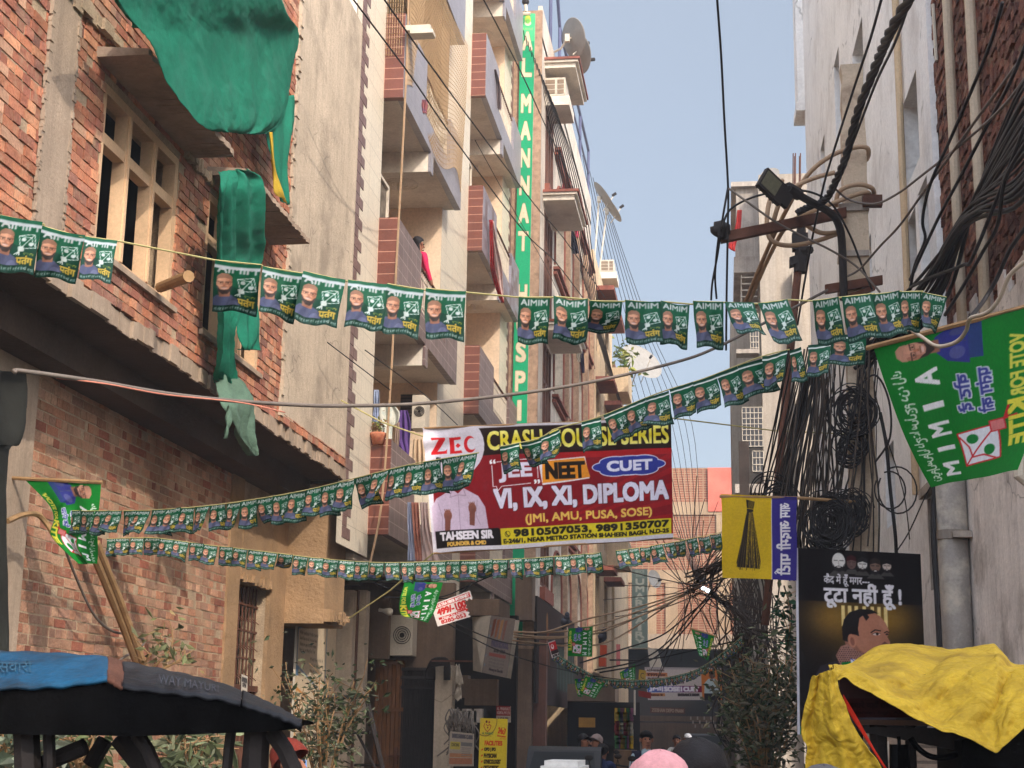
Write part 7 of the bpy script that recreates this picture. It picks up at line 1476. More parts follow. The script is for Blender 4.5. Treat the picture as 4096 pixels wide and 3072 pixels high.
txt_patch((0+260)/1466., (135+260)/1466., .5, .78, 'सवारी', (40, 78, 98), None, 'hood_lettering')
# ---------------------------------------------------------------- rickshaw under a yellow tarpaulin (right, near)
Z = lambda x, y: (3200+x*.5255, 2200+y*.5255)
mYEL = M('yellow_tarp', L3(194, 158, 46), .75, .15, 5, .4, 40, spec=.2, stain=(L3(128, 96, 34), .6, 3.2), transl=.12, cbump=9)
yr = thing('covered_rickshaw', 'cycle rickshaw cart covered by a crumpled yellow tarpaulin at the lower right', 'rickshaw', aY(*Z(700, 1300), 5.4))
tq = [(215, 884), (300, 882), (372, 880), (480, 808), (592, 734), (700, 724), (800, 720), (930, 730), (1050, 745), (1130, 752), (1220, 756), (1330, 740), (1450, 720), (1485, 726), (1550, 800), (1612, 876), (1740, 880)]
bq = [(262, 1010), (300, 985), (352, 968), (440, 1042), (600, 1130), (720, 1196), (830, 1258), (900, 1300), (960, 1330), (1080, 1372), (1200, 1402), (1330, 1465), (1455, 1530), (1500, 1546), (1550, 1505), (1600, 1462), (1740, 1320)]
mq = [(250, 915), (300, 920), (380, 915), (470, 935), (590, 975), (700, 990), (800, 1010), (900, 1045), (980, 1055), (1080, 1010), (1200, 950), (1330, 915), (1455, 905), (1510, 905), (1560, 910), (1620, 905), (1740, 905)]
mb = MB(); rr = random.Random(9); pw = [rr.uniform(0, 6.3) for _ in range(12)]
Ts = spline([aY(*Z(*q), 6.25) for q in tq], 5); Ms = spline([aY(*Z(*q), 5.25) for q in mq], 5); Bs = spline([aY(*Z(*q), 4.98) for q in bq], 5); K = len(Ts)-1
def ft(u, v):
    i = min(int(u*K), K-1); t = u*K-i; a, m_, b_ = Ts[i].lerp(Ts[i+1], t), Ms[i].lerp(Ms[i+1], t), Bs[i].lerp(Bs[i+1], t)
    p = a.lerp(m_, v/.45) if v < .45 else m_.lerp(b_, (v-.45)/.55)
    e = min(1, v*6)*min(1, (1-v)*8)
    w = .006*math.sin(u*26+v*8+pw[0])+.006*abs(math.sin(u*23+v*13+pw[2]))+.014*math.sin(u*9-v*7+pw[3])*v
    p = p+Vector((0, -w*e*1.6, w*e)); return p
mb.grid(ft, 220, 90); o = mb.build('yellow_tarpaulin', mYEL, yr, smooth=True); crease(o, .011, .16, 'VORONOI'); crease(o, .006, .06, 'VORONOI'); s_ = o.modifiers.new('thickness', 'SOLIDIFY'); s_.thickness = .002
rows = [((90, 966), (262, 905)), ((78, 1000), (275, 960)), ((66, 1080), (300, 1060)), ((30, 1230), (345, 1180)), ((6, 1345), (392, 1300)), ((20, 1440), (470, 1430)), ((52, 1490), (505, 1480)), ((48, 1580), (580, 1590)), ((45, 1720), (665, 1720))]
R_ = [(aY(*Z(*l), 5.0), aY(*Z(*q), 4.95)) for l, q in rows]; Ls = spline([q[0] for q in R_], 6); Rs = spline([q[1] for q in R_], 6); K2 = len(Ls)-1
mb = MB()
def fd(u, v):
    i = min(int(v*K2), K2-1); t = v*K2-i; p = Ls[i].lerp(Ls[i+1], t).lerp(Rs[i].lerp(Rs[i+1], t), u)
    w = .016*math.sin(u*9+1+2.6*v)+.012*math.sin(u*4-v*3)+.006*math.sin(u*24+v*5+pw[5]); return p+Vector((0, -w, 0))
mb.grid(fd, 110, 120); o = mb.build('side_drape', mYEL, yr, smooth=True); crease(o, .010, .12, 'VORONOI'); crease(o, .006, .05, 'VORONOI'); s_ = o.modifiers.new('thickness', 'SOLIDIFY'); s_.thickness = .002
mb = MB(); L_ = [(326, 1105), (345, 1180), (385, 1262), (470, 1395), (555, 1530), (640, 1660)]; Rr = [(330, 1100), (372, 1170), (440, 1285), (520, 1430), (575, 1530), (660, 1660)]
A1, B1_ = spline([aY(*Z(*q), 5.06) for q in L_], 5), spline([aY(*Z(*q), 5.06) for q in Rr], 5)
mb.grid(lambda u, v: A1[min(int(v*(len(A1)-1)), len(A1)-1)].lerp(B1_[min(int(v*(len(A1)-1)), len(A1)-1)], u), 3, len(A1)-1); o = mb.build('red_edge_cloth', M('red_cloth_edge', L3(196, 44, 24), .8, .15), yr, smooth=True); s_ = o.modifiers.new('thickness', 'SOLIDIFY'); s_.thickness = .008
q = [aY(*Z(*k), 5.5) for k in ((350, 1130), (930, 1130), (930, 1275), (350, 1275))]
c = MB(); a = aY(*Z(300, 940), 5.54); b_ = aY(*Z(1700, 1290), 5.54); c.box(a.x, b_.x+.3, 5.54, 5.58, b_.z, a.z); c.build('back_board', M('maroon_board', L3(52, 24, 22), .8, .15), yr)
sheet('board_lettering', simple_art('rickshaw'), bil(q), mPRT, yr)
c = MB(); a, b_ = aY(*Z(440, 1290), 5.35), aY(*Z(1000, 1338), 5.35); c.box(a.x, b_.x+.2, 5.35, 5.45, b_.z, a.z); c.build('wooden_bar', M('brown_bar', L3(88, 64, 52), .8, .2), yr)
c = MB()
for x, w in ((590, .03), (835, .018), (430, .02)): a = aY(*Z(x, 1320), 5.4); c.tube([a, (a.x, 5.4, .3)], w, 7)
a = aY(*Z(450, 1345), 5.36); b_ = aY(*Z(1240, 1440), 5.36); c.hexa([Vector((a.x, 5.36, b_.z+.02)), Vector((b_.x, 5.36, b_.z-.04)), Vector((b_.x, 5.4, b_.z-.04)), Vector((a.x, 5.4, b_.z+.02)), Vector((a.x, 5.36, a.z)), Vector((b_.x, 5.36, a.z)), Vector((b_.x, 5.4, a.z)), Vector((a.x, 5.4, a.z))])
c.build('cart_frame', mBLKI, yr)
c = MB(); a = aY(*Z(1180, 1700), 5.2); b_ = aY(*Z(1230, 1450), 5.2); d_ = aY(*Z(1760, 1480), 5.2); c.hexa([(a.x, 5.2, .4), (d_.x, 5.2, .4), (d_.x, 5.8, .4), (a.x, 5.8, .4), (b_.x, 5.2, b_.z), (d_.x, 5.2, d_.z+.1), (d_.x, 5.8, d_.z+.1), (b_.x, 5.8, b_.z)]); c.build('dark_seat_back', mBLKV, yr)
c = MB(); c.box(.55, 2.0, 4.98, 5.9, .45, .55)
c.build('cart_floor', mBLKV, yr)
for x, y in ((.8, 5.9), (1.75, 5.9), (.8, 5.0), (1.75, 5.0)):
    c = MB(); c.lathe((x, y, .3), [(.27, 0), (.3, .0), (.31, .03), (.3, .06), (.27, .06)], 24, ax=(0, 1, 0)); w = c.build('wheel', mBLKV, yr); c = MB()
    for k in range(8): c.tube([(x, y+.03, .3), (x+.27*math.cos(k*.785), y+.03, .3+.27*math.sin(k*.785))], .006, 4)
    c.build('spokes', mGL, w)
c = MB(); a = aY(*Z(755, 1480), 5.3); c.tube([aY(*Z(752, 1420), 5.3), a], .006, 4); c.lathe(a, [(0, 0), (.03, 0), (.035, -.1), (.02, -.15), (0, -.15)], 10); c.build('horn_bulb', mBLKV, yr)
c = MB(); c.tube(spline([aY(*Z(840, 1430), 5.3), aY(*Z(900, 1510), 5.3), aY(*Z(990, 1570), 5.3), aY(*Z(1100, 1580), 5.3), aY(*Z(1220, 1545), 5.3)], 5), .01, 5); c.build('brake_cable', mBLKV, yr)
ht = board('hotel_sign', 'hotel', [aY(3518, 2965, 9.6), aY(3556, 2965, 9.6), aY(3552, 3085, 9.6), aY(3514, 3085, 9.6)], 'small white upright hotel sign seen under the yellow tarpaulin')
c = MB(); c.box(aY(3450, 2950, 13).x, 2.5, 12.6, 12.8, 0, aY(3600, 2930, 12.6).z); tag(c.build('stone_wall', M('stone_cladding', L3(128, 110, 94), .9, .3, 8, .9, 12, tile=(.35, .12, .012, L3(84, 72, 62), L3(108, 92, 80)))), 'low stone clad wall behind the yellow covered rickshaw', 'wall')
# ---------------------------------------------------------------- plants
GP = [(62, 76, 48), (78, 88, 58), (50, 62, 40), (96, 102, 76), (72, 70, 50), (110, 112, 90)]
def shrub(name, label, stems, n, size, pal, seed, rad, asp=.42, base=None, twig=.012):
    """stems: list of polylines (photo px + street distance); leaves scattered along the upper part of every stem"""
    t = thing(name, label, 'plant', base or aY(*stems[0][0])); r = random.Random(seed); c = MB(); pts = []
    for q in stems:
        P = spline([aY(*k) if len(k) == 3 else Vector(k[:3]) for k in q], 6); c.tube(P, [twig*(1-.6*i/len(P)) for i in range(len(P))], 5, cap=False); pts += P[len(P)//4:]
        for i in range(len(P)//3, len(P), 2):
            e = P[i]+Vector((r.gauss(0, rad), r.gauss(0, rad), abs(r.gauss(0, rad)))); c.tube([P[i], e], twig*.35, 4, cap=False); pts.append(e)
    c.build('stems', mBAMB, t)
    c = MB(); leaves(c, pts, rad, n, size, pal, seed+1, .25, asp); c.build('foliage', mLEAF, t); return t
R9 = random.Random(77)
def fan(x0, y0, Y, spread, top, k):
    out = []
    for i in range(k):
        dx = R9.gauss(0, spread); out.append([(x0+dx*.15, y0, Y), (x0+dx*.5+R9.gauss(0, 8), y0-(y0-top)*.45, Y+R9.gauss(0, .15)), (x0+dx, top+R9.uniform(0, (y0-top)*.45), Y+R9.gauss(0, .2))])
    return out
shrub('ficus_shrub', 'thin leafy ficus shrub in front of the school board and stair railing', fan(1290, 3130, 15.5, 85, 2690, 18), 900, .085, GP, 3, .13)
shrub('wall_sapling', 'small sapling growing on the lower brick wall above the blue and black hood', [[(560, 2700, 11.5), (600, 2620, 11.5), (650, 2560, 11.5)], [(590, 2690, 11.5), (680, 2600, 11.5), (690, 2530, 11.5)], [(600, 2700, 11.5), (720, 2640, 11.5), (740, 2600, 11.5)]], 60, .1, [(120, 120, 80), (150, 130, 90), (100, 104, 70)], 5, .06)
shrub('broadleaf_plant', 'dusty broad leaved plant under the rickshaw hood at the lower left corner', fan(60, 3120, 8.5, 70, 2860, 10), 170, .13, [(92, 104, 84), (122, 130, 110), (72, 84, 64), (146, 150, 130)], 7, .09, .6)
shrub('broadleaf_plant', 'bushy green plant seen between the rickshaw posts', fan(330, 3120, 9.5, 60, 2880, 10), 200, .09, [(86, 94, 60), (66, 76, 46), (112, 110, 76)], 8, .1, .5)
shrub('bamboo_plant', 'plant with long drooping leaves seen below the dark rickshaw hood', fan(760, 3120, 10.5, 90, 2930, 12), 190, .2, [(112, 120, 88), (92, 100, 70), (136, 138, 108)], 9, .1, .22)
shrub('dusty_shrub', 'large dusty shrub left of the black poster', fan(3060, 3150, 19.5, 95, 2640, 34), 2300, .12, GP+[(120, 112, 90), (92, 88, 72)], 11, .16, .36)
shrub('climbing_vine', 'sparse vine with dark flags climbing in front of the white wall left of the poster', [[(3150, 3000, 20), (3140, 2700, 20.2), (3160, 2500, 20.2), (3150, 2380, 20.3)], [(3120, 3000, 20), (3170, 2640, 20.2), (3130, 2450, 20.3)]], 150, .13, [(40, 84, 58), (56, 96, 70), (88, 96, 70)], 13, .09, .5)
# ---------------------------------------------------------------- people and vehicles in the street
mSK = M('skin', L3(150, 100, 76), .6, .1, 9, .05); mHR = M('black_hair', L3(26, 20, 20), .6, .2, 20, .3, 120); mEYE = M('eye_dark', L3(24, 18, 16), .3, 0, 1, 0)
def clothm(n, c): return M(n, L3(*c), .9, .15, 7, .2, 90)
def person(base, face, label, shirt, trouser, hair=mHR, H=1.68, pose='stand', cap=None, extra=None, skin=None, hs=1.0):
    """one continuous body grown over joints; face = heading angle (0 looks towards the camera, -Y)"""
    t = thing('person', label, 'person', base); k = H/1.68; ca, sa = math.cos(face), math.sin(face)
    def L(x, y, z): return Vector((x*ca-y*sa, x*sa+y*ca, z))*k      # x to the figure's own left/right, -y ahead
    J = {}
    if pose == 'sit':
        J = dict(pel=(0, 0, .78, .13), che=(0, -.03, 1.12, .15), neck=(0, -.05, 1.3, .055), h0=(0, -.08, 1.4, .085), h1=(0, -.08, 1.5, .075), sl=(.17, -.03, 1.24, .06), el=(.24, -.2, 1.02, .045), wl=(.2, -.42, 1.0, .035), fl=(.18, -.5, 1.0, .03), sr=(-.17, -.03, 1.24, .06), er=(-.24, -.2, 1.02, .045), wr=(-.2, -.42, 1.0, .035), fr=(-.18, -.5, 1.0, .03), hl=(.1, 0, .74, .09), kl=(.16, -.4, .72, .065), al=(.16, -.36, .32, .045), tl=(.16, -.5, .28, .04), hr=(-.1, 0, .74, .09), kr=(-.16, -.4, .72, .065), ar=(-.16, -.36, .32, .045), tr=(-.16, -.5, .28, .04))
    else:
        w = .18 if pose == 'walk' else .03
        J = dict(pel=(0, 0, .92, .13), che=(0, 0, 1.25, .15), neck=(0, 0, 1.43, .055), h0=(0, -.02, 1.52, .085), h1=(0, -.01, 1.6, .075), sl=(.18, 0, 1.36, .06), el=(.24, w*.5, 1.1, .045), wl=(.24, w*.2-.06, .87, .035), fl=(.23, w*.1-.08, .78, .03), sr=(-.18, 0, 1.36, .06), er=(-.24, -w*.4, 1.1, .045), wr=(-.23, -w-.08, .9, .035), fr=(-.22, -w-.12, .82, .03), hl=(.09, 0, .86, .09), kl=(.1, -w*.8, .48, .065), al=(.1, w*.3-.02, .1, .045), tl=(.1, w*.3-.16, .05, .04), hr=(-.09, 0, .86, .09), kr=(-.1, w*.1, .48, .065), ar=(-.1, w*1.6, .12, .045), tr=(-.1, w*1.4-.14, .05, .04))
        if pose == 'phone': J.update(el=(.22, -.1, 1.12, .045), wl=(.12, -.28, 1.2, .035), fl=(.08, -.32, 1.26, .03))
        if pose == 'lean': J.update(neck=(0, -.12, 1.42, .055), h0=(0, -.22, 1.48, .085), h1=(0, -.26, 1.56, .075), che=(0, -.05, 1.24, .15))
    E_ = [('pel', 'che'), ('che', 'neck'), ('neck', 'h0'), ('h0', 'h1'), ('che', 'sl'), ('sl', 'el'), ('el', 'wl'), ('wl', 'fl'), ('che', 'sr'), ('sr', 'er'), ('er', 'wr'), ('wr', 'fr'), ('pel', 'hl'), ('hl', 'kl'), ('kl', 'al'), ('al', 'tl'), ('pel', 'hr'), ('hr', 'kr'), ('kr', 'ar'), ('ar', 'tr')]
    names = list(J); me = bpy.data.meshes.new('body'); me.from_pydata([L(*J[n][:3]) for n in names], [(names.index(a), names.index(b_)) for a, b_ in E_], [])
    o = bpy.data.objects.new('tmp', me); COL.objects.link(o); sk = o.modifiers.new('s', 'SKIN'); sk.use_smooth_shade = True
    for i, n in enumerate(names):
        rr_ = J[n][3]*k; me.skin_vertices[0].data[i].radius = (rr_, rr_*(.72 if n in ('che', 'pel') else 1)); me.skin_vertices[0].data[i].use_root = n == 'pel'
    o.modifiers.new('u', 'SUBSURF').levels = 2; o.modifiers['u'].render_levels = 2
    m2 = bpy.data.meshes.new_from_object(o.evaluated_get(bpy.context.evaluated_depsgraph_get())); bpy.data.objects.remove(o); m2.name = 'body'
    for mt in (skin or mSK, shirt, trouser, mBLKV): m2.materials.append(mt)
    segs = [(a, b_, L(*J[a][:3]), L(*J[b_][:3])) for a, b_ in E_]
    for p in m2.polygons:
        c0 = p.center; best = min(segs, key=lambda s: (c0-(s[2]+(s[3]-s[2])*max(0, min(1, (c0-s[2]).dot(s[3]-s[2])/max((s[3]-s[2]).length_squared, 1e-9))))).length)
        key = best[:2]; p.use_smooth = True
        p.material_index = 0 if key in (('neck', 'h0'), ('h0', 'h1'), ('wl', 'fl'), ('wr', 'fr')) else (3 if key in (('al', 'tl'), ('ar', 'tr')) else (2 if key[0] in ('hl', 'kl', 'hr', 'kr') or key in (('pel', 'hl'), ('pel', 'hr')) else 1))
    b = bpy.data.objects.new('body', m2); COL.objects.link(b); b.parent = t; WLOC[b.name] = tuple(base)
    hd = L(*J['h0'][:3]); hv = (L(*J['h1'][:3])-hd).normalized(); fw = L(0, -1, 0)/k; sd = L(1, 0, 0)/k
    B_ = Vector(base)
    for s_ in (-1, 1):
        c = MB(); c.ball(B_+hd+hv*.045*k+fw*.078*k+sd*s_*.034*k, .012*k, 8, 6); c.build('eye', mEYE, t)
        c = MB(); c.ball(B_+hd+sd*s_*.088*k+hv*.03*k, (.018*k, .022*k, .032*k), 8, 6); c.build('ear', skin or mSK, t)
    c = MB(); c.tube([B_+hd+hv*.05*k+fw*.08*k, B_+hd+hv*.0*k+fw*.105*k, B_+hd-hv*.005*k+fw*.08*k], [.01*k, .018*k, .012*k], 6); c.build('nose', skin or mSK, t)
    c = MB(); c.tube([B_+hd-hv*.045*k+fw*.078*k-sd*.025*k, B_+hd-hv*.048*k+fw*.088*k, B_+hd-hv*.045*k+fw*.078*k+sd*.025*k], .008*k, 5); c.build('mouth', M('lip', L3(126, 70, 62), .6) if 'lip' not in bpy.data.materials else bpy.data.materials['lip'], t)
    cc = B_+hd+hv*.06*k-fw*.012*k; c = MB(); rr_ = .105*k*hs
    n1, n2 = 20, 10; V0 = []
    for i in range(n2+1):
        for j in range(n1):
            q = 2*math.pi*j/n1; a = math.pi*i/n2*(.5-.16*math.sin(q) if cap is None else .5-.03*math.sin(q)); d = hv*math.cos(a)*1.08+(sd*math.cos(q)+fw*math.sin(q)*1.06)*math.sin(a)
            low = max(0, -math.sin(q))*.5
            V0.append(cc+d*rr_*(1+.03*math.sin(q*5+i))-hv*(low*rr_*.8 if i == n2 else 0))
    c.faces(V0, [(i*n1+j, (i+1)*n1+j, (i+1)*n1+(j+1) % n1, i*n1+(j+1) % n1) for i in range(n2) for j in range(n1)]); c.build('hair' if cap is None else 'cap', hair if cap is None else cap, t, smooth=True)
    if extra: extra(t, B_, L, J, k, hd, hv, fw, sd)
    return t
def gnd(px, Y): p = aY(px, 2900, Y); return (p.x, Y, 0)
def longhair(t, B_, L, J, k, hd, hv, fw, sd):
    c = MB(); c.grid(lambda u, v: B_+hd+hv*(.09-.38*v)*k-fw*(.055+.05*math.sin(math.pi*u)+.02*v)*k+sd*(u-.5)*(.17+.05*v)*k, 10, 8); o = c.build('hair', mHR, t, smooth=True); s_ = o.modifiers.new('thickness', 'SOLIDIFY'); s_.thickness = .03
person(gnd(2585, 23), .25, 'man in a pale blue shirt and dark open jacket walking up the street', clothm('paleblue_shirt', (150, 170, 180)), clothm('dark_trousers', (50, 48, 54)), pose='walk', H=1.66, extra=lambda t, B_, L, J, k, hd, hv, fw, sd: [(lambda c: (c.grid(lambda u, v: B_+L(s_*(.1+.12*u), -.16*(1-u*u*.9)+.02, 1.4-.5*v), 6, 8), c.build('jacket_side', clothm('navy_jacket', (46, 44, 62)), t, smooth=True).modifiers.new('thickness', 'SOLIDIFY')))(MB()) for s_ in (-1, 1)])
person(gnd(2636, 4.5), 3.3, 'person in a pink cap with their back to the viewer, only the cap in view', clothm('grey_top', (90, 84, 90)), clothm('dark_jeans', (44, 46, 60)), H=1.565, cap=M('pink_cloth', L3(214, 150, 150), .9, .1, 5, .2, 120), hs=1.0)
person(gnd(2790, 4.95), 3.0, 'person with bushy black hair seen from behind at the bottom edge', clothm('black_top', (34, 32, 36)), clothm('black_trousers', (30, 30, 34)), H=1.6, hs=1.0)
person(gnd(3290, 4.4), 3.1, 'person whose grey hair just shows at the bottom below the tarpaulin', clothm('brown_top', (80, 70, 64)), clothm('grey_trousers', (70, 68, 70)), H=1.53, hair=M('grey_hair', L3(96, 90, 88), .6, .2, 20, .3), hs=1.05)
def phone(t, B_, L, J, k, hd, hv, fw, sd):
    c = MB(); c.obox(B_+hd+sd*.11*k-hv*.02, sd*.005, fw*.035, hv*.07); c.build('phone', M('phone_lit', L3(120, 160, 220), .2, 0, 1, 0), t)
person(gnd(1165, 9.2), 1.2, 'person with henna red hair holding a phone beside the rickshaw hood', clothm('maroon_top', (70, 36, 34)), clothm('dim_trousers', (50, 44, 44)), H=1.53, hair=M('henna_hair', L3(112, 40, 28), .8, .3, 22, .5, 90), extra=phone, pose='phone', hs=1.2)
person((aY(870, 3000, 5.3).x, 5.3, -.08), 1.57, 'dark silhouette of the rickshaw driver under the hood', clothm('driver_top', (36, 32, 32)), clothm('driver_trousers', (36, 34, 36)), H=1.66, pose='sit', hair=M('driver_cap', L3(24, 20, 20), .9))
mRED = clothm('brown_kurta', (104, 72, 58))
person(gnd(2335, 26), 1.2, 'woman in brown clothes standing by the shop shutter', mRED, clothm('brown_salwar', (110, 70, 50)), H=1.6, extra=longhair)
person(gnd(2385, 27), -.9, 'woman with pale headscarf facing the woman in brown', clothm('dark_kurta', (70, 58, 62)), clothm('dim_salwar', (74, 60, 58)), H=1.58, hair=clothm('pale_scarf', (150, 130, 124)), cap=None, hs=1.15)
# ---- people on the balconies
p = aY(1672, 985, 22.9); person((p.x, 22.9, p.z-1.45), 2.4, 'girl with long dark hair in a pink top on the middle left balcony', clothm('pink_top', (206, 40, 84)), clothm('pink_salwar', (150, 40, 70)), H=1.6, extra=longhair)
p = aY(1618, 940, 22.0); person((p.x-.1, 22.0, p.z-1.53), 2.2, 'man whose dark head shows over the middle left balcony', clothm('tan_shirt', (150, 120, 96)), clothm('tan_trousers', (90, 80, 70)), H=1.66)
p = aY(2014, 348, 30.6); person((p.x-.25, 30.6, p.z-1.42), -.9, 'woman leaning over the top farther balcony railing', clothm('peach_top', (190, 140, 110)), clothm('peach_salwar', (150, 110, 90)), H=1.6, pose='lean', extra=longhair)
# ---- vehicles
mTYR = M('tyre', L3(30, 28, 28), .9, .2, 9, .2); mCHR = M('chrome', L3(170, 170, 172), .3, .1, 5, 0, metal=.8); mWND = M('windscreen', L3(26, 27, 28), .5, .1, 3, 0, spec=.25)
def car(base, label, paint, pickup=False, rot=0):
    t = thing('parked_car', label, 'car', base); x0, y0, _ = base
    def B(x, y, z): return Vector((x0+x, y0+y, z))
    W_ = .8; pr = [(-.05, .35), (-.1, .55), (-.06, .78), (.1, .86), (.95, .98), (1.55, 1.46), (1.75, 1.52), (2.7, 1.5), (3.3, 1.05), (3.75, .98), (3.8, .4)]
    if pickup: pr = [(-.05, .4), (-.1, .7), (-.05, .95), (.1, 1.05), (.45, 1.12), (1.0, 1.78), (1.2, 1.84), (2.0, 1.84), (2.05, 1.1), (3.9, 1.1), (3.95, .5)]
    n = len(pr); c = MB(); rings = []
    for s_ in (-1, -.93, .93, 1):
        f = 1 if abs(s_) < 1 else .96
        rings.append([B(s_*W_*(1 if z < 1.05 or abs(s_) < 1 else .86), y, .35+(z-.35)*f) for y, z in pr])
    for a, b_ in zip(rings[:-1], rings[1:]):
        for i in range(n-1): c.face([a[i], b_[i], b_[i+1], a[i+1]])
    c.face(rings[0][::-1]); c.face(rings[-1]); c.face([rings[0][0], rings[0][-1], rings[-1][-1], rings[-1][0]]); c.build('body', paint, t)
    i0 = 4; a, b_ = pr[i0], pr[i0+1]
    c = MB(); c.slab([B(-W_*.86, a[0]+.06, a[1]+.06), B(W_*.86, a[0]+.06, a[1]+.06), B(W_*.76, b_[0]-.04, b_[1]-.04), B(-W_*.76, b_[0]-.04, b_[1]-.04)], (0, -.015, .012)); c.build('windscreen', mWND, t)
    for s_ in (-1, 1):
        c = MB(); c.ball(B(s_*W_*.72, -.04, .74 if not pickup else .85), (.16, .07, .09), 14, 9); c.build('headlight', mCHR, t, smooth=True)
        c = MB(); c.obox(B(s_*(W_+.09), 1.1, 1.05 if not pickup else 1.25), (.08, 0, 0), (0, .04, 0), (0, 0, .06)); c.build('mirror', paint, t)
        for y in (.6, 3.0):
            c = MB(); c.lathe(B(s_*W_*.82, y, .3), [(.17, -.09), (.29, -.09), (.3, 0), (.29, .09), (.17, .09)], 20, ax=(1, 0, 0)); w = c.build('wheel', mTYR, t); c = MB(); c.lathe(B(s_*W_*.82, y, .3), [(0, -.07), (.17, -.07), (.17, .07), (0, .07)], 14, ax=(1, 0, 0)); c.build('rim', mCHR, w)
    c = MB(); c.box(x0-.45, x0+.45, y0-.13, y0-.09, .45, .62); c.build('grille', mBLKI, t)
    return t
car((aY(2225, 2990, 22.8).x, 22.8, 0), 'dark grey parked car with a pale headlight by the shutter', M('dark_paint', L3(44, 41, 41), .45, .1, 2, 0, spec=.35)).scale = (.75, .75, .93)
car((aY(2815, 2950, 50).x, 50, 0), 'dark pickup cab parked right of the walking man', M('grey_paint', L3(58, 55, 54), .5, .1, 2, 0, spec=.3), True).scale = (.85, .85, .9)
c = MB(); a, b_ = aY(2162, 3042, 9), aY(2325, 3120, 9); c.box(a.x, b_.x, 9, 9.5, b_.z, a.z-.03); c.box(a.x+.02, b_.x-.02, 9.02, 9.48, a.z-.03, a.z); c.box(a.x+.05, a.x+.1, 9.05, 9.4, 0, b_.z); c.box(b_.x-.1, b_.x-.05, 9.05, 9.4, 0, b_.z); tag(c.build('white_crate', M('white_plastic', L3(196, 194, 190), .5, .08)), 'white plastic crate held on a stand at the bottom edge', 'crate')
def scooter(px, Y, label, col, rider, face=0):
    g = gnd(px, Y); t = thing('motor_scooter', label, 'scooter', g, 'scooters in the street'); x, y, _ = g
    pm = M('scooter_paint', L3(*col), .35, .1, 3, 0, spec=.5, coat=.3)
    for yy in (-.55, .55):
        c = MB(); c.lathe((x-.05, y+yy, .27), [(.18, 0), (.27, 0), (.28, .05), (.27, .1), (.18, .1)], 18, ax=(1, 0, 0)); c.build('wheel', mTYR, t)
    c = MB(); c.prism([(x-.1, y-.35, .3), (x-.1, y+.6, .35), (x-.1, y+.75, .75), (x-.1, y-.05, .72), (x-.1, y-.12, .42)], (.2, 0, 0)); c.prism([(x-.17, y-.42, .35), (x-.17, y-.3, .35), (x-.17, y-.36, .95), (x-.17, y-.46, .92)], (.34, 0, 0)); c.build('bodywork', pm, t)
    c = MB(); c.box(x-.13, x+.13, y-.05, y+.72, .75, .84); c.build('seat', mBLKV, t); c = MB(); c.tube([(x-.34, y-.32, 1.05), (x, y-.4, 1.0), (x+.34, y-.32, 1.05)], .02, 6); c.tube([(x, y-.4, 1.0), (x, y-.55, .3)], .03, 6)
    for s_ in (-1, 1): c.tube([(x+s_*.25, y-.36, 1.04), (x+s_*.3, y-.4, 1.25)], .008, 4); c.ball((x+s_*.3, y-.4, 1.28), (.06, .015, .04), 8, 6)
    c.build('handlebar', mBLKI, t); c = MB(); c.ball((x, y-.48, .9), (.09, .06, .08), 12, 8); c.build('headlight', mCHR, t, smooth=True)
    if rider: person((x, y+.28, .06), face, *rider)
    return t
scooter(2402, 24.5, 'dark scooter parked by the shop with a boy on it', (54, 56, 70), ('boy in a dark blue jacket sitting on the parked scooter', clothm('blue_jacket', (44, 56, 96)), clothm('blue_jeans', (50, 56, 76)), mHR, 1.5, 'sit'), 3.0)
scooter(2705, 38, 'pale scooter far down the street with a rider in white', (150, 146, 140), ('rider in white clothes on the far scooter', clothm('white_kurta', (190, 184, 176)), clothm('grey_pyjama', (120, 116, 112)), mHR, 1.66, 'sit', None), 0)
scooter(2750, 41, 'dark scooter far down the street beside the white rider', (60, 50, 50), ('rider with a white cap on the farthest scooter', clothm('dark_shirt', (70, 64, 66)), clothm('dim_pants', (60, 58, 60)), mHR, 1.7, 'sit', M('white_cap', L3(206, 200, 196), .9)), 0)
scooter(2450, 22.5, 'black motorbike parked in front of the snack shop', (40, 36, 36), None); scooter(2535, 30, 'red and black motorbike parked behind the walking man', (110, 44, 40), None); scooter(2650, 33, 'dark scooter standing right of the walking man', (52, 56, 60), None)
pt2 = thing('pole_posters', 'orange and white posters hung on the second pole', 'poster', aY(2960, 2800, 25.7))
for (a_, b_, c_, d_, col) in ((2945, 2990, 2570, 2700, (150, 88, 44)), (2950, 3000, 2700, 2830, (120, 70, 46)), (2945, 2982, 2610, 2645, (170, 166, 156)), (2990, 3030, 2665, 2690, (36, 32, 34)), (2960, 2992, 2930, 3072, (160, 150, 140))):
    c = MB(); c.face([aY(a_, c_, 25.8), aY(b_, c_+6, 25.7), aY(b_-4, d_, 25.75), aY(a_+4, d_-5, 25.85)]); o = c.build('sheet', M('old_poster', L3(*col), .85, .35, 9, .1), pt2); o.modifiers.new('thickness', 'SOLIDIFY').thickness = .01
v_, t_ = glyphs('YIC'); c = MB(); q0, q1, q3 = aY(2994, 2671, 25.66), aY(3026, 2674, 25.6), aY(2994, 2685, 25.66); c.faces([q0+(q1-q0)*float(k[0])+(q3-q0)*float(k[1]) for k in v_], [tuple(k) for k in t_]); c.build('lettering', mRAIL, pt2)
v_, t_ = glyphs('C'); sg2 = thing('letter_sign', 'narrow yellow sign with a black letter C left of the exam banner', 'sign', aY(2563, 2720, 32.8))
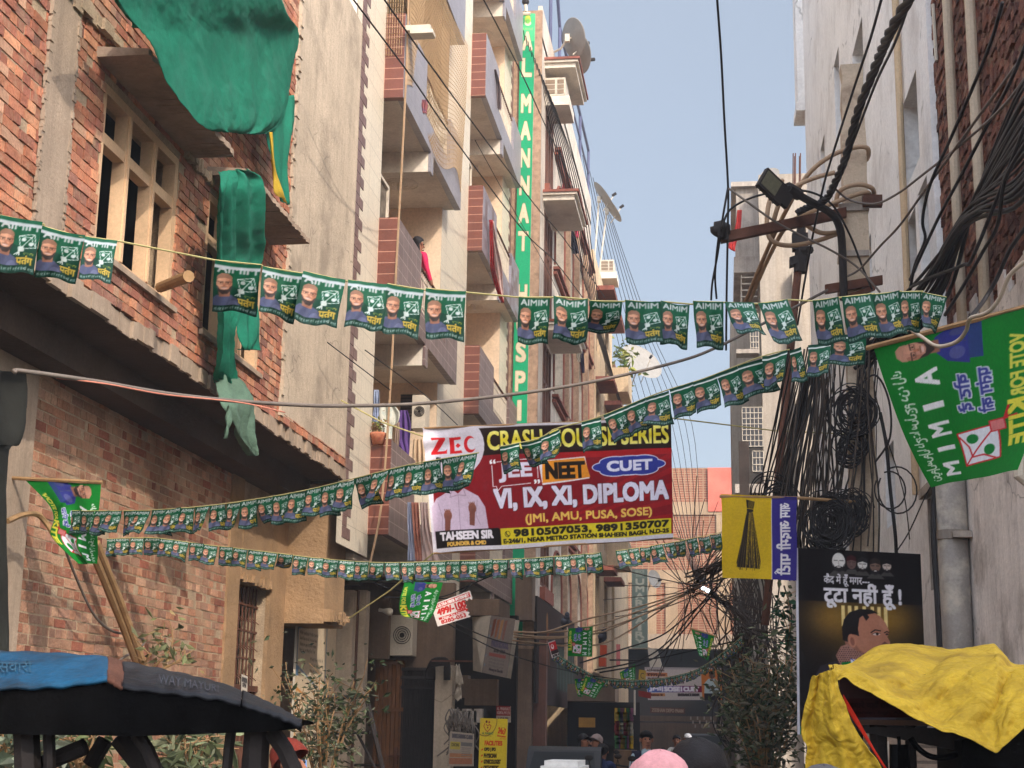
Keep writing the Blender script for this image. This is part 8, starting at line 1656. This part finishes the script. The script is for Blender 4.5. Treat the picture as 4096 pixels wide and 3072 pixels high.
c = MB(); q0, q1, q3 = aY(2556, 2678, 32.8), aY(2584, 2682, 32.8), aY(2554, 2724, 32.8); c.slab([q3, q3+(q1-q0), q1, q0], (0, .04, 0)); c.build('board', M('yellow_sign', L3(176, 140, 50), .8, .15), sg2)
c = MB(); o0 = q0.lerp(q3, .25)+(q1-q0)*.25-Vector((0, .01, 0)); c.faces([o0+(q1-q0)*float(k[0])*.5+(q3-q0)*float(k[1])*.5 for k in v_], [tuple(k) for k in t_]); c.build('lettering', mBLKI, sg2)
c = MB(); c.slab([aY(2555, 2785, 32), aY(2604, 2795, 32), aY(2604, 2770, 32), aY(2553, 2762, 32)], (0, .05, 0)); tag(c.build('red_board', M('red_board', L3(128, 40, 36), .8, .2)), 'small red board under the yellow letter sign', 'sign')
for i, (x, y0, y1) in enumerate(((1830, 2660, 2740), (1838, 2735, 2800))):
    c = MB(); A_ = aY(x, y0, 22.6); B_ = aY(x+8-16*i, y1, 22.5); c.grid(lambda u, v: A_.lerp(B_, v)+Vector((.06*(u-.5)*(1+v), .03*math.sin(v*7+u*3), .02*math.sin(u*9))), 6, 12); o = c.build('torn_paper', mPRP if False else M('grimy_paper_%d' % i, L3(150, 138, 122), .9, .3, 12), smooth=True); o.modifiers.new('thickness', 'SOLIDIFY').thickness = .003; tag(o, ('torn paper strip hanging from the rusty rod', 'lower torn paper scrap under the first strip')[i], 'paper', 'torn papers by the tilted board')
# ---------------------------------------------------------------- hazy winter air
hb = MB(); hb.box(-410, 410, -410, 810, -1.4, 24)
hm = bpy.data.materials.new('hazy_air'); hm.use_nodes = True; hn = hm.node_tree; hn.nodes.remove(hn.nodes['Principled BSDF'])
pv = hn.nodes.new('ShaderNodeVolumePrincipled'); pv.inputs['Color'].default_value = (.93, .95, 1, 1); pv.inputs['Density'].default_value = .0015; pv.inputs['Anisotropy'].default_value = .2
hn.links.new(pv.outputs[0], hn.nodes['Material Output'].inputs['Volume'])
tag(hb.build('haze', hm, useuv=False), kind='stuff')
